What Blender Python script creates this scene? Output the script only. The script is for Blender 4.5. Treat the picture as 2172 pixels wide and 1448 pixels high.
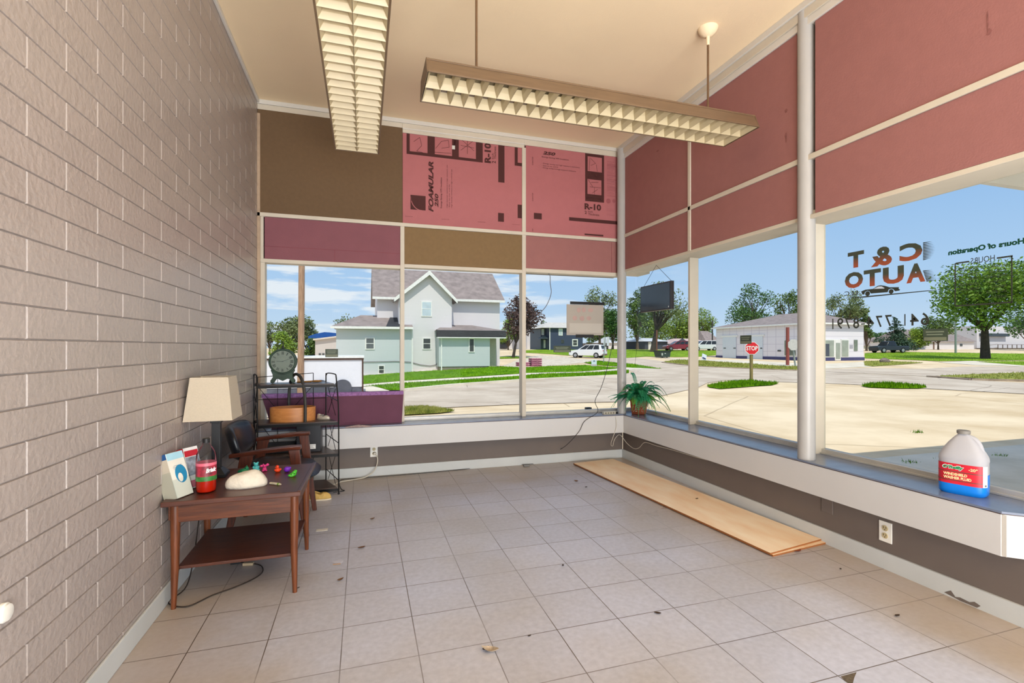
import bpy, bmesh, math, random
from mathutils import Vector, Matrix
from math import sin, cos, pi, radians
random.seed(7)
for o in list(bpy.data.objects): bpy.data.objects.remove(o, do_unlink=True)
scene = bpy.context.scene
COL = scene.collection

# ---------------------------------------------------------------- camera
F, YAW, HC, CX, CY = 1037.4, 0.3045, 1.263, 1097.0, 736.4      # focal in px of the 2172x1448 frame
cam_d = bpy.data.cameras.new('camera')
cam = bpy.data.objects.new('camera', cam_d); COL.objects.link(cam)
cam.location = (0, 0, HC); cam.rotation_euler = (pi/2, 0, -YAW)
cam_d.sensor_width = 36; cam_d.sensor_fit = 'HORIZONTAL'; cam_d.lens = F/2172*36
cam_d.shift_x = (1086-CX)/2172; cam_d.shift_y = (CY-724)/2172
cam_d.clip_start = 0.05; cam_d.clip_end = 600
scene.camera = cam

# ---------------------------------------------------------------- colour management
vs = scene.view_settings
vs.view_transform = 'Standard'; vs.look = 'None'; vs.gamma = 1; vs.exposure = 0.0
vs.use_curve_mapping = False

# ---------------------------------------------------------------- sky
W = bpy.data.worlds.new('sky'); scene.world = W; W.use_nodes = True
nt = W.node_tree; nt.nodes.clear()
def N(nt, t, **k):
    n = nt.nodes.new(t)
    for a, b in k.items(): setattr(n, a, b)
    return n
def sc(r, g, b, a=1.0):
    f = lambda c: (c/255/12.92) if c/255 <= .04045 else ((c/255+.055)/1.055)**2.4
    return (f(r), f(g), f(b), a)
out = N(nt, 'ShaderNodeOutputWorld'); bg = N(nt, 'ShaderNodeBackground')
tc = N(nt, 'ShaderNodeTexCoord'); sep = N(nt, 'ShaderNodeSeparateXYZ')
nt.links.new(tc.outputs['Generated'], sep.inputs[0])
rmp = N(nt, 'ShaderNodeValToRGB')
rmp.color_ramp.elements[0].position = 0.0; rmp.color_ramp.elements[0].color = sc(205, 224, 243)
e = rmp.color_ramp.elements.new(.10); e.color = sc(180, 211, 244)
e = rmp.color_ramp.elements.new(.30); e.color = sc(146, 189, 238)
rmp.color_ramp.elements[-1].position = 1.0; rmp.color_ramp.elements[-1].color = sc(95, 145, 215)
nt.links.new(sep.outputs['Z'], rmp.inputs[0])
mp = N(nt, 'ShaderNodeMapping'); mp.inputs['Scale'].default_value = (4.5, 4.5, 30.0); mp.inputs['Location'].default_value = (2.3, .4, .35)
nt.links.new(tc.outputs['Generated'], mp.inputs[0])
nz = N(nt, 'ShaderNodeTexNoise'); nz.inputs['Scale'].default_value = 1.25; nz.inputs['Detail'].default_value = 6; nz.inputs['Roughness'].default_value = .55
nt.links.new(mp.outputs[0], nz.inputs[0])
cr = N(nt, 'ShaderNodeValToRGB'); cr.color_ramp.elements[0].position = .46; cr.color_ramp.elements[1].position = .56
cr.color_ramp.elements[0].color = (0, 0, 0, 1); cr.color_ramp.elements[1].color = (1, 1, 1, 1)
nt.links.new(nz.outputs[0], cr.inputs[0])
dirm = N(nt, 'ShaderNodeMapRange'); dirm.inputs['From Min'].default_value = .62; dirm.inputs['From Max'].default_value = .25
nt.links.new(sep.outputs['X'], dirm.inputs['Value'])          # clouds stand in the north-western part of the sky
elm = N(nt, 'ShaderNodeMapRange'); elm.inputs['From Min'].default_value = .0; elm.inputs['From Max'].default_value = .05
nt.links.new(sep.outputs['Z'], elm.inputs['Value'])
m1 = N(nt, 'ShaderNodeMath', operation='MULTIPLY'); m2 = N(nt, 'ShaderNodeMath', operation='MULTIPLY')
nt.links.new(cr.outputs[0], m1.inputs[0]); nt.links.new(dirm.outputs[0], m1.inputs[1])
nt.links.new(m1.outputs[0], m2.inputs[0]); nt.links.new(elm.outputs[0], m2.inputs[1])
m3 = N(nt, 'ShaderNodeMath', operation='MULTIPLY'); m3.inputs[1].default_value = .9
nt.links.new(m2.outputs[0], m3.inputs[0])
mx = N(nt, 'ShaderNodeMixRGB'); mx.inputs[2].default_value = sc(240, 244, 250)
nt.links.new(m3.outputs[0], mx.inputs[0]); nt.links.new(rmp.outputs[0], mx.inputs[1])
nt.links.new(mx.outputs[0], bg.inputs[0]); nt.links.new(bg.outputs[0], out.inputs[0])
bg.inputs[1].default_value = 1.0

# ---------------------------------------------------------------- sun, and fill lamps added behind the camera
sun_d = bpy.data.lights.new('sun', 'SUN'); sun_d.energy = 3.5; sun_d.angle = radians(.6); sun_d.color = (1, .93, .82)
sun = bpy.data.objects.new('sun', sun_d); COL.objects.link(sun)
sun.rotation_euler = Vector((.14, 2.1, -3.4)).to_track_quat('-Z', 'Y').to_euler()
def area(name, loc, direction, sx, sy, power, color):
    d = bpy.data.lights.new(name, 'AREA'); d.shape = 'RECTANGLE'; d.size = sx; d.size_y = sy; d.energy = power; d.color = color
    o = bpy.data.objects.new(name, d); COL.objects.link(o); o.location = loc
    o.rotation_euler = Vector(direction).to_track_quat('-Z', 'Y').to_euler(); return o
area('added_rear_fill', (.9, -3.3, 1.6), (0, 1, .42), 3.4, 2.2, 150, (.80, .90, 1))  # added cool fill lamp behind the camera, brightens the room
area('added_ceiling_fill', (.9, -1.9, .12), (0, .45, 1), 3.2, 2.4, 530, (1, .97, .93))  # added low lamp aimed upwards to brighten the ceiling
area('added_side_fill', (3.0, -1.4, 1.5), (-1, .25, 0), 2.6, 1.6, 30, (.88, .94, 1))  # added weak fill lamp from the right, out of view

# ---------------------------------------------------------------- helpers
def ray(px, py):
    a = (px-CX)/F; c, s = cos(YAW), sin(YAW)
    return Vector((c*a+s, c-s*a, -(py-CY)/F))
O = Vector((0, 0, HC))
def PX(px, py, X): r = ray(px, py); return O+r*(X/r.x)
def PY(px, py, Y): r = ray(px, py); return O+r*(Y/r.y)
def PZ(px, py, Z): r = ray(px, py); return O+r*((Z-HC)/r.z)
def PD(px, py, d): return O+ray(px, py)*d
def sm(t): t = max(0, min(1, t)); return t*t*(3-2*t)
def H(x, y):                                   # height of the ground outside
    d = sin(YAW)*x+cos(YAW)*y
    h = -.4 + .3*sm((d-34)/20) + (max(0, min(30, d-61))*.033)
    w = sm((y-20)/10)*sm((14-x)/5)*sm((46-y)/6)
    return h + w*(max(-.34, min(.20, .055*(x-5.4))) - .3*sm((d-34)/20)*.8)
def GP(px, py):                                # where the sight line meets the ground
    r = ray(px, py); t = 6.0; stp = .5
    while t < 400:
        p = O+r*t
        if p.z < H(p.x, p.y): break
        t += stp
        if t > 60: stp = 1
    lo, hi = t-stp, t
    for _ in range(18):
        m = (lo+hi)/2; p = O+r*m
        if p.z < H(p.x, p.y): hi = m
        else: lo = m
    return O+r*hi

WMX = {}
def tag(o, label=None, cat=None, group=None, kind=None):
    if label: o['label'] = label
    if cat: o['category'] = cat
    if group: o['group'] = group
    if kind: o['kind'] = kind
    return o
def thing(name, label, cat, loc=(0, 0, 0), rz=0, group=None):
    o = bpy.data.objects.new(name, None); COL.objects.link(o); o.empty_display_size = .1
    o.location = loc; o.rotation_euler = (0, 0, rz)
    WMX[o] = Matrix.Translation(Vector(loc)) @ Matrix.Rotation(rz, 4, 'Z')
    return tag(o, label, cat, group)

class MB:
    def __init__(s): s.v = []; s.f = []; s.m = []
    def add(s, vs_, fs, m=0, M=None):
        b = len(s.v)
        s.v += [(M @ Vector(v)) if M else Vector(v) for v in vs_]
        s.f += [[b+i for i in f] for f in fs]; s.m += [m]*len(fs); return s
    def box(s, x0, x1, y0, y1, z0, z1, m=0, M=None):
        return s.add([(x0,y0,z0),(x1,y0,z0),(x1,y1,z0),(x0,y1,z0),(x0,y0,z1),(x1,y0,z1),(x1,y1,z1),(x0,y1,z1)],
            [(0,3,2,1),(4,5,6,7),(0,1,5,4),(1,2,6,5),(2,3,7,6),(3,0,4,7)], m, M)
    def hexa(s, b, t, m=0, M=None):            # bottom quad, top quad (both counter-clockwise seen from above)
        return s.add(list(b)+list(t), [(3,2,1,0),(4,5,6,7),(0,1,5,4),(1,2,6,5),(2,3,7,6),(3,0,4,7)], m, M)
    def bar(s, a, b, w, h, m=0, up=(0, 0, 1)): # rectangular bar from a to b
        a, b = Vector(a), Vector(b); d = (b-a).normalized(); u = Vector(up)
        if abs(d.dot(u)) > .98: u = Vector((0, 1, 0))
        x = d.cross(u).normalized(); y = x.cross(d).normalized()
        r = [x*w/2+y*h/2, -x*w/2+y*h/2, -x*w/2-y*h/2, x*w/2-y*h/2]
        return s.add([a+q for q in r]+[b+q for q in r], [(0,1,2,3),(7,6,5,4),(0,4,5,1),(1,5,6,2),(2,6,7,3),(3,7,4,0)], m)
    def tube(s, pts, r, n=8, m=0, cap=True):
        pts = [Vector(p) for p in pts]; rs = r if isinstance(r, (list, tuple)) else [r]*len(pts)
        b = len(s.v); prev = None
        for i, p in enumerate(pts):
            d = (pts[min(i+1, len(pts)-1)]-pts[max(i-1, 0)]).normalized()
            if prev is None:
                u = Vector((0, 0, 1)) if abs(d.z) < .9 else Vector((1, 0, 0)); x = d.cross(u).normalized()
            else: x = (prev-d*prev.dot(d)).normalized()
            prev = x; y = d.cross(x)
            s.v += [p+(x*cos(2*pi*k/n)+y*sin(2*pi*k/n))*rs[i] for k in range(n)]
        for i in range(len(pts)-1):
            for k in range(n):
                s.f.append([b+i*n+k, b+i*n+(k+1)%n, b+(i+1)*n+(k+1)%n, b+(i+1)*n+k]); s.m.append(m)
        if cap:
            s.f.append([b+k for k in range(n)][::-1]); s.f.append([b+(len(pts)-1)*n+k for k in range(n)]); s.m += [m, m]
        return s
    def lathe(s, prof, c=(0, 0, 0), n=24, m=0, sx=1, sy=1, M=None, pw=None):
        b = len(s.v); c = Vector(c)
        def P(r, z, k):
            t = 2*pi*k/n; ct, st = cos(t), sin(t)
            if pw: ct = math.copysign(abs(ct)**pw, ct); st = math.copysign(abs(st)**pw, st)
            v = c+Vector((r*ct*sx, r*st*sy, z)); return M @ v if M else v
        for r, z in prof: s.v += [P(r, z, k) for k in range(n)]
        for i in range(len(prof)-1):
            for k in range(n):
                s.f.append([b+i*n+k, b+i*n+(k+1)%n, b+(i+1)*n+(k+1)%n, b+(i+1)*n+k]); s.m.append(m)
        s.f.append([b+k for k in range(n)][::-1]); s.f.append([b+(len(prof)-1)*n+k for k in range(n)]); s.m += [m, m]
        return s
    def ell(s, c, r, n=14, q=9, m=0, M=None):
        pr = [(max(.001, sin(pi*i/(q))), -cos(pi*i/q)) for i in range(q+1)]
        b = len(s.v); c = Vector(c)
        for pr_, pz in pr:
            for k in range(n):
                v = Vector((r[0]*pr_*cos(2*pi*k/n), r[1]*pr_*sin(2*pi*k/n), r[2]*pz))
                s.v.append(c+(M @ v if M else v))
        for i in range(q):
            for k in range(n):
                s.f.append([b+i*n+k, b+i*n+(k+1)%n, b+(i+1)*n+(k+1)%n, b+(i+1)*n+k]); s.m.append(m)
        return s
    def prism(s, poly, d, m=0, M=None):        # planar outline swept by vector d
        n = len(poly); poly = [Vector(p) for p in poly]; d = Vector(d)
        return s.add(poly+[p+d for p in poly], [list(range(n))[::-1], list(range(n, 2*n))]+[[i, (i+1)%n, n+(i+1)%n, n+i] for i in range(n)], m, M)
    def quad(s, a, b, c, d, m=0): return s.add([a, b, c, d], [(0, 1, 2, 3)], m)
    def build(s, name, mats, parent=None, smooth=False, bevel=0, world=True, fixn=True, sub=0, angle=40):
        if not isinstance(mats, (list, tuple)): mats = [mats]
        loc = Vector((0, 0, 0))
        if parent is None:
            xs = [v.x for v in s.v]; ys = [v.y for v in s.v]; zs = [v.z for v in s.v]
            loc = Vector(((min(xs)+max(xs))/2, (min(ys)+max(ys))/2, min(zs))); vv = [v-loc for v in s.v]
        elif world: I = WMX[parent].inverted(); vv = [I @ v for v in s.v]
        else: vv = s.v
        me = bpy.data.meshes.new(name); me.from_pydata([tuple(v) for v in vv], [], s.f)
        for mt in mats: me.materials.append(mt)
        me.polygons.foreach_set('material_index', s.m)
        if fixn:
            bm = bmesh.new(); bm.from_mesh(me); bmesh.ops.recalc_face_normals(bm, faces=bm.faces); bm.to_mesh(me); bm.free()
        if smooth:
            me.polygons.foreach_set('use_smooth', [True]*len(me.polygons))
        me.update()
        o = bpy.data.objects.new(name, me); COL.objects.link(o); o.location = loc
        if parent is not None: o.parent = parent; WMX[o] = WMX[parent]
        else: WMX[o] = Matrix.Translation(loc)
        if smooth and not sub:
            try: me.set_sharp_from_angle(angle=radians(angle))
            except Exception: pass
        if bevel:
            b = o.modifiers.new('bevel', 'BEVEL'); b.width = bevel; b.segments = 2; b.limit_method = 'ANGLE'; b.angle_limit = radians(40)
        if sub:
            b = o.modifiers.new('sub', 'SUBSURF'); b.levels = sub; b.render_levels = sub
        return o

def copy_tree(o, parent=None):
    c = o.copy(); COL.objects.link(c)
    if parent is not None: c.parent = parent
    for ch in [k for k in bpy.data.objects if k.parent == o]: copy_tree(ch, c)
    return c

# ---------------------------------------------------------------- materials
MATS = {}
def mat(name, col, rough=.6, metal=0.0, var=.08, scale=8.0, bump=0.0, bscale=60.0, spec=.5, trans=0.0, ior=1.45, sss=0, coat=0, stretch=None, detail=4, col2=None):
    if name in MATS: return MATS[name]
    m = bpy.data.materials.new(name); m.use_nodes = True; t = m.node_tree; p = t.nodes['Principled BSDF']
    c = col if len(col) == 4 else sc(*col)
    c2 = (sc(*col2) if col2 else tuple(min(1, q*(1+var)) for q in c[:3])+(1,)); c1 = tuple(q*(1-var) for q in c[:3])+(1,) if not col2 else c
    tcn = N(t, 'ShaderNodeTexCoord'); nzn = N(t, 'ShaderNodeTexNoise'); nzn.inputs['Scale'].default_value = scale; nzn.inputs['Detail'].default_value = detail
    src = tcn.outputs['Object']
    if stretch:
        mpn = N(t, 'ShaderNodeMapping'); mpn.inputs['Scale'].default_value = stretch; t.links.new(src, mpn.inputs[0]); src = mpn.outputs[0]
    t.links.new(src, nzn.inputs[0])
    rp = N(t, 'ShaderNodeValToRGB'); rp.color_ramp.elements[0].position = .3; rp.color_ramp.elements[1].position = .7
    rp.color_ramp.elements[0].color = c1; rp.color_ramp.elements[1].color = c2
    t.links.new(nzn.outputs[0], rp.inputs[0]); t.links.new(rp.outputs[0], p.inputs['Base Color'])
    p.inputs['Roughness'].default_value = rough; p.inputs['Metallic'].default_value = metal; p.inputs['Specular IOR Level'].default_value = spec
    p.inputs['IOR'].default_value = ior
    if trans: p.inputs['Transmission Weight'].default_value = trans
    if sss: p.inputs['Subsurface Weight'].default_value = sss; p.inputs['Subsurface Radius'].default_value = (.02, .02, .02)
    if coat: p.inputs['Coat Weight'].default_value = coat; p.inputs['Coat Roughness'].default_value = .15
    if bump:
        n2 = N(t, 'ShaderNodeTexNoise'); n2.inputs['Scale'].default_value = bscale; n2.inputs['Detail'].default_value = 5; t.links.new(src, n2.inputs[0])
        bp = N(t, 'ShaderNodeBump'); bp.inputs['Strength'].default_value = bump; bp.inputs['Distance'].default_value = .01
        t.links.new(n2.outputs[0], bp.inputs['Height']); t.links.new(bp.outputs[0], p.inputs['Normal'])
    MATS[name] = m; return m
def wood(name, c1, c2, axis='X', rough=.35, s=6, coat=0):
    st = {'X': (1.2, 16, 16), 'Y': (16, 1.2, 16), 'Z': (16, 16, 1.2)}[axis]
    return mat(name, c1, rough, col2=c2, scale=s, stretch=st, bump=.08, bscale=20, detail=6, coat=coat)
def glassmat(name, tint=(1, 1, 1, 1), refl=.05):
    m = bpy.data.materials.new(name); m.use_nodes = True; t = m.node_tree; t.nodes.clear()
    o = N(t, 'ShaderNodeOutputMaterial'); mxs = N(t, 'ShaderNodeMixShader'); tr = N(t, 'ShaderNodeBsdfTransparent'); gl = N(t, 'ShaderNodeBsdfGlossy')
    tr.inputs[0].default_value = tint; gl.inputs['Roughness'].default_value = .01
    lw = N(t, 'ShaderNodeLayerWeight'); lw.inputs['Blend'].default_value = .12
    ml = N(t, 'ShaderNodeMath', operation='MULTIPLY'); ml.inputs[1].default_value = refl*8
    nzn = N(t, 'ShaderNodeTexNoise'); nzn.inputs['Scale'].default_value = .6
    m4 = N(t, 'ShaderNodeMath', operation='MULTIPLY')
    t.links.new(lw.outputs['Fresnel'], ml.inputs[0]); t.links.new(ml.outputs[0], m4.inputs[0]); t.links.new(nzn.outputs[0], m4.inputs[1])
    t.links.new(m4.outputs[0], mxs.inputs[0])
    t.links.new(tr.outputs[0], mxs.inputs[1]); t.links.new(gl.outputs[0], mxs.inputs[2]); t.links.new(mxs.outputs[0], o.inputs[0])
    return m

def text_part(s, name, m, parent, c, ux, uy, w, h, bold=0.0, shear=0.0, off=.0006, spacing=1.0):
    """letters as a thin mesh fitted to a w x h box centred on c"""
    cu = bpy.data.curves.new('t', 'FONT'); cu.body = s; cu.size = 1; cu.offset = bold; cu.shear = shear; cu.space_character = spacing
    cu.resolution_u = 3
    tmp = bpy.data.objects.new('t', cu); me = bpy.data.meshes.new_from_object(tmp)
    bpy.data.objects.remove(tmp); bpy.data.curves.remove(cu)
    vs_ = [v.co.copy() for v in me.vertices]
    x0, x1 = min(v.x for v in vs_), max(v.x for v in vs_); y0, y1 = min(v.y for v in vs_), max(v.y for v in vs_)
    ux, uy = Vector(ux).normalized(), Vector(uy).normalized(); nrm = ux.cross(uy); c = Vector(c)
    mb = MB()
    mb.add([c+ux*((v.x-(x0+x1)/2)/(x1-x0)*w)+uy*((v.y-(y0+y1)/2)/(y1-y0)*h)+nrm*off for v in vs_], [list(p.vertices) for p in me.polygons])
    bpy.data.meshes.remove(me)
    return mb.build(name, m, parent, fixn=False)
def lines_mb(mb, segs, c, ux, uy, t, off=.0008, m=0):
    """drawn strokes: each segment (x0,y0,x1,y1) in metres on the plane ux, uy at c"""
    ux, uy, c = Vector(ux), Vector(uy), Vector(c); n = ux.cross(uy)
    for x0, y0, x1, y1 in segs:
        a = c+ux*x0+uy*y0+n*off; b = c+ux*x1+uy*y1+n*off; d = (b-a)
        if d.length < 1e-6: continue
        p = n.cross(d.normalized())*t/2
        mb.quad(a-p, b-p, b+p, a+p, m)
    return mb
# ================================================================ ROOM
XL, XR, YB, ZC = -.93, 2.76, 5.0, 3.54
TINT_WHITE = mat('white_paint', (212, 208, 200), .45, var=.03, scale=3, bump=.05)
CREAM = mat('cream_paint', (204, 195, 178), .5, var=.05, scale=4, bump=.06)
FASCIA = mat('fascia_paint', (204, 203, 202), .4, var=.03, scale=2, bump=.04)
TAUPE = mat('taupe_low_wall', (108, 98, 92), .6, var=.05, scale=3, bump=.1, bscale=25)
BLOCK = mat('block_wall_paint', (168, 157, 151), .33, var=.04, scale=5, bump=.35, bscale=45)
CEIL = mat('ceiling_paint', (246, 224, 188), .75, var=.03, scale=1.2, bump=.1, bscale=90)
DARKEDGE = mat('dark_brown_edge', (70, 45, 32), .5)
SILLTOP = mat('slate_laminate', (112, 122, 142), .22, var=.12, scale=6, bump=.03)
BASEB = mat('baseboard_vinyl', (196, 200, 200), .4, var=.05, scale=3, bump=.03)
PIPE = mat('pipe_paint', (170, 168, 165), .35, var=.04, scale=5)

def tile_mat():
    m = bpy.data.materials.new('floor_tiles'); m.use_nodes = True; t = m.node_tree; p = t.nodes['Principled BSDF']
    g = N(t, 'ShaderNodeNewGeometry'); s = N(t, 'ShaderNodeSeparateXYZ'); t.links.new(g.outputs['Position'], s.inputs[0])
    def M_(op, a, b=None):
        n = N(t, 'ShaderNodeMath', operation=op)
        for i, q in enumerate((a, b)):
            if q is None: continue
            if isinstance(q, (int, float)): n.inputs[i].default_value = q
            else: t.links.new(q, n.inputs[i])
        return n.outputs[0]
    def line(o, off):
        u = M_('DIVIDE', M_('SUBTRACT', o, off), .3048); fr = M_('FRACT', M_('ADD', u, 100.5)); return M_('ABSOLUTE', M_('SUBTRACT', fr, .5)), M_('FLOOR', M_('ADD', u, 100.0))
    lx, ix = line(s.outputs['X'], -.088); ly, iy = line(s.outputs['Y'], 1.7296)
    d = M_('MINIMUM', lx, ly)
    cell = M_('ADD', M_('MULTIPLY', ix, 13.17), M_('MULTIPLY', iy, 7.31))
    wn = N(t, 'ShaderNodeTexWhiteNoise', noise_dimensions='1D'); t.links.new(cell, wn.inputs['W'])
    n1 = N(t, 'ShaderNodeTexNoise'); n1.inputs['Scale'].default_value = 1.1; n1.inputs['Detail'].default_value = 8; t.links.new(g.outputs['Position'], n1.inputs[0])
    n2 = N(t, 'ShaderNodeTexNoise'); n2.inputs['Scale'].default_value = 38; n2.inputs['Detail'].default_value = 5; t.links.new(g.outputs['Position'], n2.inputs[0])
    n3 = N(t, 'ShaderNodeTexNoise'); n3.inputs['Scale'].default_value = 9; n3.inputs['Detail'].default_value = 9; n3.inputs['Roughness'].default_value = .75; t.links.new(g.outputs['Position'], n3.inputs[0])
    base = N(t, 'ShaderNodeValToRGB'); base.color_ramp.elements[0].position = .34; base.color_ramp.elements[0].color = sc(182, 178, 178)
    base.color_ramp.elements[1].position = .6; base.color_ramp.elements[1].color = sc(192, 195, 210); t.links.new(n1.outputs[0], base.inputs[0])
    mixt = N(t, 'ShaderNodeMixRGB', blend_type='MULTIPLY'); mixt.inputs[0].default_value = 1
    mr = N(t, 'ShaderNodeMapRange'); mr.inputs['To Min'].default_value = .95; mr.inputs['To Max'].default_value = 1.03; t.links.new(wn.outputs['Value'], mr.inputs['Value'])
    t.links.new(base.outputs[0], mixt.inputs[1]); t.links.new(mr.outputs[0], mixt.inputs[2])
    mr2 = N(t, 'ShaderNodeMapRange'); mr2.inputs['From Min'].default_value = .3; mr2.inputs['From Max'].default_value = .7; mr2.inputs['To Min'].default_value = .9; mr2.inputs['To Max'].default_value = 1.06; t.links.new(n2.outputs[0], mr2.inputs['Value'])
    mix2 = N(t, 'ShaderNodeMixRGB', blend_type='MULTIPLY'); mix2.inputs[0].default_value = 1; t.links.new(mixt.outputs[0], mix2.inputs[1]); t.links.new(mr2.outputs[0], mix2.inputs[2])
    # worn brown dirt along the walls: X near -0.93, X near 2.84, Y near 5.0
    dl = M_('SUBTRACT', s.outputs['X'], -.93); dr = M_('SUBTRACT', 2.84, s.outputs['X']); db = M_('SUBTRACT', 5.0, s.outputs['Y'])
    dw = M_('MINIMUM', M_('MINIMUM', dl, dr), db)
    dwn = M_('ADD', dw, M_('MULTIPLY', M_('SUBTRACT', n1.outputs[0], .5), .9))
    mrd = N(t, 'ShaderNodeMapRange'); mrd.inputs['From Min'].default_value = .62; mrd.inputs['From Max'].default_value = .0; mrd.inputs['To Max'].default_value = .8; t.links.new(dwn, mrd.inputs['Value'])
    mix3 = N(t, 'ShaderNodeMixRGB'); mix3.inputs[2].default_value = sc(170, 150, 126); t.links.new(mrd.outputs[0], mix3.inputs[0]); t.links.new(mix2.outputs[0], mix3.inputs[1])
    spk = N(t, 'ShaderNodeValToRGB'); spk.color_ramp.elements[0].position = .70; spk.color_ramp.elements[0].color = (0, 0, 0, 1); spk.color_ramp.elements[1].position = .76; spk.color_ramp.elements[1].color = (1, 1, 1, 1)
    t.links.new(n3.outputs[0], spk.inputs[0])
    mix4 = N(t, 'ShaderNodeMixRGB'); mix4.inputs[2].default_value = sc(110, 95, 82); t.links.new(M_('MULTIPLY', spk.outputs[0], .6), mix4.inputs[0]); t.links.new(mix3.outputs[0], mix4.inputs[1])
    # joints, darker where dirt has settled
    j = N(t, 'ShaderNodeMapRange'); j.inputs['From Min'].default_value = .0085; j.inputs['From Max'].default_value = .0045; t.links.new(d, j.inputs['Value'])
    jv = N(t, 'ShaderNodeMapRange'); jv.inputs['From Min'].default_value = .36; jv.inputs['From Max'].default_value = .52; jv.inputs['To Min'].default_value = .35; t.links.new(n1.outputs[0], jv.inputs['Value'])
    mix5 = N(t, 'ShaderNodeMixRGB'); mix5.inputs[2].default_value = sc(92, 80, 68); t.links.new(M_('MULTIPLY', j.outputs[0], jv.outputs[0]), mix5.inputs[0]); t.links.new(mix4.outputs[0], mix5.inputs[1])
    t.links.new(mix5.outputs[0], p.inputs['Base Color'])
    rr = N(t, 'ShaderNodeMapRange'); rr.inputs['To Min'].default_value = .20; rr.inputs['To Max'].default_value = .46; t.links.new(n1.outputs[0], rr.inputs['Value']); t.links.new(rr.outputs[0], p.inputs['Roughness'])
    bp = N(t, 'ShaderNodeBump'); bp.inputs['Strength'].default_value = .12; bp.inputs['Distance'].default_value = .004; t.links.new(n2.outputs[0], bp.inputs['Height']); t.links.new(bp.outputs[0], p.inputs['Normal'])
    return m
MB().box(-1.1, 3.3, -3.6, 5.08, -.3, 0).build('floor', tile_mat())['kind'] = 'structure'
MB().box(-1.1, 3.32, -3.7, 5.25, ZC, 3.95).build('ceiling', CEIL)['kind'] = 'structure'

# left wall: painted concrete blocks 4 x 16 inches with tooled joints
w = MB(); RH, BW, y0, z0 = .0979, .3954, 1.776, 2.1668-22*.0979
k = 0
zk = z0
w.box(-1.1, XL-.006, -3.6, 5.25, 0, ZC)
while zk < ZC:
    par = (k % 2 == 1)
    yy = y0 + (0 if par else BW/2) - 14*BW
    za, zb = max(0, zk), min(ZC, zk+RH)
    while yy < 5.06:
        ya, yb = yy, min(5.08, yy+BW)
        if zb-za > .02 and yb-ya > .03:
            g, q, d = .0018, .0028, .0055
            a0, a1, b0, b1 = ya+g, yb-g, za+g*.7, zb-g*.7
            A = [(XL-d, a0, b0), (XL-d, a1, b0), (XL-d, a1, b1), (XL-d, a0, b1)]
            B = [(XL, a0+q, b0+q*.7), (XL, a1-q, b0+q*.7), (XL, a1-q, b1-q*.7), (XL, a0+q, b1-q*.7)]
            w.add(A+B, [(4, 5, 6, 7), (0, 1, 5, 4), (1, 2, 6, 5), (2, 3, 7, 6), (3, 0, 4, 7)])
        yy += BW
    zk += RH; k += 1
w.build('wall_left', BLOCK)['kind'] = 'structure'
MB().box(XL, XL+.012, -3.6, 5.0, 0, .095).build('baseboard_left', BASEB, bevel=.004)['kind'] = 'structure'
MB().box(XL, XL+.02, -3.6, 5.0, ZC-.035, ZC).build('trim_1', TINT_WHITE, bevel=.004)['kind'] = 'structure'

# low walls under the window benches
MB().box(XL, 2.84, YB, 5.25, 0, .33).build('wall_back', TAUPE)['kind'] = 'structure'
MB().prism([(2.845, 5.0, 0), (3.2, 5.0, 0), (3.2, 1.0, 0), (3.02, 1.24, 0), (2.845, 1.40, 0)], (0, 0, .33)).build('wall_right', TAUPE)['kind'] = 'structure'
MB().box(XL, 2.83, YB-.012, YB, 0, .095).build('baseboard_back', BASEB, bevel=.003)['kind'] = 'structure'
MB().prism([(2.832, 5.0, 0), (2.845, 5.0, 0), (2.845, 1.40, 0), (3.02, 1.24, 0), (3.01, 1.228, 0), (2.832, 1.392, 0)], (0, 0, .095)).build('baseboard_right', BASEB)['kind'] = 'structure'
# boxed benches: white face, slate top with a dark edge
def bench(name, poly, facepoly):
    b = MB(); b.prism([(x, y, .315) for x, y in poly], (0, 0, .19), 0)
    b.prism([(x, y, .505) for x, y in poly], (0, 0, .005), 1)
    b.prism([(x, y, .510) for x, y in facepoly], (0, 0, .010), 2)
    o = b.build(name, [FASCIA, DARKEDGE, SILLTOP]); o['kind'] = 'structure'; return o
bench('trim_2', [(XL, 4.84), (2.76, 4.84), (2.76, 5.24), (XL, 5.24)], [(XL, 4.837), (2.757, 4.837), (2.757, 5.24), (XL, 5.24)])
bench('trim_3', [(2.76, 5.24), (2.76, 1.46), (2.99, 1.25), (3.2, .95), (3.2, 5.24)], [(2.757, 5.24), (2.757, 1.455), (2.99, 1.243), (3.2, .94), (3.2, 5.24)])
MB().box(2.762, 2.764, 1.44, 1.46, .318, .505).build('trim_4', TINT_WHITE)['kind'] = 'structure'
# crown strips round the ceiling
b = MB(); b.box(XL, 2.76, 4.985, 5.25, 3.50, ZC); b.box(.372, 1.65, 4.994, 5.25, 3.405, 3.50, 1); b.box(1.65, 2.77, 4.994, 5.25, 3.44, 3.50, 1); b.box(XL, .372, 4.996, 5.25, 3.452, 3.50, 1); b.box(.372, 1.65, 4.986, 5.0, 3.44, 3.452)
b.build('trim_5', [TINT_WHITE, CREAM], bevel=.003)['kind'] = 'structure'
b = MB(); b.box(2.76, 3.2, 1.0, 5.2, 3.495, ZC); b.box(2.775, 3.2, 1.0, 5.2, 3.435, 3.495, 1); b.box(2.787, 3.2, 1.0, 5.2, 3.385, 3.435)
b.build('trim_6', [TINT_WHITE, CREAM], bevel=.003)['kind'] = 'structure'

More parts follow.
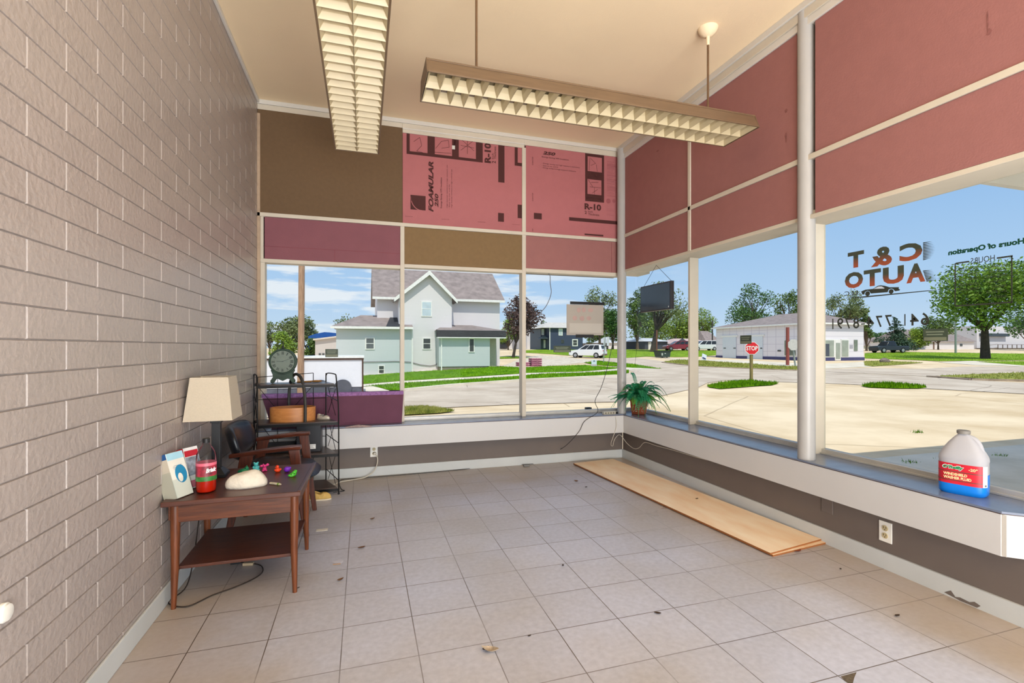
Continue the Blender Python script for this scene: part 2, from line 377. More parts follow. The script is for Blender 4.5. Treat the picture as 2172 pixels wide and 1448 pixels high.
# window walls: mullions, transoms, rails
def strip(name, *boxes, m=CREAM):
    b = MB()
    for q in boxes: b.box(*q)
    o = b.build(name, m, bevel=.002); o['kind'] = 'structure'; return o
Yg = 5.085
strip('trim_7', (-.93, -.905, 4.985, 5.1, .52, 3.41), m=mat('old_tan_paint', (176, 152, 128), .6, var=.15, scale=10))
strip('trim_8', (-.905, -.868, 5.0, 5.1, .52, 2.47))                       # left jamb
strip('trim_9', (.350, .390, 4.992, 5.1, .52, 2.49))                       # first mullion
strip('trim_10', (1.625, 1.668, 4.992, 5.1, .52, 3.41))                    # second mullion
strip('trim_11', (-.93, 2.78, 4.985, 5.1, 2.468, 2.503))                   # upper transom
strip('trim_12', (-.905, .35, 4.992, 5.1, 2.045, 2.08), (.39, 1.625, 4.992, 5.1, 2.06, 2.095), (1.668, 2.85, 4.992, 5.1, 2.075, 2.115), (2.85, 3.2, 5.0, 5.26, 2.125, 2.165))  # header
strip('trim_13', (-.905, 3.06, 5.06, 5.11, .52, .555), (-.905, 3.04, 5.045, 5.06, .52, .53), m=mat('aluminium_rail', (188, 186, 180), .4, metal=.3))
Xg = 3.085
strip('trim_14', (2.992, 3.09, 3.985, 4.013, .52, 2.13))                   # right mullion, lower
strip('trim_15', (2.79, 2.86, 3.715, 3.75, 2.13, 3.39))
strip('trim_16', (2.995, 3.10, 2.63, 2.73, .52, 2.13))                     # post beside the steel column
strip('trim_17', (2.79, 2.86, 1.15, 4.99, 2.495, 2.53))                    # transom
strip('trim_18', (2.82, 3.11, 1.0, 4.96, 2.125, 2.165), (2.80, 2.83, 1.15, 4.96, 2.108, 2.135))  # header
strip('trim_19', (3.06, 3.11, 1.0, 5.1, .52, .555), (3.045, 3.06, 1.0, 5.06, .52, .532), m=mat('aluminium_rail', (188, 186, 180), .4, metal=.3))
strip('trim_21', (2.79, 3.3, .9, 1.15, 2.1, 3.4))
# wall above the windows, behind the insulation boards
MB().box(XL, 2.85, 5.06, 5.25, 2.09, 3.5).box(2.85, 3.2, 5.06, 5.25, 2.165, 3.5).build('wall_above_back', TAUPE)['kind'] = 'structure'
MB().box(2.86, 3.2, .9, 5.2, 2.165, 3.5).build('wall_above_right', TAUPE)['kind'] = 'structure'
# glass
GL = glassmat('window_glass', (.97, .985, .98, 1), .05)
def pane(name, *q):
    o = MB().box(*q).build(name, GL); o['kind'] = 'structure'
pane('window_1', -.868, .35, Yg, Yg+.006, .555, 2.05)
pane('window_2', .39, 1.625, Yg, Yg+.006, .555, 2.06)
pane('window_3', 1.668, 3.06, Yg, Yg+.006, .555, 2.08)
pane('window_4', Xg, Xg+.006, 4.013, 5.10, .555, 2.13)
pane('window_5', Xg, Xg+.006, 2.73, 3.985, .555, 2.13)
pane('window_6', Xg, Xg+.006, 1.0, 2.63, .555, 2.13)
# steel pipe columns
for nm, x, y, r, z1 in (('trim_22', 2.785, 4.92, .050, 3.50), ('trim_23', 2.822, 2.537, .053, 3.50)):
    o = MB().lathe([(r, .52), (r, z1)], (x, y, 0), 28).build(nm, PIPE, smooth=True); o['kind'] = 'structure'
# rest of the shop behind the camera
MB().box(-1.1, 3.3, -3.7, -3.5, 0, .6).box(-1.1, 3.3, -3.7, -3.5, 2.9, ZC).box(-1.1, -.8, -3.7, -3.5, .6, 2.9).box(2.9, 3.3, -3.7, -3.5, .6, 2.9).build('wall_rear', BLOCK)['kind'] = 'structure'
MB().box(3.2, 3.32, -3.5, .95, 0, .55).box(3.2, 3.32, -3.5, .95, 2.6, ZC).box(3.2, 3.32, .2, .95, .55, 2.6).build('wall_side', TINT_WHITE)['kind'] = 'structure'

# ================================================================ INSULATION BOARDS
PINK = mat('pink_foam', (152, 102, 98), .8, var=.03, scale=14, bump=.12, bscale=120)
PINK2 = mat('pink_foam_print', (172, 104, 106), .8, var=.02, scale=14, bump=.1, bscale=120)
PAPER = mat('brown_board', (104, 82, 58), .85, var=.05, scale=30, bump=.12, bscale=150)
PAPER2 = mat('tan_board', (128, 103, 70), .85, var=.04, scale=30, bump=.12, bscale=150)
INK = mat('dark_ink', (72, 34, 32), .8, var=.02)
SMUDGE = mat('dark_smudge', (132, 84, 80), .9, var=.2, scale=40)
SEAM = mat('board_seam', (128, 62, 70), .9)
def board(label, x0, x1, y0, y1, z0, z1, m, cat='insulation board', group=None):
    o = MB().box(x0, x1, y0, y1, z0, z1).build('insulation_board', m, bevel=.002)
    return tag(o, label, cat, group)
board('large plain dark brown board filling the top left bay of the far window wall', -.928, .371, 4.995, 5.055, 2.504, 3.451, PAPER)
B1 = board('pink insulation board printed with sideways lettering, FOAMULAR reading upwards, between brown board and mullion', .373, 1.624, 5.0, 5.05, 2.504, 3.404, PINK2)
B2 = board('pink insulation board with upright R-10 print beside the corner column', 1.669, 2.777, 5.0, 5.05, 2.504, 3.44, PINK2)
PINK_BACKLIT = mat('backlit_pink_foam', (130, 80, 88), .8, var=.04, scale=6, bump=.12, bscale=120)  # same pink foam, its backlit shade put into the colour
B3 = board('long pink board, darkened as backlit, with seams directly under the large brown board', -.88, .349, 5.0, 5.05, 2.081, 2.467, PINK_BACKLIT)
board('plain tan brown board in the lower row above the middle pane', .391, 1.624, 5.0, 5.05, 2.096, 2.467, PAPER2)
B4 = board('plain dull pink board in the lower row, left of the corner column', 1.669, 2.777, 5.0, 5.05, 2.116, 2.467, PINK)
mb = MB(); mb.box(-.88, .349, 4.9985, 5.0, 2.195, 2.198).box(-.265, -.262, 4.9985, 5.0, 2.082, 2.195); mb.build('seam', SEAM, B3)
MB().box(2.70, 2.703, 4.9985, 5.0, 2.117, 2.466).build('seam', SEAM, B4)
R1 = board('tall pink board in the upper row, right side wall, next to the corner column', 2.80, 2.855, 3.752, 4.955, 2.532, 3.384, PINK)
board('small pink board in the lower row next to the corner column, above the hanging screen', 2.80, 2.855, 3.752, 4.955, 2.136, 2.494, PINK)
R2 = board('large upper pink board between slim mullion and the thick column', 2.80, 2.855, 2.592, 3.714, 2.532, 3.384, PINK)
R3 = board('lower pink board between slim mullion and the thick column, over the stop sign view', 2.80, 2.855, 2.592, 3.714, 2.136, 2.494, PINK)
R4 = board('biggest pink board in the upper right corner, right of the thick column', 2.80, 2.855, 1.15, 2.452, 2.532, 3.384, PINK)
board('lower pink board right of the thick column, over the shop lettering', 2.80, 2.855, 1.15, 2.452, 2.136, 2.494, PINK)
def smudge(parent, px, py, w, h):
    mb = MB(); c = PX(px, py, 2.7985); n = 14
    pts = [c+Vector((0, w/2*cos(2*pi*k/n)*(1+random.uniform(-.4, .4)), h/2*sin(2*pi*k/n)*(1+random.uniform(-.3, .3)))) for k in range(n)]
    mb.add(pts, [list(range(n))]); mb.build('stain', SMUDGE, parent)
smudge(R1, 1395, 320, .05, .02); smudge(R2, 1667, 235, .025, .03); smudge(R2, 1667, 292, .02, .07); smudge(R4, 2098, 68, .018, .03); smudge(R4, 2095, 45, .008, .09)

# printing on the two printed boards (measured on the face at y = 5.0)
def PB(px, py): return PY(px, py, 4.9988)
UX, UZ = (1, 0, 0), (0, 0, 1)
def ptext(parent, s, x0, y0, x1, y1, rot=False, bold=0, shear=0, m=INK, name='lettering'):
    a, b = PB(x0, y0), PB(x1, y1); c = (a+b)/2; w, h = abs(b.x-a.x), abs(b.z-a.z)
    if rot: text_part(s, name, m, parent, c, UZ, (-1, 0, 0), h, w, bold, shear)
    else: text_part(s, name, m, parent, c, UX, UZ, w, h, bold, shear)
def prect(mb, x0, y0, x1, y1, z=None, m=0, off=0.0):
    a, b = PB(x0, y0), PB(x1, y1)
    if mb.__class__ is tuple: mb_ = MB()
    else: mb_ = mb
    mb_.box(min(a.x, b.x), max(a.x, b.x), 4.9982-off, 4.9996-off, min(a.z, b.z), min(3.403 if b.x < 1.65 else 3.438, max(a.z, b.z)), m)
    if mb.__class__ is tuple: mb_.build(*mb)
k = 6.296
def q7(x, y): return 850+x/k, 270+y/k          # reading positions in the close-up of the first board
def r7(mb, x0, y0, x1, y1, m=0, off=0): prect(mb, *q7(x0, y0), *q7(x1, y1), m=m, off=off)
mb = ('printed_block', INK, B1); mb2 = ('picture_field', PINK2, B1)
r7(mb, 78, 60, 1095, 470)
r7(mb2, 120, 60, 357, 345, off=.001); r7(mb2, 455, 60, 685, 385, off=.001); r7(mb2, 775, 60, 1003, 423, off=.001)
r7(mb, 1303, 60, 1385, 740); r7(mb, 1300, 1140, 1378, 1262); r7(mb, 1522, 60, 1617, 520); r7(mb, 1562, 1030, 1617, 1215)
r7(mb2, 1562, 60, 1617, 478, off=.001)
a = PB(*q7(240, 200)); mb = MB(); lines_mb(mb, [(-.05, 0, .01, .05), (.01, .05, .03, -.03), (.03, -.03, -.02, -.09), (-.02, -.09, .04, -.1)], a, UX, UZ, .004, off=.002)
mb.build('line_drawing', INK, B1); mb = MB(); a = PB(*q7(570, 230)); lines_mb(mb, [(-.08, -.05, -.02, .03), (-.02, .03, .05, .05), (.05, .05, .06, -.02), (.06, -.02, -.02, -.04), (-.09, -.09, .08, -.08)], a, UX, UZ, .004, off=.002)
mb.build('line_drawing', INK, B1); mb = MB(); a = PB(*q7(890, 240)); lines_mb(mb, [(0, .06, 0, -.09), (-.07, -.06, .06, .05), (-.06, .05, .07, -.05), (-.07, -.01, .07, -.02)], a, UX, UZ, .004, off=.002)
mb.build('line_drawing', INK, B1)
ptext(B1, 'Under Slab', *q7(370, 150), *q7(415, 322), rot=True, m=PINK2, bold=.01)
ptext(B1, 'Walls', *q7(708, 170), *q7(735, 260), rot=True, m=PINK2, bold=.01)
ptext(B1, 'Attics / Garages', *q7(1018, 195), *q7(1062, 440), rot=True, m=PINK2, bold=.01)
ptext(B1, 'R-10', *q7(1117, 205), *q7(1205, 480), rot=True, bold=.045)
ptext(B1, '2', *q7(1217, 445), *q7(1268, 482), rot=True, bold=.02)
ptext(B1, 'Inch', *q7(1217, 345), *q7(1240, 425), rot=True, bold=.01)
ptext(B1, 'Thickness', *q7(1246, 255), *q7(1272, 425), rot=True, bold=.01)
ptext(B1, 'FOAMULAR', *q7(370, 450), *q7(437, 1130), rot=True, bold=.045, shear=.25)
ptext(B1, '250', *q7(453, 882), *q7(503, 1068), rot=True, bold=.045, shear=.25)
ptext(B1, 'Energy-Saving XPS Insulation', *q7(528, 668), *q7(556, 1080), rot=True, bold=.01)
for x, y in ((612, 500), (642, 760), (672, 560)):
    ptext(B1, '- High thermal resistance in high moisture use' if y != 760 else '- Easy to cut and fit', *q7(x, y), *q7(x+18, 1092), rot=True)
mb = MB(); r7(mb, 130, 900, 332, 1110); mb.build('logo_square', INK, B1)
mb = MB(); arc = [q7(135+ (1-cos(t))*150, 925+sin(t)*185) for t in [i*pi/2/10 for i in range(11)]]
P_ = [PB(*p) for p in arc]
for a, b in zip(P_, P_[1:]): mb.bar(a-Vector((0, .0012, 0)), b-Vector((0, .0012, 0)), .0012, .007)
mb.build('logo_arc', PINK2, B1)
ptext(B1, 'OWENS', *q7(238, 928), *q7(268, 1060), rot=True, m=PINK2, bold=.005)
ptext(B1, 'CORNING', *q7(272, 928), *q7(302, 1090), rot=True, m=PINK2, bold=.005)
for x, y in ((108, 1190), (597, 1228), (1080, 1265), (1540, 1298)): ptext(B1, '024NT09', *q7(x-50, y-8), *q7(x+50, y+8))
o = MB().box(-.015, .015, -.006, 0, -.019, .019).build('wall_tab', TINT_WHITE, B1, world=False); c = PB(*q7(703, 270)); o.location = Vector((c.x, 4.997, c.z))-B1.location
k8 = 6.895
def q8(x, y): return 1110+x/k8, 300+y/k8
def r8(mb, x0, y0, x1, y1, off=0): prect(mb, *q8(x0, y0), *q8(x1, y1), off=off)
mb = ('printed_block', INK, B2); r8(mb, 905, 100, 1180, 895); r8(mb, 155, 1042, 270, 1140); r8(mb, 670, 1105, 1380, 1215); r8(mb, 897, 1345, 1170, 1388)
mb = ('picture_field', PINK2, B2); r8(mb, 940, 215, 1148, 455, off=.001); r8(mb, 937, 548, 1142, 787, off=.001)
mb = MB(); a = PB(*q8(1020, 330)); lines_mb(mb, [(-.04, .07, -.05, -.08), (-.03, .06, .03, .01), (.03, .01, -.03, -.02), (.04, 0, .05, -.08)], a, UX, UZ, .004, off=.002)
mb.build('line_drawing', INK, B2); mb = MB(); a = PB(*q8(1040, 670)); lines_mb(mb, [(-.08, .08, -.02, 0), (-.06, 0, .08, 0), (0, 0, 0, -.08), (-.03, -.07, .04, -.02), (-.04, .05, .05, .06)], a, UX, UZ, .004, off=.002); mb.build('line_drawing', INK, B2)
ptext(B2, '250', *q8(285, 140), *q8(470, 212), bold=.05, shear=.25)
ptext(B2, 'Energy-Saving XPS Insulation', *q8(272, 212), *q8(665, 285), bold=.01)
for y, x1 in ((325, 825), (358, 510), (388, 770)): ptext(B2, '- Energy saving and high moisture resistance' if x1 != 510 else '- Easy to cut and fit', *q8(270, y-18), *q8(x1, y+4+.12*(x1-270)))
ptext(B2, 'Walls', *q8(1000, 468), *q8(1078, 512), m=PINK2, bold=.01)
ptext(B2, 'Attics / Garages', *q8(915, 800), *q8(1148, 866), m=PINK2, bold=.01)
ptext(B2, 'R-10', *q8(895, 900), *q8(1138, 1015), bold=.045)
ptext(B2, '2', *q8(897, 1012), *q8(928, 1060), bold=.02)
ptext(B2, 'Inch', *q8(948, 1010), *q8(1015, 1042), bold=.01)
ptext(B2, 'Thickness', *q8(948, 1046), *q8(1110, 1090), bold=.01)
mb = MB()
for i in range(26):
    y = 295+i*20
    if y > 830: break
    r8(mb, 1225, y, 1225+random.uniform(80, 135), y+8)
for i in range(5): r8(mb, 1218, 985+i*22, 1218+random.uniform(60, 120), 992+i*22)
mb.build('small_print', mat('faint_ink', (150, 84, 88), .8), B2)
for x in (1245, 1325): 
    c = PB(*q8(x, 870)); MB().lathe([(.028 if x < 1300 else .02, -.0006), (.028 if x < 1300 else .02, .0006)], (0, 0, 0), 20, M=Matrix.Translation(c-Vector((0, .0006, 0))) @ Matrix.Rotation(pi/2, 4, 'X')).build('printed_seal', mat('faint_ink', (150, 84, 88), .8), B2)
for y in (285, 812, 1295): ptext(B2, '024NT09', *q8(128, y-60 if y < 1290 else y-22), *q8(146, y+60 if y < 1290 else y+20), rot=True)

# purple foam piece leaning on the bench against the left pane
PURP = mat('purple_foam', (100, 56, 76), .75, var=.08, scale=6, bump=.1, bscale=60)
PTOP = mat('purple_foam_cut', (150, 108, 160), .9, var=.25, scale=60, bump=.8, bscale=90)
pf = MB(); yA, yB_ = 4.93, 5.03
pf.prism([(-.875, yA, .80), (-.80, yA+.005, .521), (.36, yA+.01, .521), (.376, yA, .80)], (0, .07, 0), 0)
pf.prism([(-.882, yA-.001, .80), (-.882, yA-.001, .836), (.376, yA-.001, .832), (.376, yA-.001, .80)], (0, .072, 0), 1)
tag(pf.build('foam_offcut', [PURP, PTOP]), 'long dark purple foam piece standing on the bench behind the wire rack', 'foam board')

# ================================================================ CEILING LIGHTS
LOUV = mat('louvre_cream', (202, 186, 150), .4, var=.05, scale=10)
HOUS = mat('fixture_bronze', (112, 90, 68), .4, var=.1, scale=5, stretch=(1, 8, 8))
TUBEW = mat('tube_glass', (235, 232, 222), .3)
ROD = mat('rod_bronze', (112, 86, 62), .4, metal=.3, var=.2)
def fixture(label, cx, cy, L, Wd, zb, along, rods, group='fluorescent fixtures under the ceiling'):
    rz = 0 if along == 'X' else pi/2
    t = thing('ceiling_light', label, 'ceiling light', (cx, cy, zb), rz, group)
    h = Wd/2; hh = .10
    hb = MB()                                   # housing: two sloping sides, top spine, end caps
    for s in (-1, 1):
        hb.hexa([(-L/2, s*h-.003, .0), (L/2, s*h-.003, 0), (L/2, s*h+.003, 0), (-L/2, s*h+.003, 0)],
                [(-L/2, s*(h-.045)-.003, hh), (L/2, s*(h-.045)-.003, hh), (L/2, s*(h-.045)+.003, hh), (-L/2, s*(h-.045)+.003, hh)])
        hb.bar((-L/2, s*(h+.003), .004), (L/2, s*(h+.003), .004), .008, .010)
        hb.bar((-L/2, s*(h-.04), hh-.005), (L/2, s*(h-.04), hh-.005), .010, .010)
    hb.box(-L/2, L/2, -h+.045, h-.045, hh-.004, hh)
    hb.build('housing', HOUS, t, world=False, bevel=.001)
    for s in (-1, 1):
        e = MB(); x = s*L/2
        e.prism([(x, -h-.006, -.002), (x, h+.006, -.002), (x, h-.04, hh+.004), (x, -h+.04, hh+.004)], (s*.006, 0, 0)); e.build('end_cap', HOUS, t, world=False, bevel=.001)
    lv = MB(); n = int(L/.088); dx = (L-.01)/n; x0 = -L/2+.005
    for row in (-1, 1):
        ya, yb = (.001, h-.004) if row == 1 else (-h+.004, -.001)
        for i in range(n):
            xa, xb = x0+i*dx+.0006, x0+(i+1)*dx-.0006
            ym = (ya+yb)/2; wy = (yb-ya)/2
            b4 = [(xa, ya, .001), (xb, ya, .001), (xb, yb, .001), (xa, yb, .001)]
            m4 = [(xa+dx*.17, ya+.018, .030), (xb-dx*.17, ya+.018, .030), (xb-dx*.17, yb-.018, .030), (xa+dx*.17, yb-.018, .030)]
            t4 = [(xa+dx*.26, ya+.028, .062), (xb-dx*.26, ya+.028, .062), (xb-dx*.26, yb-.028, .062), (xa+dx*.26, yb-.028, .062)]
            bi = len(lv.v); lv.v += [Vector(p) for p in b4+m4+t4]
            for r in (0, 4):
                for k_ in range(4): lv.f.append([bi+r+k_, bi+r+(k_+1) % 4, bi+r+4+(k_+1) % 4, bi+r+4+k_]); lv.m.append(0)
    lv.build('louvre', LOUV, t, world=False, fixn=False)
    MB().box(-L/2+.01, L/2-.01, -h+.06, h-.06, .088, .092).build('reflector', LOUV, t, world=False)
    for s in (-1, 1): MB().tube([(-L/2+.03, s*h*.5, .075), (L/2-.03, s*h*.5, .075)], .0125, 12).build('fluorescent_tube', TUBEW, t, world=False, smooth=True)
    for rx in rods:
        top = ZC-zb
        MB().tube([(rx, 0, hh), (rx, 0, top-.04)], .0075, 10).build('hanging_rod', ROD, t, world=False, smooth=True)
        MB().lathe([(.011, top-.12), (.013, top-.06), (.03, top-.055), (.055, top-.035), (.068, top-.012), (.07, top-.001)], (rx, 0, 0), 28).build('ceiling_canopy', CEIL, t, world=False, smooth=True)
    return t
fixture('cream louvred fluorescent light hung crosswise on two rods, bronze side towards us', 1.488, 2.925, 2.29, .345, 2.80, 'X', (-.83, .86))
fixture('long cream louvred fluorescent light running lengthwise near the block wall, its rods hidden', -.048, 2.90, 2.29, .32, 2.80, 'Y', (-.83,))
# ================================================================ FURNITURE
WAL = wood('walnut_top', (92, 50, 34), (62, 32, 24), 'X', .38, coat=.1)
WAL2 = wood('walnut_frame', (104, 56, 32), (70, 36, 22), 'X', .35)
WALZ = wood('walnut_leg', (122, 66, 34), (84, 44, 24), 'Z', .35)
ARMW = wood('chair_wood', (98, 48, 30), (62, 30, 22), 'X', .32)
ARMZ = wood('chair_leg_wood', (96, 46, 28), (60, 30, 20), 'Z', .35)
VINYL = mat('black_vinyl', (24, 26, 32), .3, var=.15, scale=10, bump=.04, bscale=160)
BLACKM = mat('black_wire', (20, 19, 19), .45, metal=.4, var=.2)
BLACKP = mat('black_plastic', (22, 22, 24), .45, var=.1)

# --- side table
TT = .53
t = thing('side_table', 'dark walnut side table with tapered legs and low shelf against the block wall', 'table', (-.61, 3.03, 0))
tp = MB(); tp.prism([(-.915, 2.705, .505), (-.305, 2.705, .505), (-.290, 3.345, .505), (-.915, 3.345, .505)], (0, 0, .025)); tp.build('tabletop', WAL, t, bevel=.004)
rm = MB()
rm.prism([(-.322, 2.70, .530), (-.304, 2.70, .530), (-.286, 3.35, .530), (-.304, 3.35, .530)], (0, 0, .006)); rm.build('raised_edge', WAL, t, bevel=.003)
ap = MB(); ap.box(-.868, -.352, 2.752, 2.770, .415, .505); ap.build('apron', WAL2, t, bevel=.002)
ap = MB(); ap.box(-.868, -.352, 3.29, 3.308, .415, .505); ap.build('apron', WAL2, t, bevel=.002)
ap = MB(); ap.box(-.345, -.327, 2.76, 3.31, .425, .495); ap.build('side_rail', WAL2, t, bevel=.002)
ap = MB(); ap.box(-.90, -.882, 2.76, 3.31, .425, .495); ap.build('side_rail', WAL2, t, bevel=.002)
for x, y in ((-.872, 2.765), (-.342, 2.765), (-.342, 3.30), (-.880, 3.30)):
    sx = -1 if x < -.6 else 1; sy = -1 if y < 3 else 1
    MB().tube([(x, y, .505), (x, y, .40), (x+sx*.0, y+sy*.005, .2), (x+sx*.004, y+sy*.012, .0)], [.021, .0215, .0175, .011], 16).build('leg', WALZ, t, smooth=True)
MB().prism([(-.865, 2.775, .178), (-.352, 2.775, .178), (-.345, 3.29, .178), (-.872, 3.29, .178)], (0, 0, .016)).build('lower_shelf', WAL, t, bevel=.003)

# --- lamp
SHADE = mat('linen_shade', (190, 178, 158), .8, var=.04, scale=120, bump=.15, bscale=260)
SHADE2 = mat('shade_lining', (240, 236, 226), .8)
t = thing('table_lamp', 'table lamp with square tapering beige shade and square black post', 'lamp', (-.80, 3.18, TT))
lx, ly = -.798, 3.172
b = MB(); b.hexa([(lx-.055, ly-.055, TT), (lx+.055, ly-.055, TT), (lx+.055, ly+.055, TT), (lx-.055, ly+.055, TT)],
    [(lx-.055, ly-.055, TT+.018), (lx+.055, ly-.055, TT+.018), (lx+.055, ly+.055, TT+.018), (lx-.055, ly+.055, TT+.018)])
b.hexa([(lx-.053, ly-.053, TT+.018), (lx+.053, ly-.053, TT+.018), (lx+.053, ly+.053, TT+.018), (lx-.053, ly+.053, TT+.018)],
    [(lx-.026, ly-.026, TT+.05), (lx+.026, ly-.026, TT+.05), (lx+.026, ly+.026, TT+.05), (lx-.026, ly+.026, TT+.05)])
b.build('base', BLACKP, t, bevel=.002)
b = MB(); b.box(lx-.021, lx+.021, ly-.021, ly+.021, TT+.05, .855); b.box(lx-.027, lx+.027, ly-.027, ly+.027, .835, .85); b.build('post', BLACKP, t, bevel=.002)
MB().tube([(lx, ly, .85), (lx, ly, .93)], .011, 12).build('socket', BLACKP, t, smooth=True)
def frus(b, h0, z0_, h1, z1_, cx, cy):
    b.add([(cx-h0, cy-h0, z0_), (cx+h0, cy-h0, z0_), (cx+h0, cy+h0, z0_), (cx-h0, cy+h0, z0_), (cx-h1, cy-h1, z1_), (cx+h1, cy-h1, z1_), (cx+h1, cy+h1, z1_), (cx-h1, cy+h1, z1_)],
          [(0, 1, 5, 4), (1, 2, 6, 5), (2, 3, 7, 6), (3, 0, 4, 7)])
scx, scy = lx-.008, ly-.02
b = MB(); frus(b, .118, .862, .092, 1.098, scx, scy); o = b.build('lamp_shade', SHADE, t)
so = o.modifiers.new('s', 'SOLIDIFY'); so.thickness = .003
b = MB(); 
for dx, dy in ((.09, 0), (-.09, 0), (0, .09), (0, -.09)): b.tube([(lx, ly, .93), (scx+dx, scy+dy, 1.085)], .0015, 6)
b.build('shade_frame', BLACKM, t)
cord = MB(); pts = [(-.90, 3.36, .50), (-.885, 3.37, .3), (-.86, 3.2, .02), (-.70, 3.05, .012), (-.60, 3.02, .008)]
# cord of the lamp snakes over the floor
fl = [GPx for GPx in [(-.905, 3.30, .42), (-.885, 3.1, .15), (-.88, 2.95, .02)]] + [tuple(PZ(x, y, .006)) for x, y in ((360, 1272), (365, 1283), (400, 1285), (450, 1262), (500, 1244), (540, 1226), (557, 1212), (553, 1199), (530, 1194), (500, 1192))]
def smooth_path(P_, n=6):
    P_ = [Vector(p) for p in P_]; R = []
    for i in range(len(P_)-1):
        p0 = P_[max(i-1, 0)]; p1 = P_[i]; p2 = P_[i+1]; p3 = P_[min(i+2, len(P_)-1)]
        for k_ in range(n):
            u = k_/n; R.append(.5*((2*p1)+(p2-p0)*u+(2*p0-5*p1+4*p2-p3)*u*u+(3*p1-p0-3*p2+p3)*u**3))
    R.append(P_[-1]); return R
cb = MB(); cb.tube(smooth_path(fl), .0032, 8); LAMP = [o for o in bpy.data.objects if o.name == 'table_lamp'][0]; c_ = cb.build('cord', mat('brown_cord', (48, 38, 32), .5), LAMP, smooth=True)
e = PZ(498, 1191, .012); b = MB(); b.box(e.x-.02, e.x+.03, e.y-.012, e.y+.012, 0.001, .02); b.build('plug', BLACKP, c_)
e = PZ(520, 1194, .012); b = MB(); b.bar((e.x-.01, e.y, .008), (e.x+.045, e.y-.01, .008), .018, .014); b.build('cord_switch', mat('tan_plastic', (170, 150, 120), .5), c_)

# --- brochure holders
def brochures(label, loc, rz, wdt, depth, hgt, tilt, stripe, face, extra):
    t = thing('brochure_stack', label, 'brochures', loc, rz)
    Mt = Matrix.Rotation(tilt, 4, 'X')
    n = 14; th = depth/n
    PAPR = mat('brochure_paper', (196, 186, 168), .6, var=.1, scale=300, stretch=(1, 40, 1))
    b = MB(); b.box(-wdt/2, wdt/2, 0, depth-.002, .004, hgt*.88, 0, Mt); b.box(-wdt/2, wdt/2, 0, depth-.002, hgt*.88, hgt, 1, Mt); b.build('leaflets', [PAPR, stripe], t, world=False)
    b = MB(); b.box(-wdt/2, wdt/2, -.002, 0, .004, hgt, 0, Mt); b.build('front_leaflet', face, t, world=False)
    ac = glassmat('acrylic_holder', (.93, .95, .95, 1), .08)
    b = MB(); b.box(-wdt/2-.004, wdt/2+.004, -.005, -.003, .0, hgt*.42, 0, Mt); b.box(-wdt/2-.004, -wdt/2-.002, -.004, depth, 0, hgt*.6, 0, Mt); b.box(wdt/2+.002, wdt/2+.004, -.004, depth, 0, hgt*.6, 0, Mt); b.box(-wdt/2-.004, wdt/2+.004, -.004, depth, 0, .002, 0, Mt)
    b.build('acrylic_holder', ac, t, world=False)
    extra(t, Mt)
    return t
DB = mat('deep_blue_ink', (36, 84, 140), .5); LB = mat('light_blue_ink', (168, 214, 232), .5); CREAMP = mat('cream_paper', (232, 230, 218), .5)
RED = mat('red_ink', (196, 34, 50), .5); GREYP = mat('grey_photo_print', (150, 158, 172), .5, var=.5, scale=40); WHT = mat('white_print', (240, 240, 238), .5); TEALB = mat('teal_blue_ink', (38, 134, 178), .5)
def ex1(t, Mt):
    b = MB(); b.box(-.049, .049, -.0028, -.002, .19, .224, 0, Mt); b.build('top_band', LB, t, world=False)
    b = MB(); b.lathe([(1, -.0005), (1, .0005)], (0, 0, 0), 28, M=Mt @ Matrix.Translation((.008, -.003, .115)) @ Matrix.Rotation(pi/2, 4, 'X') @ Matrix.Diagonal((.034, .045, 1, 1))); b.build('round_picture', TEALB, t, world=False)
    b = MB(); b.lathe([(1, -.0004), (1, .0004)], (0, 0, 0), 16, M=Mt @ Matrix.Translation((-.002, -.0045, .098)) @ Matrix.Rotation(pi/2, 4, 'X') @ Matrix.Diagonal((.014, .022, 1, 1))); b.build('picture_figure', CREAMP, t, world=False)
    b = MB()
    for i, wd in enumerate((.05, .06, .055, .04)): b.box(-wd/2, wd/2, -.0032, -.0026, .158-i*.007, .1595-i*.007, 0, Mt)
    b.build('small_print', mat('grey_ink', (120, 130, 140), .6), t, world=False)
def ex2(t, Mt):
    b = MB(); b.box(-.04, .04, -.0028, -.002, .168, .199, 0, Mt); b.build('top_band', RED, t, world=False)
    b = MB(); b.box(-.04, .04, -.0028, -.002, .07, .165, 0, Mt); b.build('photo_print', GREYP, t, world=False)
    b = MB(); b.box(-.04, .04, -.0028, -.002, .01, .045, 0, Mt); b.build('lower_band', mat('pink_ink', (214, 120, 140), .5), t, world=False)
brochures('stack of white leaflets with blue tops in a clear holder, left end of table', (-.835, 2.785, TT), radians(66), .10, .072, .225, radians(-17), DB, CREAMP, ex1)
brochures('stack of red-topped leaflets in a clear holder behind the drink bottle', (-.825, 2.945, TT), radians(60), .085, .045, .215, radians(-15), RED, WHT, ex2)

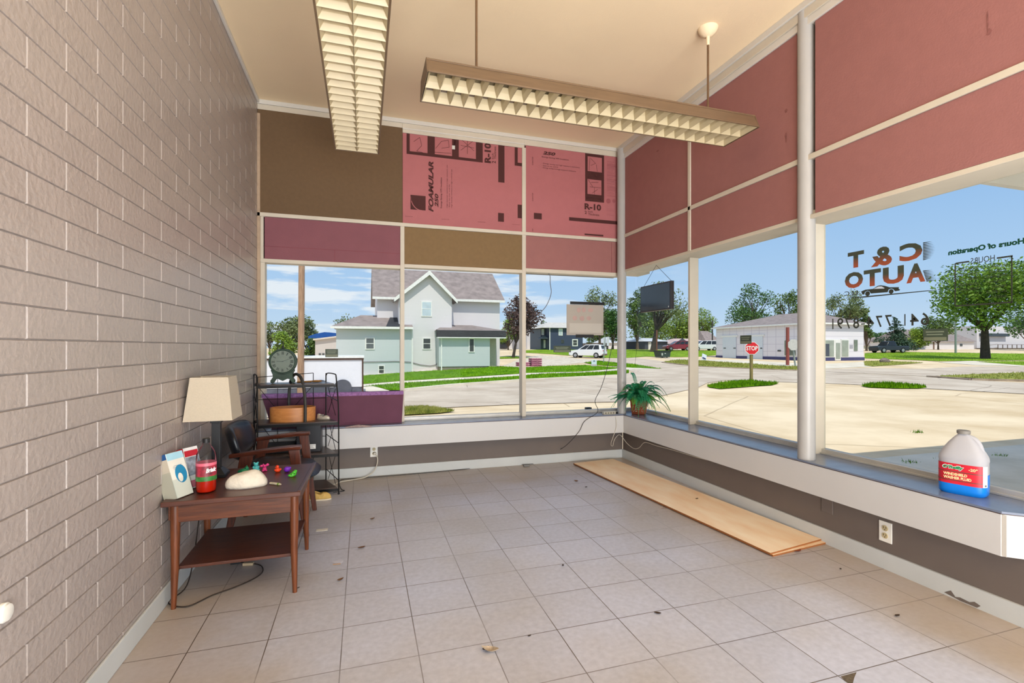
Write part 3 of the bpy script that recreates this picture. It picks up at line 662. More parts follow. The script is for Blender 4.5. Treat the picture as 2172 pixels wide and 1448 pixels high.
# --- drink bottle
t = thing('drink_bottle', 'clear plastic drink bottle, black cap, half full of red-orange drink', 'bottle', (-.762, 2.845, TT))
PET = glassmat('clear_plastic', (.80, .83, .86, 1), .35); LIQ = mat('orange_drink', (226, 42, 12), .15, trans=.35, var=.02, ior=1.33); LABL = mat('bottle_label', (188, 44, 66), .4, col2=(60, 36, 44), scale=34); LGRN = mat('label_green', (50, 120, 50), .4, var=.4, scale=40); LPNK = mat('label_pink', (226, 110, 130), .4)
b = MB(); b.lathe([(.034, 0), (.043, .006), (.0455, .03), (.045, .055), (.045, .175), (.043, .195), (.030, .222), (.0165, .240), (.0155, .252)], (0, 0, 0), 28); b.build('bottle_shell', PET, t, world=False, smooth=True)
b = MB(); b.lathe([(.033, .001), (.0415, .008), (.0440, .03), (.0435, .055), (.0435, .078)], (0, 0, 0), 28); b.build('drink', LIQ, t, world=False, smooth=True)
b = MB(); b.lathe([(.0457, .062), (.0457, .150)], (0, 0, 0), 32); lb = b.build('label', LABL, t, world=False, smooth=True)
b = MB(); b.lathe([(.0459, .062), (.0459, .085)], (0, 0, 0), 32); b.build('green_band', LGRN, lb, world=False, smooth=True)
b = MB(); b.lathe([(.0459, .138), (.0459, .152)], (0, 0, 0), 32); b.build('pink_band', LPNK, lb, world=False, smooth=True)
vd = Vector((.30, -.954, 0)); ux = Vector((.954, .3, 0))
text_part('Brisk', 'lettering', WHT, lb, Vector((-.762, 2.845, TT+.118))+vd*.0478+ux*.018, (.95, .62, .12), (0, 0, 1), .046, .022, .04, .2)
b = MB(); b.lathe([(.0165, .250), (.0168, .270), (.014, .272)], (0, 0, 0), 20); b.build('cap', BLACKP, t, world=False, smooth=True)

# --- white rounded stone-like lump
PLAS = mat('white_plaster', (216, 208, 192), .85, var=.06, scale=30, bump=.5, bscale=60)
b = MB(); b.ell((0, 0, .018), (.098, .062, .064), 36, 20)
for i, v in enumerate(b.v):
    f_ = 1+.05*sin(v.x*60)*cos(v.y*70)+random.uniform(-.008, .008)
    b.v[i] = Vector((v.x*f_*(1-.12*(v.x/.1)), v.y*f_, max(0, v.z*f_+(-.018 if v.x > .05 else 0)*(v.x-.05)*8)))
M_ = Matrix.Translation((-.575, 2.895, TT)) @ Matrix.Rotation(radians(12), 4, 'Z'); b.v = [M_ @ v for v in b.v]
tag(b.build('plaster_mound', PLAS, smooth=True, angle=80), 'off-white bumpy rounded lump at the front of the table', 'ornament')
b = MB(); a = PZ(572, 1024, TT+.006); c = PZ(596, 1027, TT+.006); b.tube([a, a+(c-a)*.1, a+(c-a)*.75, c], [.004, .0065, .0065, .003], 10)
tt_ = b.build('rolled_tube', mat('pale_tube', (196, 186, 160), .5, var=.2, scale=60), smooth=True); tag(tt_, 'small pale crumpled tube with green tip beside the white lump', 'tube')
b = MB(); b.tube([a+(c-a)*.72, a+(c-a)*.85], [.0069, .0069], 10); b.build('green_tip', mat('olive_cap', (110, 140, 60), .5), tt_)

# --- little rubber toys
def toy(name, label, px, py, col, parts, s=1.0, rz=0, accent=None):
    p = PZ(px, py, TT); m = mat(name+'_rubber', col, .35, var=.04, sss=.1)
    t = thing(name, label, 'toy', p, rz)
    b = MB()
    for q in parts: b.ell([c*s for c in q[0]], [c*s for c in q[1]], 14, 9)
    o = b.build('body', m, t, world=False, smooth=True, angle=180)
    rm_ = o.modifiers.new('r', 'REMESH'); rm_.mode = 'VOXEL'; rm_.voxel_size = .0016; rm_.use_smooth_shade = True
    if accent:
        for nm, c, r, cc in accent:
            for cx_ in c: b = MB(); b.ell([q*s for q in cx_], [q*s for q in r], 8, 6); b.build(nm, mat(nm+'_dot', cc, .4), t, world=False, smooth=True)
    return t
eye = lambda pts: [('eye', pts, (.0016, .0012, .0016), (15, 15, 15))]
toy('toy_turtle', 'dark green rubber toy animal behind the white lump, leftmost toy', 518, 1003, (14, 128, 84), [((0, 0, .012), (.026, .018, .014)), ((.012, 0, .026), (.011, .011, .011)), ((.014, -.004, .037), (.004, .004, .006)), ((-.02, .004, .01), (.014, .01, .009)), ((.0, -.015, .006), (.012, .008, .006))], 1.05, eye([(.02, -.006, .029)]) and 0)
toy('toy_bear', 'turquoise rubber toy bear standing behind the white lump', 543, 998, (84, 196, 200), [((0, 0, .015), (.016, .013, .017)), ((0, -.002, .038), (.0125, .011, .0115)), ((-.010, 0, .048), (.0045, .003, .0045)), ((.010, 0, .048), (.0045, .003, .0045)), ((-.012, -.008, .006), (.008, .009, .007)), ((.012, -.008, .006), (.008, .009, .007)), ((-.014, -.004, .022), (.005, .006, .008)), ((.014, -.004, .022), (.005, .006, .008)), ((0, -.012, .035), (.005, .004, .004))], 1.0, .2, eye([(-.004, -.0135, .041), (.004, -.0135, .041)]))
toy('toy_koala', 'bright pink rubber toy animal with big ears, right of the turquoise bear', 561, 999, (220, 58, 130), [((0, 0, .012), (.012, .010, .014)), ((0, -.002, .030), (.011, .010, .010)), ((-.016, 0, .033), (.009, .004, .007)), ((.016, 0, .037), (.009, .004, .008)), ((-.006, 0, .041), (.003, .003, .005)), ((-.009, -.006, .005), (.006, .007, .005)), ((.009, -.006, .005), (.006, .007, .005))], 1.0, .2, eye([(-.004, -.0125, .032), (.004, -.0125, .032)]))
toy('toy_duck', 'red and orange rubber toy duck sitting alone in the middle of the toys', 589, 1001, (232, 70, 24), [((0, 0, .010), (.015, .012, .011)), ((-.002, 0, .028), (.009, .009, .010)), ((-.012, 0, .013), (.006, .008, .005)), ((.014, 0, .014), (.005, .009, .006)), ((-.010, -.002, .026), (.005, .003, .002))], 1.1, .3, eye([(-.006, -.0075, .031)]))
toy('toy_ball', 'shiny purple rubber toy ball beside the green frog', 609, 1001, (112, 40, 182), [((0, 0, .0165), (.019, .016, .0165)), ((.012, 0, .024), (.011, .01, .008))], 1.0, 0)
toy('toy_frog', 'bright green rubber toy frog at the right end of the toys', 621, 1010, (70, 176, 40), [((0, 0, .010), (.018, .012, .010)), ((.008, 0, .020), (.011, .010, .009)), ((.010, -.005, .030), (.004, .004, .005)), ((.016, 0, .026), (.005, .004, .006)), ((-.014, -.004, .008), (.010, .007, .006)), ((-.006, -.010, .004), (.012, .005, .004))], 1.1, .2, [('eye', [(-.008, -.011, .014), (.006, -.012, .016)], (.002, .002, .003), (10, 40, 14))])

# --- armchair
t = thing('armchair', 'low armchair with black vinyl back and seat and dark wooden arms, behind the table', 'chair', (-.6, 3.8, 0))
def pad(name, M_, w_, h_, th_, curve, m, corner=3.2, n=22):
    b = MB(); k_ = 13
    def P3(u, v, s):
        x = u*w_/2; z = v*h_/2; ed = max(abs(u), abs(v))
        return M_ @ Vector((x, curve*(1-u*u)+s*th_/2*math.sqrt(max(0, 1-ed**6)), z))
    g = []
    for s in (-1, 1):
        for i in range(k_):
            for j in range(k_):
                u, v = -1+2*i/(k_-1), -1+2*j/(k_-1)
                # round the corners of the square
                r = (abs(u)**corner+abs(v)**corner)**(1/corner); mxx = max(abs(u), abs(v), 1e-6); f_ = mxx/r if r > 0 else 1
                b.v.append(P3(u*f_, v*f_, s if mxx < .999 else 0))
    for s in range(2):
        for i in range(k_-1):
            for j in range(k_-1):
                a = s*k_*k_+i*k_+j; b.f.append([a, a+1, a+k_+1, a+k_]); b.m.append(0)
    bm = None
    o = b.build(name, m, t, smooth=True, angle=180)
    wd = o.modifiers.new('w', 'WELD'); wd.merge_threshold = .0004
    return o
# back: faces +x, reclined; local X = across (world Y), local Z up, local Y = depth
Mb = Matrix.Translation((-.775, 3.80, .640)) @ Matrix.Rotation(radians(-16), 4, 'Y') @ Matrix.Rotation(-pi/2, 4, 'Z')
pad('backrest', Mb, .56, .25, .055, -.07, VINYL)
Ms = Matrix.Translation((-.545, 3.80, .405)) @ Matrix.Rotation(radians(6), 4, 'Y') @ Matrix.Rotation(-pi/2, 4, 'Z') @ Matrix.Rotation(pi/2, 4, 'X')
pad('seat', Ms, .52, .50, .085, 0, VINYL)
for ya in (3.535, 4.09):
    s = 1 if ya > 3.8 else -1
    b = MB(); P_ = [(-.80, ya-.01*s, .575), (-.68, ya, .590), (-.50, ya+.008*s, .610), (-.40, ya, .612)]
    # arm: flat tapering plank
    prof = [(-.82, .016), (-.74, .022), (-.60, .034), (-.46, .036), (-.395, .030)]
    zz = [.578, .588, .602, .612, .612]
    bi = len(b.v)
    for (x, hw), z in zip(prof, zz): b.v += [Vector((x, ya-hw, z)), Vector((x, ya+hw, z)), Vector((x, ya+hw*.8, z-.026)), Vector((x, ya-hw*.8, z-.026))]
    for i in range(4):
        for k_ in range(4): b.f.append([bi+i*4+k_, bi+i*4+(k_+1) % 4, bi+(i+1)*4+(k_+1) % 4, bi+(i+1)*4+k_]); b.m.append(0)
    b.f.append([bi, bi+1, bi+2, bi+3]); b.f.append([bi+16, bi+17, bi+18, bi+19]); b.m += [0, 0]
    b.build('armrest', ARMW, t, bevel=.005)
    b = MB(); b.prism([(-.475, ya-.013, .590), (-.405, ya-.013, .590), (-.345, ya-.013, 0), (-.375, ya-.013, 0)], (0, .026, 0)); b.build('leg', ARMZ, t, bevel=.006)
    b = MB(); b.prism([(-.755, ya-.013, .575), (-.675, ya-.013, .575), (-.825, ya-.013, 0), (-.855, ya-.013, 0)], (0, .026, 0)); b.build('leg', ARMZ, t, bevel=.006)
    b = MB(); b.bar((-.79, ya, .335), (-.39, ya, .36), .022, .05); b.build('side_rail', ARMW, t, bevel=.004)
for x, z in ((-.40, .352), (-.74, .335)):
    b = MB(); b.bar((x, 3.535, z), (x, 4.09, z), .022, .05); b.build('cross_rail', ARMW, t, bevel=.004)

# --- black wire rack
t = thing('wire_rack', 'tall black folding wire rack with four dark wooden shelves in the left corner', 'shelf', (-.57, 4.64, 0))
yF, yR = 4.47, 4.80
SHW = wood('rack_shelf_wood', (84, 68, 62), (58, 46, 42), 'X', .3)
LX = lambda y: -.83-.09*(y-yF)/(yR-yF)          # the folded-out rack stands a little skewed
RX = lambda y: -.203-.125*(y-yF)/(yR-yF)
def side(fx):
    b = MB(); Q = lambda y, z: (fx(y), y, z)
    fr = [Q(yF, .0), Q(yF, .30), Q(yF+.005, .72), Q(yF+.045, .93), Q(yF+.065, 1.005), Q(yF+.09, 1.028), Q(yR-.06, 1.030), Q(yR-.012, 1.012), Q(yR, .98), Q(yR, .5), Q(yR, 0)]
    b.tube(smooth_path(fr, 4), .0055, 8); b.build('side_frame', BLACKM, t, smooth=True)
    b = MB()
    for z in (.12, .44, .80): b.tube([Q(yF+.004, z), Q(yR, z+.03)], .0035, 6)
    for z0_, z1_ in ((.07, .32), (.37, .62), (.67, .90)):
        b.tube([Q(yF+.08, z0_), Q(yR-.06, z1_)], .0025, 6); b.tube([Q(yR-.06, z0_), Q(yF+.08, z1_)], .0025, 6)
    b.build('cross_wires', BLACKM, t)
side(LX); side(RX)
xl_, xr_ = LX(yR), RX(yR)
b = MB(); b.tube([(xl_+.03, yR, 1.0), (xl_+.03, yR, .02)], .004, 6); b.tube([(-.73, yR, .98), (-.73, yR, .02)], .0025, 6); b.tube([(-.435, yR, 1.03), (-.435, yR, .02)], .0035, 6)
b.tube([(xl_+.03, yR, 1.0), (-.435, yR, 1.03)], .0035, 6); b.tube([(xl_, yR, .80), (xr_, yR, .80)], .0025, 6); b.tube([(xl_, yR, .45), (xr_, yR, .45)], .0025, 6)
for z0_, z1_ in ((.70, .92), (.38, .62), (.08, .32)):
    b.tube([(xl_+.03, yR, z1_), (-.73, yR, z0_)], .0025, 6); b.tube([(-.435, yR, z1_), (-.62, yR, z0_)], .0025, 6)
b.build('rear_wires', BLACKM, t)
for z, dx in ((.945, .02), (.622, 0), (.352, 0), (.052, 0)):
    y0s = yF+.01+(.045 if dx else 0); y1s = yR-.01
    o_ = MB().prism([(LX(y0s)+.008+dx, y0s, z-.006), (RX(y0s)-.008-dx*.5, y0s, z-.006), (RX(y1s)-.008, y1s, z-.006), (LX(y1s)+.008, y1s, z-.006)], (0, 0, .012)).build('shelf', SHW, t, bevel=.002)
    for y in (y0s-.004, yR-.004): MB().bar((LX(y), y, z-.014), (RX(y), y, z-.014), .006, .022).build('shelf_rim', BLACKM, o_)
for fx in (LX, RX):
    for y in (yF, yR): MB().ell((fx(y), y, .008), (.010, .010, .008), 10, 6).build('foot_cap', BLACKP, t, smooth=True)

# --- clock on the rack
VERD = mat('verdigris_metal', (48, 68, 56), .6, var=.35, scale=14, bump=.2, bscale=60)
DARKV = mat('aged_dark_metal', (34, 42, 36), .6, var=.3, scale=20)
FACE = mat('clock_paper', (112, 124, 114), .6, var=.1, scale=12)
cx, cyy, cz = -.667, 4.665, 1.140
t = thing('mantel_clock', 'round green metal mantel clock with roman numerals and curled feet on the rack top', 'clock', (cx, cyy, .951))
Rm = lambda z, y=0: Matrix.Translation((cx, cyy+y, z)) @ Matrix.Rotation(pi/2, 4, 'X')
b = MB(); b.lathe([(.104, -.03), (.112, -.026), (.113, .018), (.109, .028), (.100, .030), (.094, .024), (.094, .020)], (0, 0, 0), 48, M=Rm(cz)); b.build('case', VERD, t, smooth=True)
b = MB(); b.lathe([(.097, .0215), (.097, .0225)], (0, 0, 0), 48, M=Rm(cz)); dial = b.build('dial', FACE, t)
yf = cyy-.0245
nums = ['XII', 'I', 'II', 'III', 'IIII', 'V', 'VI', 'VII', 'VIII', 'IX', 'X', 'XI']
for i, s in enumerate(nums):
    th_ = radians(90-30*i); rad = Vector((cos(th_), 0, sin(th_))); tan_ = Vector((sin(th_), 0, -cos(th_)))
    wdt = {'I': .006, 'V': .014, 'X': .014}.get(s, .010+.0055*(len(s)-1))
    text_part(s, 'numeral', DARKV, dial, Vector((cx, yf+.001, cz))+rad*.074, tan_, rad, wdt, .026, .02)
b = MB(); b.bar((cx-.006, yf-.002, cz), (cx+.062, yf-.002, cz+.026), .0012, .0045, up=(0, 1, 0)); b.build('minute_hand', BLACKP, dial)
b = MB(); b.bar((cx+.006, yf-.003, cz), (cx-.045, yf-.003, cz+.004), .0012, .006, up=(0, 1, 0)); b.build('hour_hand', BLACKP, dial)
b = MB(); b.lathe([(.012, .098), (.016, .104), (.010, .116), (.013, .122), (.012, .128), (.006, .138), (.0045, .158), (.006, .168), (.003, .176)], (cx, cyy, cz), 16); b.build('finial', DARKV, t, smooth=True)
half = [(0, -.168), (.016, -.160), (.036, -.150), (.052, -.152), (.062, -.166), (.068, -.180), (.082, -.188), (.096, -.180), (.098, -.164), (.088, -.150), (.078, -.134), (.080, -.110), (.095, -.075), (.08, -.06)]
poly = [(x, z) for x, z in half]+[(-x, z) for x, z in half[::-1][:-1]]
b = MB(); b.prism([(cx+x, cyy-.022, cz+z) for x, z in poly], (0, .044, 0)); b.build('scroll_base', VERD, t, bevel=.004)

# --- oval wooden box basket with a bent handle
BENT = wood('bentwood', (206, 140, 78), (186, 118, 62), 'X', .4, 4)
HND = mat('dark_handle', (52, 50, 46), .45, var=.3, scale=12)
t = thing('oval_basket', 'oval pale bentwood basket with tall dark arched handle on the second shelf', 'basket', (-.585, 4.63, .628))
b = MB(); n = 48
for r_, z in ((1, 0), (1, .118), (.965, .118), (.965, .006)):
    b.v += [Vector((-.585+.183*r_*cos(2*pi*k_/n), 4.645+.115*r_*sin(2*pi*k_/n), .628+z)) for k_ in range(n)]
for i in range(3):
    for k_ in range(n): b.f.append([i*n+k_, i*n+(k_+1) % n, (i+1)*n+(k_+1) % n, (i+1)*n+k_]); b.m.append(0)
b.f.append(list(range(n))); b.f.append([3*n+k_ for k_ in range(n)]); b.m += [0, 0]
b.build('oval_box', BENT, t, smooth=True)
P_ = [(-.475, 4.515, .615), (-.473, 4.512, .70), (-.475, 4.515, .82), (-.488, 4.53, .93), (-.515, 4.57, 1.005), (-.56, 4.645, 1.03), (-.60, 4.72, 1.0), (-.625, 4.765, .93), (-.635, 4.778, .80), (-.636, 4.775, .66)]
b = MB(); P_ = smooth_path(P_, 5)
for i in range(len(P_)-1): pass
b.tube(P_, [.013]*len(P_), 8); b.build('handle', HND, t, smooth=True)

# --- child's shoe
def shoe(name, label, loc, rz, upper, sole, s=1.0, strap=None):
    t = thing(name, label, 'shoe', loc, rz)
    b = MB(); b.lathe([(.95, 0), (1, .1), (1, 1)], (0, 0, 0), 28, sx=.062*s, sy=.022*s, M=Matrix.Diagonal((1, 1, .008*s, 1))); b.build('sole', sole, t, world=False, smooth=True)
    b = MB(); n = 28; rings = [(1, .008), (1.0, .016), (.93, .028)]
    for i, (r_, z) in enumerate(rings+[(.8, .034)]):
        for k_ in range(n):
            a = 2*pi*k_/n; x = .060*cos(a)*r_; y = .021*sin(a)*r_
            zz_ = z + (.020*max(0, -cos(a)) if i >= 2 else 0)
            b.v.append(Vector((x*s, y*s, zz_*s)))
    for i in range(3):
        for k_ in range(n): b.f.append([i*n+k_, i*n+(k_+1) % n, (i+1)*n+(k_+1) % n, (i+1)*n+k_]); b.m.append(0)
    # toe cap over the front half
    tb = len(b.v)
    for j in range(1, 5):
        for k_ in range(n):
            a = 2*pi*k_/n; r_ = .8*(1-j/5); x = (.060*cos(a)*r_+.02*j/5); y = .021*sin(a)*r_
            b.v.append(Vector((x*s, y*s, (.034+.006*sin(j/5*pi))*s)))
    base_i = 3*n
    for j in range(4):
        for k_ in range(n):
            a = 2*pi*k_/n
            if cos(a) < .05: continue
            lo = base_i if j == 0 else tb+(j-1)*n; hi = tb+j*n
            b.f.append([lo+k_, lo+(k_+1) % n, hi+(k_+1) % n, hi+k_]); b.m.append(0)
    o = b.build('upper', upper, t, world=False, smooth=True, angle=180); so = o.modifiers.new('s', 'SOLIDIFY'); so.thickness = .002
    if strap:
        b = MB(); b.tube([(-.008*s, -.018*s, .03*s), (-.006*s, -.01*s, .044*s), (-.006*s, .01*s, .044*s), (-.008*s, .018*s, .03*s)], .0035*s, 8); b.build('strap', strap, t, world=False, smooth=True)
    return t
SILV = mat('silver_leather', (186, 180, 166), .35, metal=.3, var=.15, scale=30)
shoe('child_shoe', 'small silver child shoe with strap on the second shelf, right of the basket', (-.335, 4.60, .628), radians(-25), SILV, mat('grey_sole', (120, 112, 100), .7), 1.0, SILV)
YEL = mat('yellow_canvas', (206, 170, 96), .7, var=.15, scale=40)
shoe('canvas_shoe', 'yellowish canvas shoe on the floor beneath the wire rack', (-.345, 4.36, .0), radians(-10), YEL, mat('cream_sole', (220, 206, 180), .6), 1.5)

# --- spoon/brush on rack top, black box on the third shelf
b = MB(); b.ell((-.40, 4.70, .962), (.05, .018, .010), 14, 8, M=Matrix.Rotation(-.2, 4, 'Z')); b.tube([(-.44, 4.70, .960), (-.56, 4.70, .957)], [.008, .006], 8)
tag(b.build('wooden_spoon', mat('amber_wood', (160, 112, 48), .4), smooth=True), 'amber wooden scoop lying on the top shelf right of the clock', 'scoop')
t = thing('black_box', 'black box with a white sticker on the third shelf of the rack', 'box', (-.46, 4.68, .358))
MB().box(-.55, -.355, 4.57, 4.78, .358, .588).build('carton', mat('black_carton', (30, 30, 36), .4, var=.1), t, bevel=.004)
MB().box(-.475, -.395, 4.568, 4.5695, .385, .425).build('sticker', WHT, t)
mb = MB()
for i in range(4): mb.box(-.472, -.40-random.uniform(0, .02), 4.5675, 4.568, .391+i*.008, .393+i*.008)
mb.build('sticker_print', BLACKP, t)
t = thing('silver_radio', 'dark flat device with a tiny white display behind the chair arms', 'device', (-.68, 4.66, .358))
MB().box(-.80, -.57, 4.58, 4.76, .358, .43).build('device_body', BLACKP, t, bevel=.006)
MB().box(-.655, -.625, 4.5785, 4.5795, .385, .41).build('display', WHT, t)
b = MB(); b.hexa([(-.84, 4.56, .445), (-.70, 4.56, .445), (-.70, 4.74, .445), (-.84, 4.74, .445)], [(-.84, 4.56, .50), (-.70, 4.56, .50), (-.70, 4.74, .50), (-.84, 4.74, .50)])

# --- things on the benches
CLR = glassmat('clear_wrap', (.93, .9, .88, 1), .25)
b = MB(); c = PZ(760, 905, .525)
for i in range(26):
    a = 2*pi*i/26; r_ = .11+.02*sin(i*2.3); b.v.append(Vector((c.x+r_*cos(a), c.y-.02+.03*sin(a), .524+.006*abs(sin(i*1.7)))))
b.v.append(Vector((c.x, c.y, .545))); 
for i in range(26): b.f.append([i, (i+1) % 26, 26]); b.m.append(0)
tag(b.build('plastic_wrap', mat('crumpled_film', (186, 168, 164), .25, var=.2, scale=60, bump=.6, bscale=60)), 'crumpled clear plastic film on the bench under the purple foam', 'plastic film')
b = MB(); c = PZ(823, 896, .525); b.prism([(c.x-.06, c.y-.012, .521), (c.x-.05, c.y+.012, .521), (c.x+.05, c.y+.008, .521), (c.x+.065, c.y-.004, .521)], (0, 0, .016))
tag(b.build('wood_scrap', mat('brown_scrap', (110, 80, 44), .7, var=.3, scale=60), bevel=.003), 'small brown scrap on the far bench at the end of the purple foam', 'scrap')
b = MB(); c = PZ(1248, 872, .52); b.box(c.x-.035, c.x+.035, c.y-.02, c.y+.03, .5205, .566)
t_ = tag(b.build('power_adapter', BLACKP, bevel=.004), 'small black box sitting on the far bench left of the corner', 'adapter')
WCORD = mat('white_cord', (206, 200, 186), .5); BCORD = mat('black_cord', (34, 34, 34), .5)
t = thing('power_strip', 'grey multi-outlet strip at the corner of the far bench', 'power strip', (2.6, 4.875, .52))
MB().box(2.53, 2.69, 4.855, 4.905, .5205, .553).build('strip_body', mat('beige_plastic', (196, 190, 172), .45), t, bevel=.004)
for i in range(4): MB().box(2.54+i*.032, 2.562+i*.032, 4.8535, 4.8548, .528, .546).build('socket', mat('grey_socket', (120, 116, 104), .6), t)
MB().box(2.672, 2.70, 4.848, 4.8545, .524, .548).build('plug', BLACKP, t)

# cords
def cord_(label, pts, r, m, name='cord'):
    b = MB(); b.tube(smooth_path(pts, 5), r, 6); return tag(b.build(name, m, smooth=True), label, 'cord')
yk = 4.975
cord_('thin black cord hanging from the far window down over the bench to the floor', [tuple(PY(1308, 690, yk)), tuple(PY(1298, 735, yk)), tuple(PY(1288, 780, yk)), tuple(PY(1275, 822, yk-.03)), tuple(PY(1262, 850, yk-.08)), (2.44, 4.832, .56), tuple(PY(1240, 893, 4.825)), tuple(PY(1228, 915, 4.83)), tuple(PY(1200, 945, 4.88)), tuple(PZ(1172, 962, .05)), tuple(PZ(1150, 979, .008)), tuple(PZ(1122, 984, .006)), tuple(PZ(1050, 988, .006)), tuple(PZ(960, 997, .006)), tuple(PZ(850, 1007, .006)), tuple(PZ(760, 1014, .006)), tuple(PZ(722, 1018, .006)), (-.19, 4.62, .006), (-.16, 4.55, .006), (-.25, 4.52, .006)], .0032, BCORD)
cord_('thin grey wire hanging down the third far pane from the transom', [(1.906, 5.04, 2.09), tuple(PY(1166, 583, 5.04)), tuple(PY(1167, 600, 5.04)), tuple(PY(1169, 622, 5.04)), tuple(PY(1160, 646, 5.05)), tuple(PY(1148, 661, 5.06)), tuple(PY(1124, 683, 5.07))], .004, mat('grey_wire', (110, 112, 118), .5))
cord_('thin green cord dangling beside the plant below the hanging screen', [(2.858, 4.60, 1.637), tuple(PX(1356, 668, 2.858)), tuple(PX(1353, 700, 2.86)), tuple(PX(1350, 740, 2.87)), tuple(PX(1347, 775, 2.88))], .0018, mat('green_cord', (40, 58, 44), .5))
cord_('white cord looping down from the power strip and sagging along the right bench', [(2.655, 4.85, .525), (2.665, 4.828, .45), (2.66, 4.83, .36), tuple(PY(1296, 940, 4.86)), tuple(PY(1300, 945, 4.9)), (2.70, 4.93, .225), (2.75, 4.90, .28), tuple(PX(1330, 940, 2.80)), tuple(PX(1345, 951, 2.82)), tuple(PX(1356, 949, 2.82)), tuple(PX(1368, 938, 2.80)), tuple(PX(1392, 945, 2.79)), tuple(PX(1430, 955, 2.785)), tuple(PX(1480, 970, 2.78)), tuple(PX(1530, 983, 2.78)), (2.79, 2.6, .312)], .003, WCORD)
t = tag(MB().box(PY(1118, 984, 4.9).x-.03, PY(1118, 984, 4.9).x+.03, 4.91, 4.94, .0005, .018).build('inline_switch', mat('grey_plastic', (120, 120, 118), .5), bevel=.003), 'small grey inline box on the thin cord at the far baseboard', 'switch')

# outlets
OUTW = mat('outlet_plate', (236, 234, 226), .35); OUTB = mat('outlet_tan', (196, 180, 140), .4)
def outlet(label, M_, wd=.072, ht=.116):
    t = thing('wall_outlet', label, 'outlet', M_.to_translation(), 0)
    b = MB(); b.box(-wd/2, wd/2, -.006, 0, -ht/2, ht/2, 0, M_); pl = b.build('cover_plate', OUTW, t, bevel=.002)
    for z in (.021, -.021):
        b = MB(); b.lathe([(.0165, 0), (.0165, .003)], (0, 0, 0), 20, M=M_ @ Matrix.Translation((0, -.006, z)) @ Matrix.Rotation(pi/2, 4, 'X')); sk = b.build('receptacle', OUTB, t)
        b = MB(); b.box(-.0085, -.0060, -.0098, -.009, z-.001, z+.010, 0, M_).box(.0050, .0075, -.0098, -.009, z, z+.009, 0, M_); b.lathe([(.0028, 0), (.0028, .001)], (0, 0, 0), 10, M=M_ @ Matrix.Translation((0, -.009, z-.008)) @ Matrix.Rotation(pi/2, 4, 'X'))
        b.build('slots', BLACKP, sk)
    return t
outlet('white double wall outlet under the right bench', Matrix.Translation((2.8445, 2.032, .211)) @ Matrix.Rotation(-pi/2, 4, 'Z'))
o2 = outlet('double wall outlet under the far bench with a white plug and cord', Matrix.Translation((.098, 4.9995, .245)), .07, .11)
b = MB(); b.lathe([(.014, 0), (.017, .012), (.012, .03)], (0, 0, 0), 14, M=Matrix.Translation((.105, 4.992, .225)) @ Matrix.Rotation(pi/2, 4, 'X'))
wc = tag(b.build('extension_cord', WCORD, smooth=True), 'white cord plugged in under the far bench and running to the floor', 'cord')
b = MB(); b.tube(smooth_path([(.105, 4.965, .222), (.125, 4.95, .205), (.13, 4.94, .15), (.10, 4.93, .07), (.02, 4.93, .015), (-.1, 4.90, .006), (-.2, 4.86, .006), (-.26, 4.78, .006)], 5), .005, 8); b.build('cable', WCORD, wc, smooth=True)

# blank plate and small knob
MB().box(2.838, 2.8445, 2.36, 2.44, .20, .33).build('trim_24', TAUPE, bevel=.002)['kind'] = 'structure'
p = PX(3, 1300, XL); b = MB(); Rz = Matrix.Translation(p) @ Matrix.Rotation(pi/2, 4, 'Y'); b.lathe([(.026, 0), (.026, .008), (.022, .010), (.022, .015), (.012, .017)], (0, 0, 0), 24, M=Rz)
tag(b.build('pipe_stub', OUTW, smooth=True), 'round white stub on the block wall at the lower left edge', 'wall fitting')

# --- hanging monitor panel in the right window
t = thing('hanging_screen', 'flat dark screen hung by a wire in the first right-hand pane', 'screen', (2.88, 4.35, 1.60))
y0_, y1_, z0_, z1_ = 4.07, 4.62, 1.635, 1.91
MB().box(2.84, 2.875, y0_, y1_, z0_, z1_).build('bezel', mat('screen_bezel', (38, 32, 36), .4), t, bevel=.002)
SCR = mat('dark_screen', (52, 66, 80), .18, var=.15, scale=3)
MB().box(2.8385, 2.8395, y0_+.02, y1_-.012, z0_+.012, z1_-.012).build('display', SCR, t)
MB().box(2.8375, 2.8384, y0_+.035, y0_+.043, z0_+.02, z0_+.034).build('badge', WHT, t)
b = MB(); b.tube([(2.858, y0_+.02, z1_), (2.85, 4.335, 2.10), (2.858, y1_-.04, z1_)], .002, 6); b.build('hanging_wire', BLACKM, t)
# --- open card in the back window
t = thing('window_card', 'pale translucent card taped with black strips in the third far pane', 'sign', (2.35, 5.07, 1.39))
CARD = mat('card_back', (172, 164, 154), .7, var=.03, scale=4); CARD2 = mat('card_white_field', (188, 182, 172), .7, var=.02); GH = mat('ghost_red_print', (182, 154, 146), .7)
Yc = 5.07
a, b_ = PY(1202, 645, Yc), PY(1280, 711, Yc)
MB().box(a.x, b_.x, Yc, Yc+.004, b_.z, a.z).build('card', CARD, t)
a, b_ = PY(1208, 685, Yc), PY(1276, 706, Yc); MB().box(a.x, b_.x, Yc-.001, Yc, b_.z, a.z).build('pale_field', CARD2, t)
for (x0, y0_, x1, y1_) in ((1209, 639, 1282, 647), (1221, 709, 1259, 716)):
    a, b_ = PY(x0, y0_, Yc), PY(x1, y1_, Yc); MB().box(a.x, b_.x, Yc-.004, Yc-.0012, b_.z, a.z).build('black_tape', BLACKP, t)
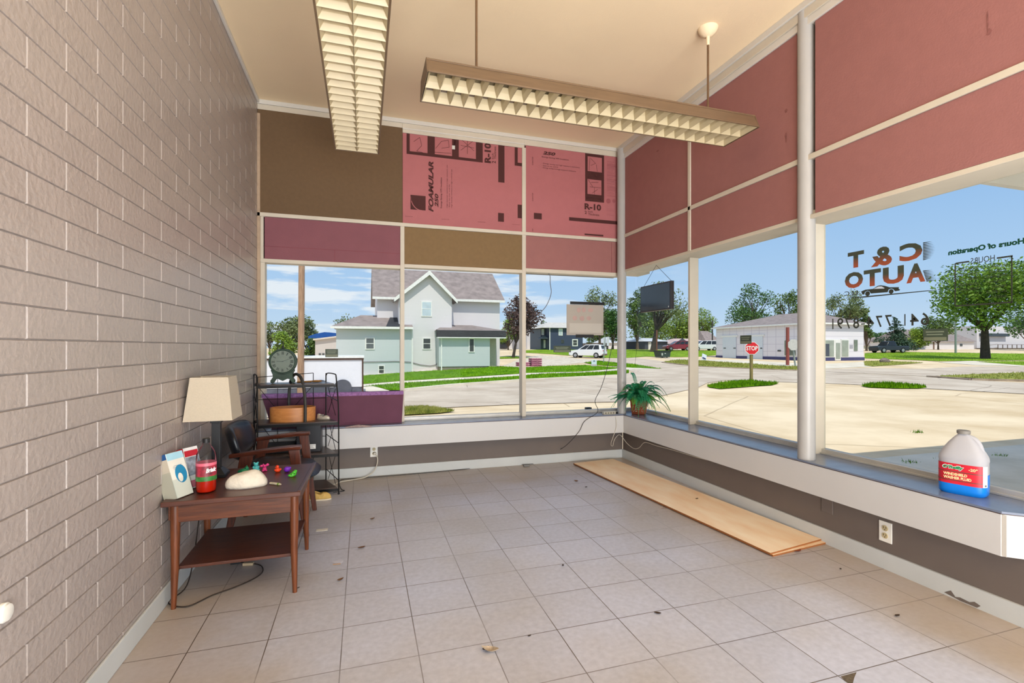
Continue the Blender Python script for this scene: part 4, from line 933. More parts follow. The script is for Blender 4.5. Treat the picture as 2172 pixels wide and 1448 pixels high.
for i, (x0, x1, y0g, y1g) in enumerate(((1223, 1232, 652, 663), (1234, 1243, 651, 663), (1246, 1259, 653, 662), (1214, 1224, 669, 680), (1229, 1240, 669, 681), (1244, 1254, 670, 680))):
    a, b_ = PY(x0, y0g, Yc), PY(x1, y1g, Yc); mb = MB(); n = 12; cx_, cz_ = (a.x+b_.x)/2, (a.z+b_.z)/2
    mb.prism([(cx_+(b_.x-a.x)/2*cos(2*pi*k_/n)*random.uniform(.8, 1.1), Yc-.0012, cz_+(a.z-b_.z)/2*sin(2*pi*k_/n)*random.uniform(.8, 1.1)) for k_ in range(n)], (0, .001, 0)); mb.build('faded_print', GH, t)
# small security stickers on the panes
STG = mat('sticker_green', (62, 74, 58), .5, var=.1, scale=20); STL = mat('sticker_pale', (112, 118, 96), .5)
def sticker(label, x0, y0, x1, y1, plane):
    f = (lambda x, y: PX(x, y, Xg-.0012)) if plane == 'R' else (lambda x, y: PY(x, y, Yg-.0012))
    a, b_, c, d = f(x0, y0), f(x1, y0), f(x1, y1), f(x0, y1); n = Vector((-.001, 0, 0)) if plane == 'R' else Vector((0, -.001, 0))
    za, zb = (a.z+b_.z)/2, (c.z+d.z)/2; a.z = b_.z = za; c.z = d.z = zb
    t = thing('window_sticker', label, 'sticker', (a+b_+c+d)/4)
    mb = MB(); mb.prism([a, b_, c, d], n); mb.build('backing', STG, t, bevel=.0004)
    lerp = lambda u, v: a+(b_-a)*u+(d-a)*v+n*1.4
    mb = MB(); mb.quad(lerp(.05, .68), lerp(.95, .68), lerp(.95, .95), lerp(.05, .95)); mb.build('pale_strip', STL, t)
    for v, u0, u1 in ((.2, .12, .85), (.42, .15, .8)):
        mb = MB(); mb.quad(lerp(u0, v), lerp(u1, v), lerp(u1, v+.1), lerp(u0, v+.1)); mb.build('print_line', mat('sticker_print', (120, 130, 110), .5), t)
sticker('square green sticker in the left far pane above the white box body', 690, 740, 717, 757, 'B')
sticker('square green sticker in the third far pane above the pale driveway', 1174, 733, 1211, 747, 'B')
sticker('rounded green sticker in the middle right pane, just above the stop sign', 1570, 711, 1594, 729, 'R')
sticker('rounded green sticker in the big right pane, below the phone number', 1958, 697, 2011, 723, 'R')

# --- lettering on the big right pane, painted to be read from outside
def grad_mat():
    m = bpy.data.materials.new('decal_green_to_rust'); m.use_nodes = True; t = m.node_tree; p = t.nodes['Principled BSDF']
    tcn = N(t, 'ShaderNodeTexCoord'); sp = N(t, 'ShaderNodeSeparateXYZ'); t.links.new(tcn.outputs['Generated'], sp.inputs[0])
    r_ = N(t, 'ShaderNodeValToRGB'); r_.color_ramp.elements[0].position = .15; r_.color_ramp.elements[0].color = sc(150, 74, 48); r_.color_ramp.elements[1].position = .62; r_.color_ramp.elements[1].color = sc(60, 66, 52)
    t.links.new(sp.outputs['Z'], r_.inputs[0]); t.links.new(r_.outputs[0], p.inputs['Base Color']); p.inputs['Roughness'].default_value = .5; return m
GRAD = grad_mat(); DGR = mat('decal_dark', (46, 50, 42), .5); GREEN = mat('decal_green', (0, 62, 44), .5)
xd = Xg-.0015
def R_(px, py): return PX(px, py, xd)
t = thing('shop_lettering', 'rust and dark green C & T AUTO LLC lettering with car outline on the big pane', 'window lettering', R_(1880, 570))
def dl(s, x0, x1, ytop, ybot, m=GRAD, bold=.03, name='letter', shear=0, par=None):
    """reads left to right from outside, i.e. right to left seen from the room"""
    a, b = R_(x1, (ytop+ybot)/2), R_(x0, (ytop+ybot)/2)           # outside-left is the right-hand side here
    zt, zb = R_((x0+x1)/2, ytop).z, R_((x0+x1)/2, ybot).z
    c = Vector((xd, (a.y+b.y)/2, (zt+zb)/2)); return text_part(s, name, m, par or t, c, (0, 1, 0), (0, 0, 1), abs(a.y-b.y), zt-zb, bold, shear, off=-.0004)
k6 = 9.05
def q6(x, y): return 1780+x/k6, 480+y/k6
def dq(s, x0, x1, y0, y1, **k_): a = q6(x0, y0); b = q6(x1, y1); return dl(s, a[0], b[0], a[1], b[1], **k_)
dq('C', 1158, 1600, 318, 655, bold=.05); dq('&', 608, 1015, 395, 760, bold=.04); dq('T', 165, 478, 482, 790, bold=.05)
dq('A', 1290, 1655, 710, 1075, bold=.05); dq('U', 838, 1243, 770, 1100, bold=.05); dq('T', 472, 803, 825, 1145, bold=.05); dq('O', 108, 460, 875, 1185, bold=.05)
dq('LLC', 102, 352, 1238, 1322, m=DGR, bold=.01, name='small_lettering')
for i in range(12):
    mb = MB(); y = 300+i*29; a = R_(*q6(1610, y+20)); b = R_(*q6(1700+110*sin((i+2)/14*pi)+40, y-15)); mb.add([a+Vector((0, 0, .0035)), b, a-Vector((0, 0, .0035))], [(0, 1, 2)]); mb.build('speed_line', DGR, t, fixn=False)
for i in range(8):
    mb = MB(); y = 850+i*27; a = R_(*q6(1610+i*9, y+8)); b = R_(*q6(1800+i*14, y-14)); mb.add([a+Vector((0, 0, .0035)), b, a-Vector((0, 0, .0035))], [(0, 1, 2)]); mb.build('speed_line', DGR, t, fixn=False)
carp = [(420, 1250), (500, 1215), (650, 1198), (740, 1140), (800, 1130), (880, 1140), (970, 1168), (1150, 1165), (1140, 1195), (1168, 1210), (1160, 1230), (1072, 1245), (1040, 1205), (1000, 1192), (950, 1212), (930, 1262), (608, 1288), (580, 1245), (540, 1235), (495, 1262), (480, 1310), (430, 1300), (440, 1285)]
mb = MB(); mb.prism([R_(*q6(*p)) for p in carp], (-.0005, 0, 0)); mb.build('car_silhouette', DGR, t)
for wx, wy in ((545, 1290), (998, 1248)):
    c = R_(*q6(wx, wy)); r_ = abs(R_(*q6(wx-46, wy)).y-c.y); mb = MB(); mb.lathe([(r_, 0), (r_, .0006)], (0, 0, 0), 20, M=Matrix.Translation(c) @ Matrix.Rotation(-pi/2, 4, 'Y')); mb.build('car_wheel', DGR, t)
mb = MB(); mb.prism([R_(*q6(*p)) for p in ((100, 1374), (480, 1340), (1700, 1228), (1930, 1215), (1700, 1243), (480, 1366))], (-.0005, 0, 0)); mb.build('road_line', DGR, t)
mb = MB(); mb.prism([R_(*q6(*p))-Vector((.0008, 0, 0)) for p in ((660, 1200), (750, 1155), (815, 1150), (870, 1180), (868, 1192))], (-.0004, 0, 0)); mb.build('car_window', mat('decal_pale', (196, 206, 220), .4), t)
t = thing('phone_lettering', 'dark serif phone number 641 774-8791 across the big right pane', 'window lettering', R_(1870, 680))
for ch, x0, x1, y0, y1 in (('6', 1850, 2005, 195, 430), ('4', 1655, 1815, 215, 435), ('1', 1530, 1590, 225, 440), ('7', 1190, 1315, 240, 455), ('7', 1020, 1140, 255, 468), ('4', 855, 990, 265, 470), ('-', 750, 822, 398, 418), ('8', 605, 718, 280, 490), ('7', 455, 555, 300, 495), ('9', 312, 425, 298, 500), ('1', 200, 262, 310, 503)):
    if ch == '1': x0, x1 = x0+(x1-x0)*.32, x0+(x1-x0)*.68
    dl(ch, 1740+x0/8.688, 1740+x1/8.688, 640+y0/8.688, 640+y1/8.688, m=DGR, bold=.012, name='digit', par=t)
t = thing('hours_lettering', 'green Hours of Operation lettering over a framed HOURS table, right edge', 'window lettering', R_(2090, 570))
k5 = 7.621
def q5(x, y): return 1990+x/k5, 490+y/k5
hl = "Hours of Operation"
def slanted(s, xa, ya, xb, yb, hpx, m, bold, name):
    # whole line, level in the world; fits between outside-left (xb) and outside-right (xa)
    a, b = R_(*q5(xa, ya)), R_(*q5(xb, yb)); z = (a.z+b.z)/2
    hh = R_(*q5((xa+xb)/2, (ya+yb)/2-hpx/2)).z-R_(*q5((xa+xb)/2, (ya+yb)/2+hpx/2)).z
    text_part(s, name, m, t, Vector((xd, (a.y+b.y)/2, z)), (0, 1, 0), (0, 0, 1), abs(a.y-b.y), hh, bold, 0, off=-.0004)
slanted(hl, 162, 345, 1400, 185, 118, GREEN, .05, 'heading')
slanted('HOURS', 525, 475, 915, 440, 95, DGR, .005, 'subheading')
days = ['MONDAY', 'TUESDAY', 'WEDNESDAY', 'THURSDAY', 'FRIDAY', 'SATURDAY', 'SUNDAY']
for i, d_ in enumerate(days):
    y = 560+i*82; slanted(d_, 1110-42*len(d_), y+12, 1112, y-8, 42, DGR, 0, 'day')
    if i < 5: slanted('10:00-5:00', 345, y+60, 650, y+40, 42, DGR, 0, 'opening_time')
def bar5(x0, y0, x1, y1, th_=.008):
    a, b = R_(*q5(x0, y0)), R_(*q5(x1, y1)); mb = MB()
    if abs(x0-x1) > abs(y0-y1): z = (a.z+b.z)/2; a.z = b.z = z
    else: b.y = a.y
    mb.bar(a, b, .0006, th_, up=(1, 0, 0)) if False else mb.box(xd-.0006, xd, min(a.y, b.y)-(th_/2 if abs(a.y-b.y) < .001 else 0), max(a.y, b.y)+(th_/2 if abs(a.y-b.y) < .001 else 0), min(a.z, b.z)-(th_/2 if abs(a.z-b.z) < .001 else 0), max(a.z, b.z)+(th_/2 if abs(a.z-b.z) < .001 else 0))
    mb.build('frame_line', DGR, t)
bar5(285, 520, 500, 492); bar5(948, 435, 1205, 402); bar5(270, 1205, 1190, 1155); bar5(275, 520, 275, 1205, .006); bar5(1190, 402, 1190, 1160, .006)

# --- washer fluid jug
t = thing('washer_fluid_jug', 'white plastic washer fluid jug with red label and blue liquid on the right bench', 'jug', (2.925, 1.70, .52), radians(-72))
JP = mat('milky_plastic', (194, 194, 200), .35, trans=.25, var=.02, ior=1.2); JB = mat('blue_fluid', (10, 130, 235), .25, trans=.1, var=.03)
jw, jd = .094, .066
def jr(b, prof, m=0): b.lathe([(1*r_, z) for r_, z in prof], (0, 0, 0), 40, m, sx=jw, sy=jd, pw=.55)
b = MB(); jr(b, [(.90, 0), (.985, .008), (1, .022), (1, .060)]); b.build('fluid', JB, t, world=False, smooth=True)
b = MB(); b.lathe([(1, .060), (1, .165), (1.02, .175), (1.0, .190), (.88, .215), (.62, .255), (.40, .282), (.26, .296), (.22, .300), (.22, .306)], (0, 0, 0), 40, 0, sx=jw, sy=jd, pw=.62); b.build('shell', JP, t, world=False, smooth=True)
b = MB(); b.tube(smooth_path([(.015, 0, .290), (.042, 0, .278), (.060, 0, .250), (.070, 0, .205), (.068, 0, .18)], 5), .013, 12); b.build('handle', JP, t, world=False, smooth=True)
b = MB(); b.lathe([(.026, .302), (.027, .306), (.027, .318), (.024, .320)], (0, 0, 0), 30); b.build('cap', mat('grey_cap', (128, 124, 118), .5), t, world=False, smooth=True)
# label wraps the front: a strip following the body's outline
def sq(a, sx, sy, pw=.55): ct, st = cos(a), sin(a); return math.copysign(abs(ct)**pw, ct)*sx, math.copysign(abs(st)**pw, st)*sy
def wrap(a0, a1, z0_, z1_, off, m, name, n=24):
    b = MB()
    for i in range(n+1):
        a = radians(a0+(a1-a0)*i/n); x, y = sq(a, jw+off, jd+off)
        b.v += [Vector((x, y, z0_)), Vector((x, y, z1_))]
    for i in range(n): b.f.append([2*i, 2*i+2, 2*i+3, 2*i+1]); b.m.append(0)
    return b.build(name, m, t, world=False, smooth=True, angle=60)
JR = mat('label_red', (204, 30, 50), .4); JG = mat('label_green_logo', (20, 132, 76), .4); JC = mat('label_cream', (236, 222, 168), .4); JD = mat('label_dark', (96, 70, 58), .4)
wrap(188, 322, .052, .155, .0006, JR, 'red_label'); wrap(322, 352, .052, .155, .0006, WHT, 'side_label'); wrap(190, 321, .112, .116, .001, JD, 'label_rule'); wrap(190, 321, .068, .072, .001, JD, 'label_rule')
wrap(-10, 12, .058, .11, .0004, JB, 'fluid_window')
Mj = WMX[t]
def jt(s, x, z, w_, h_, m, bold=.02, y=None, shear=0):
    c = Mj @ Vector((x, -(jd+.0016), z)); u = (Mj.to_3x3() @ Vector((1, 0, 0))); return text_part(s, 'lettering', m, t, c, u, (0, 0, 1), w_, h_, bold, shear, off=.0003)
jt("O'Reilly", -.026, .134, .085, .026, WHT, .09, shear=.2); o = jt("O'Reilly", -.026, .134, .080, .021, JG, .05, shear=.2)
for v in o.data.vertices: v.co += Mj.to_3x3().inverted() @ (Mj.to_3x3() @ Vector((0, -.0006, 0)))
jt('-20°', .050, .134, .034, .015, JC, .03); jt('WINDSHIELD', -.018, .101, .092, .014, JC, .04); jt('WASHER FLUID', -.010, .083, .108, .014, JC, .04)
b = MB()
for i in range(9): 
    z = .148-i*.008
    b.box(.074, .088, -jd*.86-.0, -jd*.86+.0005, z, z+.003)
# barcode strip on the side label
Nn = MB(); 
for i in range(6):
    a = radians(331+i*2.2); x, y = sq(a, jw+.0012, jd+.0012); a2 = radians(332+i*2.2); x2, y2 = sq(a2, jw+.0012, jd+.0012)
    Nn.quad((x, y, .056), (x2, y2, .056), (x2, y2, .066), (x, y, .066))
Nn.build('barcode', BLACKP, t, world=False, fixn=False)
Nn = MB()
for i in range(9):
    a = radians(328); x, y = sq(a, jw+.0012, jd+.0012); a2 = radians(346); x2, y2 = sq(a2, jw+.0012, jd+.0012); z = .148-i*.0075
    Nn.quad((x, y, z), (x2, y2, z), (x2, y2, z+.002), (x, y, z+.002))
Nn.build('small_print_lines', mat('grey_ink', (120, 130, 140), .6), t, world=False, fixn=False)

# --- fern in a hexagonal pot
t = thing('potted_fern', 'artificial green fern in a brown six-sided pot on the corner of the bench', 'plant', (2.93, 4.80, .52))
POTM = mat('brown_pot', (138, 70, 42), .4, var=.25, scale=16, bump=.15); SPOT = mat('pot_ornament', (196, 178, 156), .5)
px_, py_ = 2.93, 4.80
b = MB(); b.lathe([(.085, 0), (.088, .01), (.108, .14), (.118, .15), (.118, .16), (.108, .16), (.10, .14)], (px_, py_, .521), 6); b.build('pot', POTM, t, bevel=.003)
spot = MB()
for s_ in range(6):
    a = 2*pi*s_/6+pi/6
    c_, s__ = cos(a), sin(a)
    for _ in range(16):
        u = random.uniform(-.022, .022); z = .03+random.random()*.08; r_ = (.088+.02*(z-.01)/.13)*cos(pi/6)+.001
        spot.ell((px_+c_*r_-s__*u, py_+s__*r_+c_*u, .521+z), (.003, .003, .004), 6, 4)
spot.build('pot_ornament', SPOT, t)
MB().lathe([(.09, 0), (.09, .01)], (px_, py_, .655), 6).build('moss', mat('dark_moss', (30, 40, 26), .9), t)
FERN = mat('fern_green', (22, 96, 62), .4, col2=(40, 150, 96), scale=9); FERN2 = mat('fern_yellow_green', (40, 104, 30), .4, col2=(84, 150, 50), scale=9)
def frond(a, ln, up, droop, m, wl=.045, dense=26, start=(0, 0)):
    b = MB(); P_ = []
    for i in range(dense+1):
        u = i/dense; r_ = ln*u; z = .675+up*math.sin(u*pi*.62)-droop*u**2.4
        P_.append(Vector((px_+start[0]+cos(a)*r_, py_+start[1]+sin(a)*r_, z)))
    b.tube(P_, [.0022]*(dense+1), 5)
    for i in range(2, dense):
        u = i/dense; d = (P_[i+1]-P_[i-1]).normalized(); sd = d.cross(Vector((0, 0, 1))).normalized(); w_ = wl*sin(min(1, u*1.15)*pi)**.6+.004
        for s_ in (-1, 1):
            tip = P_[i]+sd*s_*w_+d*w_*.45-Vector((0, 0, .25*w_)); mid = P_[i]+sd*s_*w_*.45+d*w_*.28
            b.add([P_[i]-d*.001, mid-d*.0075, tip, mid+d*.0075], [(0, 1, 2, 3)])
    return b
rnd = random.Random(3)
for i in range(84):
    a = rnd.uniform(0, 2*pi); lv = rnd.random()
    toward = abs(math.atan2(sin(a), cos(a)))          # keep the window side shorter
    ln = rnd.uniform(.19, .35)*(0.55 if cos(a-0.6) > .55 else 1.0)
    up = rnd.uniform(.06, .20) if lv > .35 else rnd.uniform(.14, .26)
    droop = rnd.uniform(.05, .24)
    if i == 0: a, ln, up, droop = radians(120), .10, .30, .0
    if i == 1: a, ln, up, droop = radians(-35), .17, .22, .02
    if i in (2, 3): a, ln, up, droop = radians(-150+i*14), .30, .12, .28
    if i in (4, 5): a, ln, up, droop = radians(-75+i*8), .34, .16, .26
    frond(a, ln, up, droop, FERN).build('frond', FERN2 if i % 5 == 4 else FERN, t, fixn=False)
# big plain leaves
for i in range(9):
    a = rnd.uniform(0, 2*pi); b = MB(); ln = rnd.uniform(.10, .17); d = Vector((cos(a), sin(a), 0)); sd = Vector((-sin(a), cos(a), 0))
    row = []
    for k_ in range(7):
        u = k_/6; c = Vector((px_, py_, .68))+d*ln*u+Vector((0, 0, .10*sin(u*2.2)+.01*i/3)); w_ = .028*sin(max(.03, u*.97)*pi)
        row.append((c-sd*w_+Vector((0, 0, -.006)), c, c+sd*w_+Vector((0, 0, -.006))))
    for k_ in range(6):
        p0, p1 = row[k_], row[k_+1]; b.quad(p0[0], p0[1], p1[1], p1[0]); b.quad(p0[1], p0[2], p1[2], p1[1])
    b.build('broad_leaf', FERN2 if i % 2 else mat('fern_teal', (18, 70, 58), .35, var=.3, scale=10), t, fixn=False, smooth=True)

# --- plywood on the floor
PLY = mat('plywood', (255, 238, 210), .55, col2=(244, 208, 166), scale=2.2, stretch=(3, 1, 1), bump=.05, bscale=12, detail=8)
PEDGE = mat('plywood_edge', (150, 92, 46), .7, var=.3, scale=20, stretch=(1, 1, 60))
def ply(label, pts, z0_, th_):
    b = MB(); P_ = [(p.x, p.y, z0_) for p in pts]; n = 4
    b.add(P_+[(x, y, z0_+th_) for x, y, _ in P_], [(3, 2, 1, 0), (4, 5, 6, 7)], 0); b.add(P_+[(x, y, z0_+th_) for x, y, _ in P_], [(i, (i+1) % 4, 4+(i+1) % 4, 4+i) for i in range(4)], 1)
    return tag(b.build('plywood_strip', [PLY, PEDGE]), label, 'plywood')
ply('lower long plywood strip on the floor, its edge showing under the other strip', [PZ(1217, 984, .004), PZ(1640, 1179, .004), PZ(1752, 1152, .004), PZ(1305, 977, .004)], .0005, .010)
ply('upper long pale plywood strip lying along the right wall', [PZ(1216, 982, .02), PZ(1634, 1173, .02), PZ(1742, 1143, .02), PZ(1300, 973, .02)], .0115, .010)

# --- litter on the floor
LEAF = mat('dry_leaf', (112, 78, 48), .8, var=.3, scale=40); LEAFD = mat('dark_dry_leaf', (66, 50, 36), .8, var=.3, scale=40); LEAFR = mat('red_dry_leaf', (140, 72, 42), .7, var=.2, scale=40); PALEL = mat('pale_dry_leaf', (176, 160, 140), .8, var=.3, scale=40)
def leaf(label, px, py, ln, m, rz, curl=.5, name='dry_leaf', cat='leaf'):
    p = PZ(px, py, 0); b = MB(); n = 8; rows = []
    for i in range(n+1):
        u = i/n; w_ = ln*.26*sin(max(.02, u)*pi)**.8+.0004; x = (u-.5)*ln; z = .0012+curl*ln*.25*(u-.5)**2*4
        rows.append((Vector((x, -w_, z+curl*w_*.8)), Vector((x, 0, z)), Vector((x, w_, z+curl*w_*.6))))
    M_ = Matrix.Translation((p.x, p.y, .001)) @ Matrix.Rotation(rz, 4, 'Z')
    for i in range(n):
        a, c = rows[i], rows[i+1]; b.quad(*[M_ @ v for v in (a[0], a[1], c[1], c[0])]); b.quad(*[M_ @ v for v in (a[1], a[2], c[2], c[1])])
    o = b.build(name, m, fixn=False, smooth=True); return tag(o, label, cat)
leaf('brown dry leaf on the floor in line with the front table leg, nearest the wrappers', 767, 1162, .05, LEAF, .3)
leaf('thin brown dry leaf on the floor, farthest left of the bare middle', 790, 1101, .04, LEAF, .5, .7)
leaf('dry brown leaf on the floor near the far end of the plywood, left one', 1222, 1021, .045, LEAF, 2.2, .8)
leaf('smaller dry leaf close to the plywood, right of its neighbour', 1243, 1033, .03, LEAFD, .4, .5)
leaf('tiny dark curled leaf on the tiles in the centre of the floor', 1194, 1200, .022, LEAFD, 1.2, .8)
leaf('dark brown flat leaf lying alone on the tiles, right of centre', 1395, 1301, .035, LEAFD, -.6, .4)
leaf('reddish brown leaf at the near end of the plywood', 1692, 1169, .06, LEAFR, .2, .5)
leaf('dark curled bit on the floor near the right wall outlet', 1903, 1307, .03, LEAFD, 0, .8)
leaf('small dark crumb leaf on the tiles near the right baseboard', 1783, 1207, .018, LEAFD, .6, .4)
leaf('large crumpled pale leaf near the bottom middle of the picture', 1040, 1383, .075, PALEL, -.5, 1.0)
leaf('dark leaf fragment curled against the big pale leaf', 1030, 1378, .035, LEAFD, .5, 1.0)
leaf('small dark crumb on the tiles at the lower centre, next to a tile joint', 1123, 1349, .018, LEAFD, .2, .5)
leaf('tiny dark crumb by the front table leg', 633, 1247, .016, LEAFD, .9, .5)
leaf('small tan curled leaf sliver on the left middle tiles', 722, 1231, .04, LEAF, .6, .9)
leaf('pale dry leaf on top of the plywood strip, near its middle', 1478, 1063, .03, LEAF, .3, .5).location.z = .0225
p = PZ(683, 1124, 0); o = MB().box(p.x-.038, p.x+.038, p.y-.02, p.y+.022, .0008, .003).build('paper_packet', mat('white_packet', (226, 220, 208), .4, var=.08, scale=50, bump=.3), bevel=.0008); tag(o, 'flat white paper packet on the floor to the right of the table', 'packet')
p = PZ(718, 1191, 0); b = MB(); b.lathe([(.028, .0008), (.028, .0014)], (p.x, p.y, 0), 20); tag(b.build('clear_disc', mat('clear_disc', (212, 214, 226), .15, var=.03)), 'round clear film disc on the floor beside the packet', 'film')
p = PZ(714, 1197, 0); b = MB(); b.bar((p.x-.02, p.y, .004), (p.x+.022, p.y-.004, .004), .006, .003); tag(b.build('wood_splinter', mat('tan_scrap', (176, 140, 104), .7)), 'tiny tan splinter touching the clear film disc', 'splinter')
# broken tile chip showing the dark bed, scuffed patch on the baseboard
b = MB(); P_ = [PZ(x, y, .0008) for x, y in ((1783, 1434), (1817, 1425), (1812, 1437), (1808, 1452), (1795, 1446))]
b.add(P_, [list(range(5))]); o = b.build('trim_25', mat('tile_bed', (96, 86, 72), .9, var=.3, scale=80)); o['kind'] = 'structure'
b = MB(); P_ = [(2.8308, y, z) for y, z in ((1.73, .012), (1.70, .035), (1.68, .012), (1.66, .02), (1.62, .016), (1.60, .028), (1.575, .020), (1.59, .004), (1.66, .003))]
b.add(P_, [list(range(9))]); o = b.build('trim_26', TAUPE, fixn=False); o['kind'] = 'structure'
# ================================================================ OUTSIDE
def gmat(name, c1, c2, scale=1.5, rough=.9, cracks=0.0, crackcol=(150, 130, 105), cs=.25):
    m = bpy.data.materials.new(name); m.use_nodes = True; t = m.node_tree; p = t.nodes['Principled BSDF']
    g = N(t, 'ShaderNodeNewGeometry')
    n1 = N(t, 'ShaderNodeTexNoise'); n1.inputs['Scale'].default_value = scale; n1.inputs['Detail'].default_value = 9; n1.inputs['Roughness'].default_value = .62; t.links.new(g.outputs['Position'], n1.inputs[0])
    r_ = N(t, 'ShaderNodeValToRGB'); r_.color_ramp.elements[0].position = .36; r_.color_ramp.elements[0].color = sc(*c1); r_.color_ramp.elements[1].position = .62; r_.color_ramp.elements[1].color = sc(*c2)
    t.links.new(n1.outputs[0], r_.inputs[0]); last = r_.outputs[0]
    if cracks:
        n2 = N(t, 'ShaderNodeTexNoise'); n2.inputs['Scale'].default_value = .5; n2.inputs['Detail'].default_value = 4; t.links.new(g.outputs['Position'], n2.inputs[0])
        mxv = N(t, 'ShaderNodeMixRGB'); mxv.inputs[0].default_value = .16; t.links.new(g.outputs['Position'], mxv.inputs[1]); t.links.new(n2.outputs['Color'], mxv.inputs[2])
        vo = N(t, 'ShaderNodeTexVoronoi', feature='DISTANCE_TO_EDGE'); vo.inputs['Scale'].default_value = cs; t.links.new(mxv.outputs[0], vo.inputs['Vector'])
        mr = N(t, 'ShaderNodeMapRange'); mr.inputs['From Min'].default_value = .0045; mr.inputs['From Max'].default_value = .002; mr.inputs['To Max'].default_value = cracks; t.links.new(vo.outputs['Distance'], mr.inputs['Value'])
        mc = N(t, 'ShaderNodeMixRGB'); mc.inputs[2].default_value = sc(*crackcol); t.links.new(mr.outputs[0], mc.inputs[0]); t.links.new(last, mc.inputs[1]); last = mc.outputs[0]
    t.links.new(last, p.inputs['Base Color']); p.inputs['Roughness'].default_value = rough; p.inputs['Specular IOR Level'].default_value = .05
    return m
DIRT = gmat('pale_concrete_lot', (206, 182, 146), (232, 212, 180), .35, cracks=.5, cs=.16)
ASPH = gmat('worn_asphalt', (184, 168, 150), (208, 194, 176), .5, cracks=.6, crackcol=(120, 108, 96), cs=.22)
WALK = gmat('sidewalk_concrete', (206, 196, 176), (226, 216, 198), 1.0)
GRAVEL = gmat('gravel_drive', (186, 172, 152), (224, 214, 196), 3.0)
GRASS = gmat('mown_grass', (70, 116, 8), (112, 156, 16), 1.6)
GRASSF = gmat('far_grass', (100, 134, 30), (138, 168, 50), .7)
GRASSD = gmat('dry_grass', (112, 126, 46), (160, 158, 84), 2.0)

def terrain():
    b = MB(); xs = [-90+i*3.0 for i in range(95)]; ys = [-20+i*3.0 for i in range(80)]
    for x in xs:
        for y in ys:
            b.v.append(Vector((x, y, H(x, y)-.012)))
    n = len(ys)
    for i in range(len(xs)-1):
        for j in range(n-1):
            b.f.append([i*n+j, (i+1)*n+j, (i+1)*n+j+1, i*n+j+1]); b.m.append(0)
    o = b.build('ground', DIRT, smooth=True, angle=180); o['kind'] = 'structure'
terrain()
def drape(name, pix, m, off=.01, kind='structure', world=None, blades=0, bh=.12):
    P_ = world or [GP(*p) for p in pix]
    bm = bmesh.new(); vs_ = [bm.verts.new((p[0], p[1], 0)) for p in P_]; bm.faces.new(vs_)
    x0, x1 = min(p[0] for p in P_), max(p[0] for p in P_); y0, y1 = min(p[1] for p in P_), max(p[1] for p in P_)
    for ax, a, c in ((0, x0, x1), (1, y0, y1)):
        q = math.ceil(a/3)*3
        while q < c:
            co = (q, 0, 0) if ax == 0 else (0, q, 0); no = (1, 0, 0) if ax == 0 else (0, 1, 0)
            bmesh.ops.bisect_plane(bm, geom=bm.verts[:]+bm.edges[:]+bm.faces[:], plane_co=co, plane_no=no); q += 3
    bmesh.ops.triangulate(bm, faces=bm.faces[:])
    for v in bm.verts:                         # follow the same 3 m facets as the ground mesh
        v.co.z = H(v.co.x, v.co.y)+off
    b = MB(); b.v = [v.co.copy() for v in bm.verts]; bm.verts.index_update(); b.f = [[v.index for v in f.verts] for f in bm.faces]; b.m = [0]*len(b.f)
    tris = [([v.co.copy() for v in f.verts], f.calc_area()) for f in bm.faces]; bm.free()
    if blades:
        tot = sum(a for _, a in tris)
        for _ in range(blades):
            r_ = random.random()*tot
            for T_, a in tris:
                r_ -= a
                if r_ <= 0: break
            u, v_ = random.random(), random.random()
            if u+v_ > 1: u, v_ = 1-u, 1-v_
            p = T_[0]+(T_[1]-T_[0])*u+(T_[2]-T_[0])*v_; a = random.uniform(0, 6.28); w_ = bh*.18
            d = Vector((cos(a), sin(a), 0))*w_
            b.add([p-d, p+d, p+Vector((random.uniform(-.3, .3)*bh, random.uniform(-.3, .3)*bh, bh*random.uniform(.5, 1.2)))], [(0, 1, 2)])
    o = b.build(name, m, fixn=False); 
    for p in o.data.polygons:
        pass
    o['kind'] = kind
    if kind == 'stuff': o['label'] = 'grass'
    return o
# streets
drape('street', [(560, 842), (700, 835), (857, 829), (956, 818), (1105, 807), (1308, 797), (1345, 788), (1300, 781), (1334, 772), (1240, 768), (1300, 758), (1345, 757), (1405, 766), (1480, 777), (1560, 780), (1690, 785), (1760, 789), (1850, 793), (1968, 799), (2060, 806), (2300, 818), (2300, 842), (2172, 835), (1967, 824), (1890, 819), (1740, 812), (1690, 811), (1600, 808), (1540, 806), (1500, 812), (1480, 822), (1400, 840), (1308, 852), (1105, 857), (860, 868), (560, 886)], ASPH, .006)
drape('street', [(1740, 783), (1840, 780), (1960, 782), (2040, 777), (2172, 777), (2300, 777), (2300, 790), (2172, 791), (1994, 796), (1968, 798), (1850, 792), (1745, 788)], ASPH, .004)
drape('driveway', [(1990, 768), (2060, 765), (2110, 767), (2172, 775), (2300, 782), (2300, 778), (2172, 777), (2070, 774)], WALK, .008)
drape('driveway', [(1060, 776), (1110, 760), (1140, 753), (1200, 756), (1260, 763), (1240, 769), (1150, 777), (1100, 779)], GRAVEL, .004)
drape('driveway', [(1408, 759), (1520, 762), (1690, 770), (1745, 772), (1832, 767), (1850, 777), (1745, 782), (1690, 778), (1640, 775), (1520, 769), (1440, 764)], WALK, .004)
drape('sidewalk', [(765, 815.5), (858, 808), (1000, 799.5), (1105, 793), (1308, 782), (1334, 779), (1400, 783), (1334, 784), (1308, 786), (1105, 797), (1000, 803.5), (858, 812), (765, 820)], WALK, .014)
drape('sidewalk', [(770, 821), (792, 820), (826, 829), (800, 832), (770, 830)], WALK, .02)
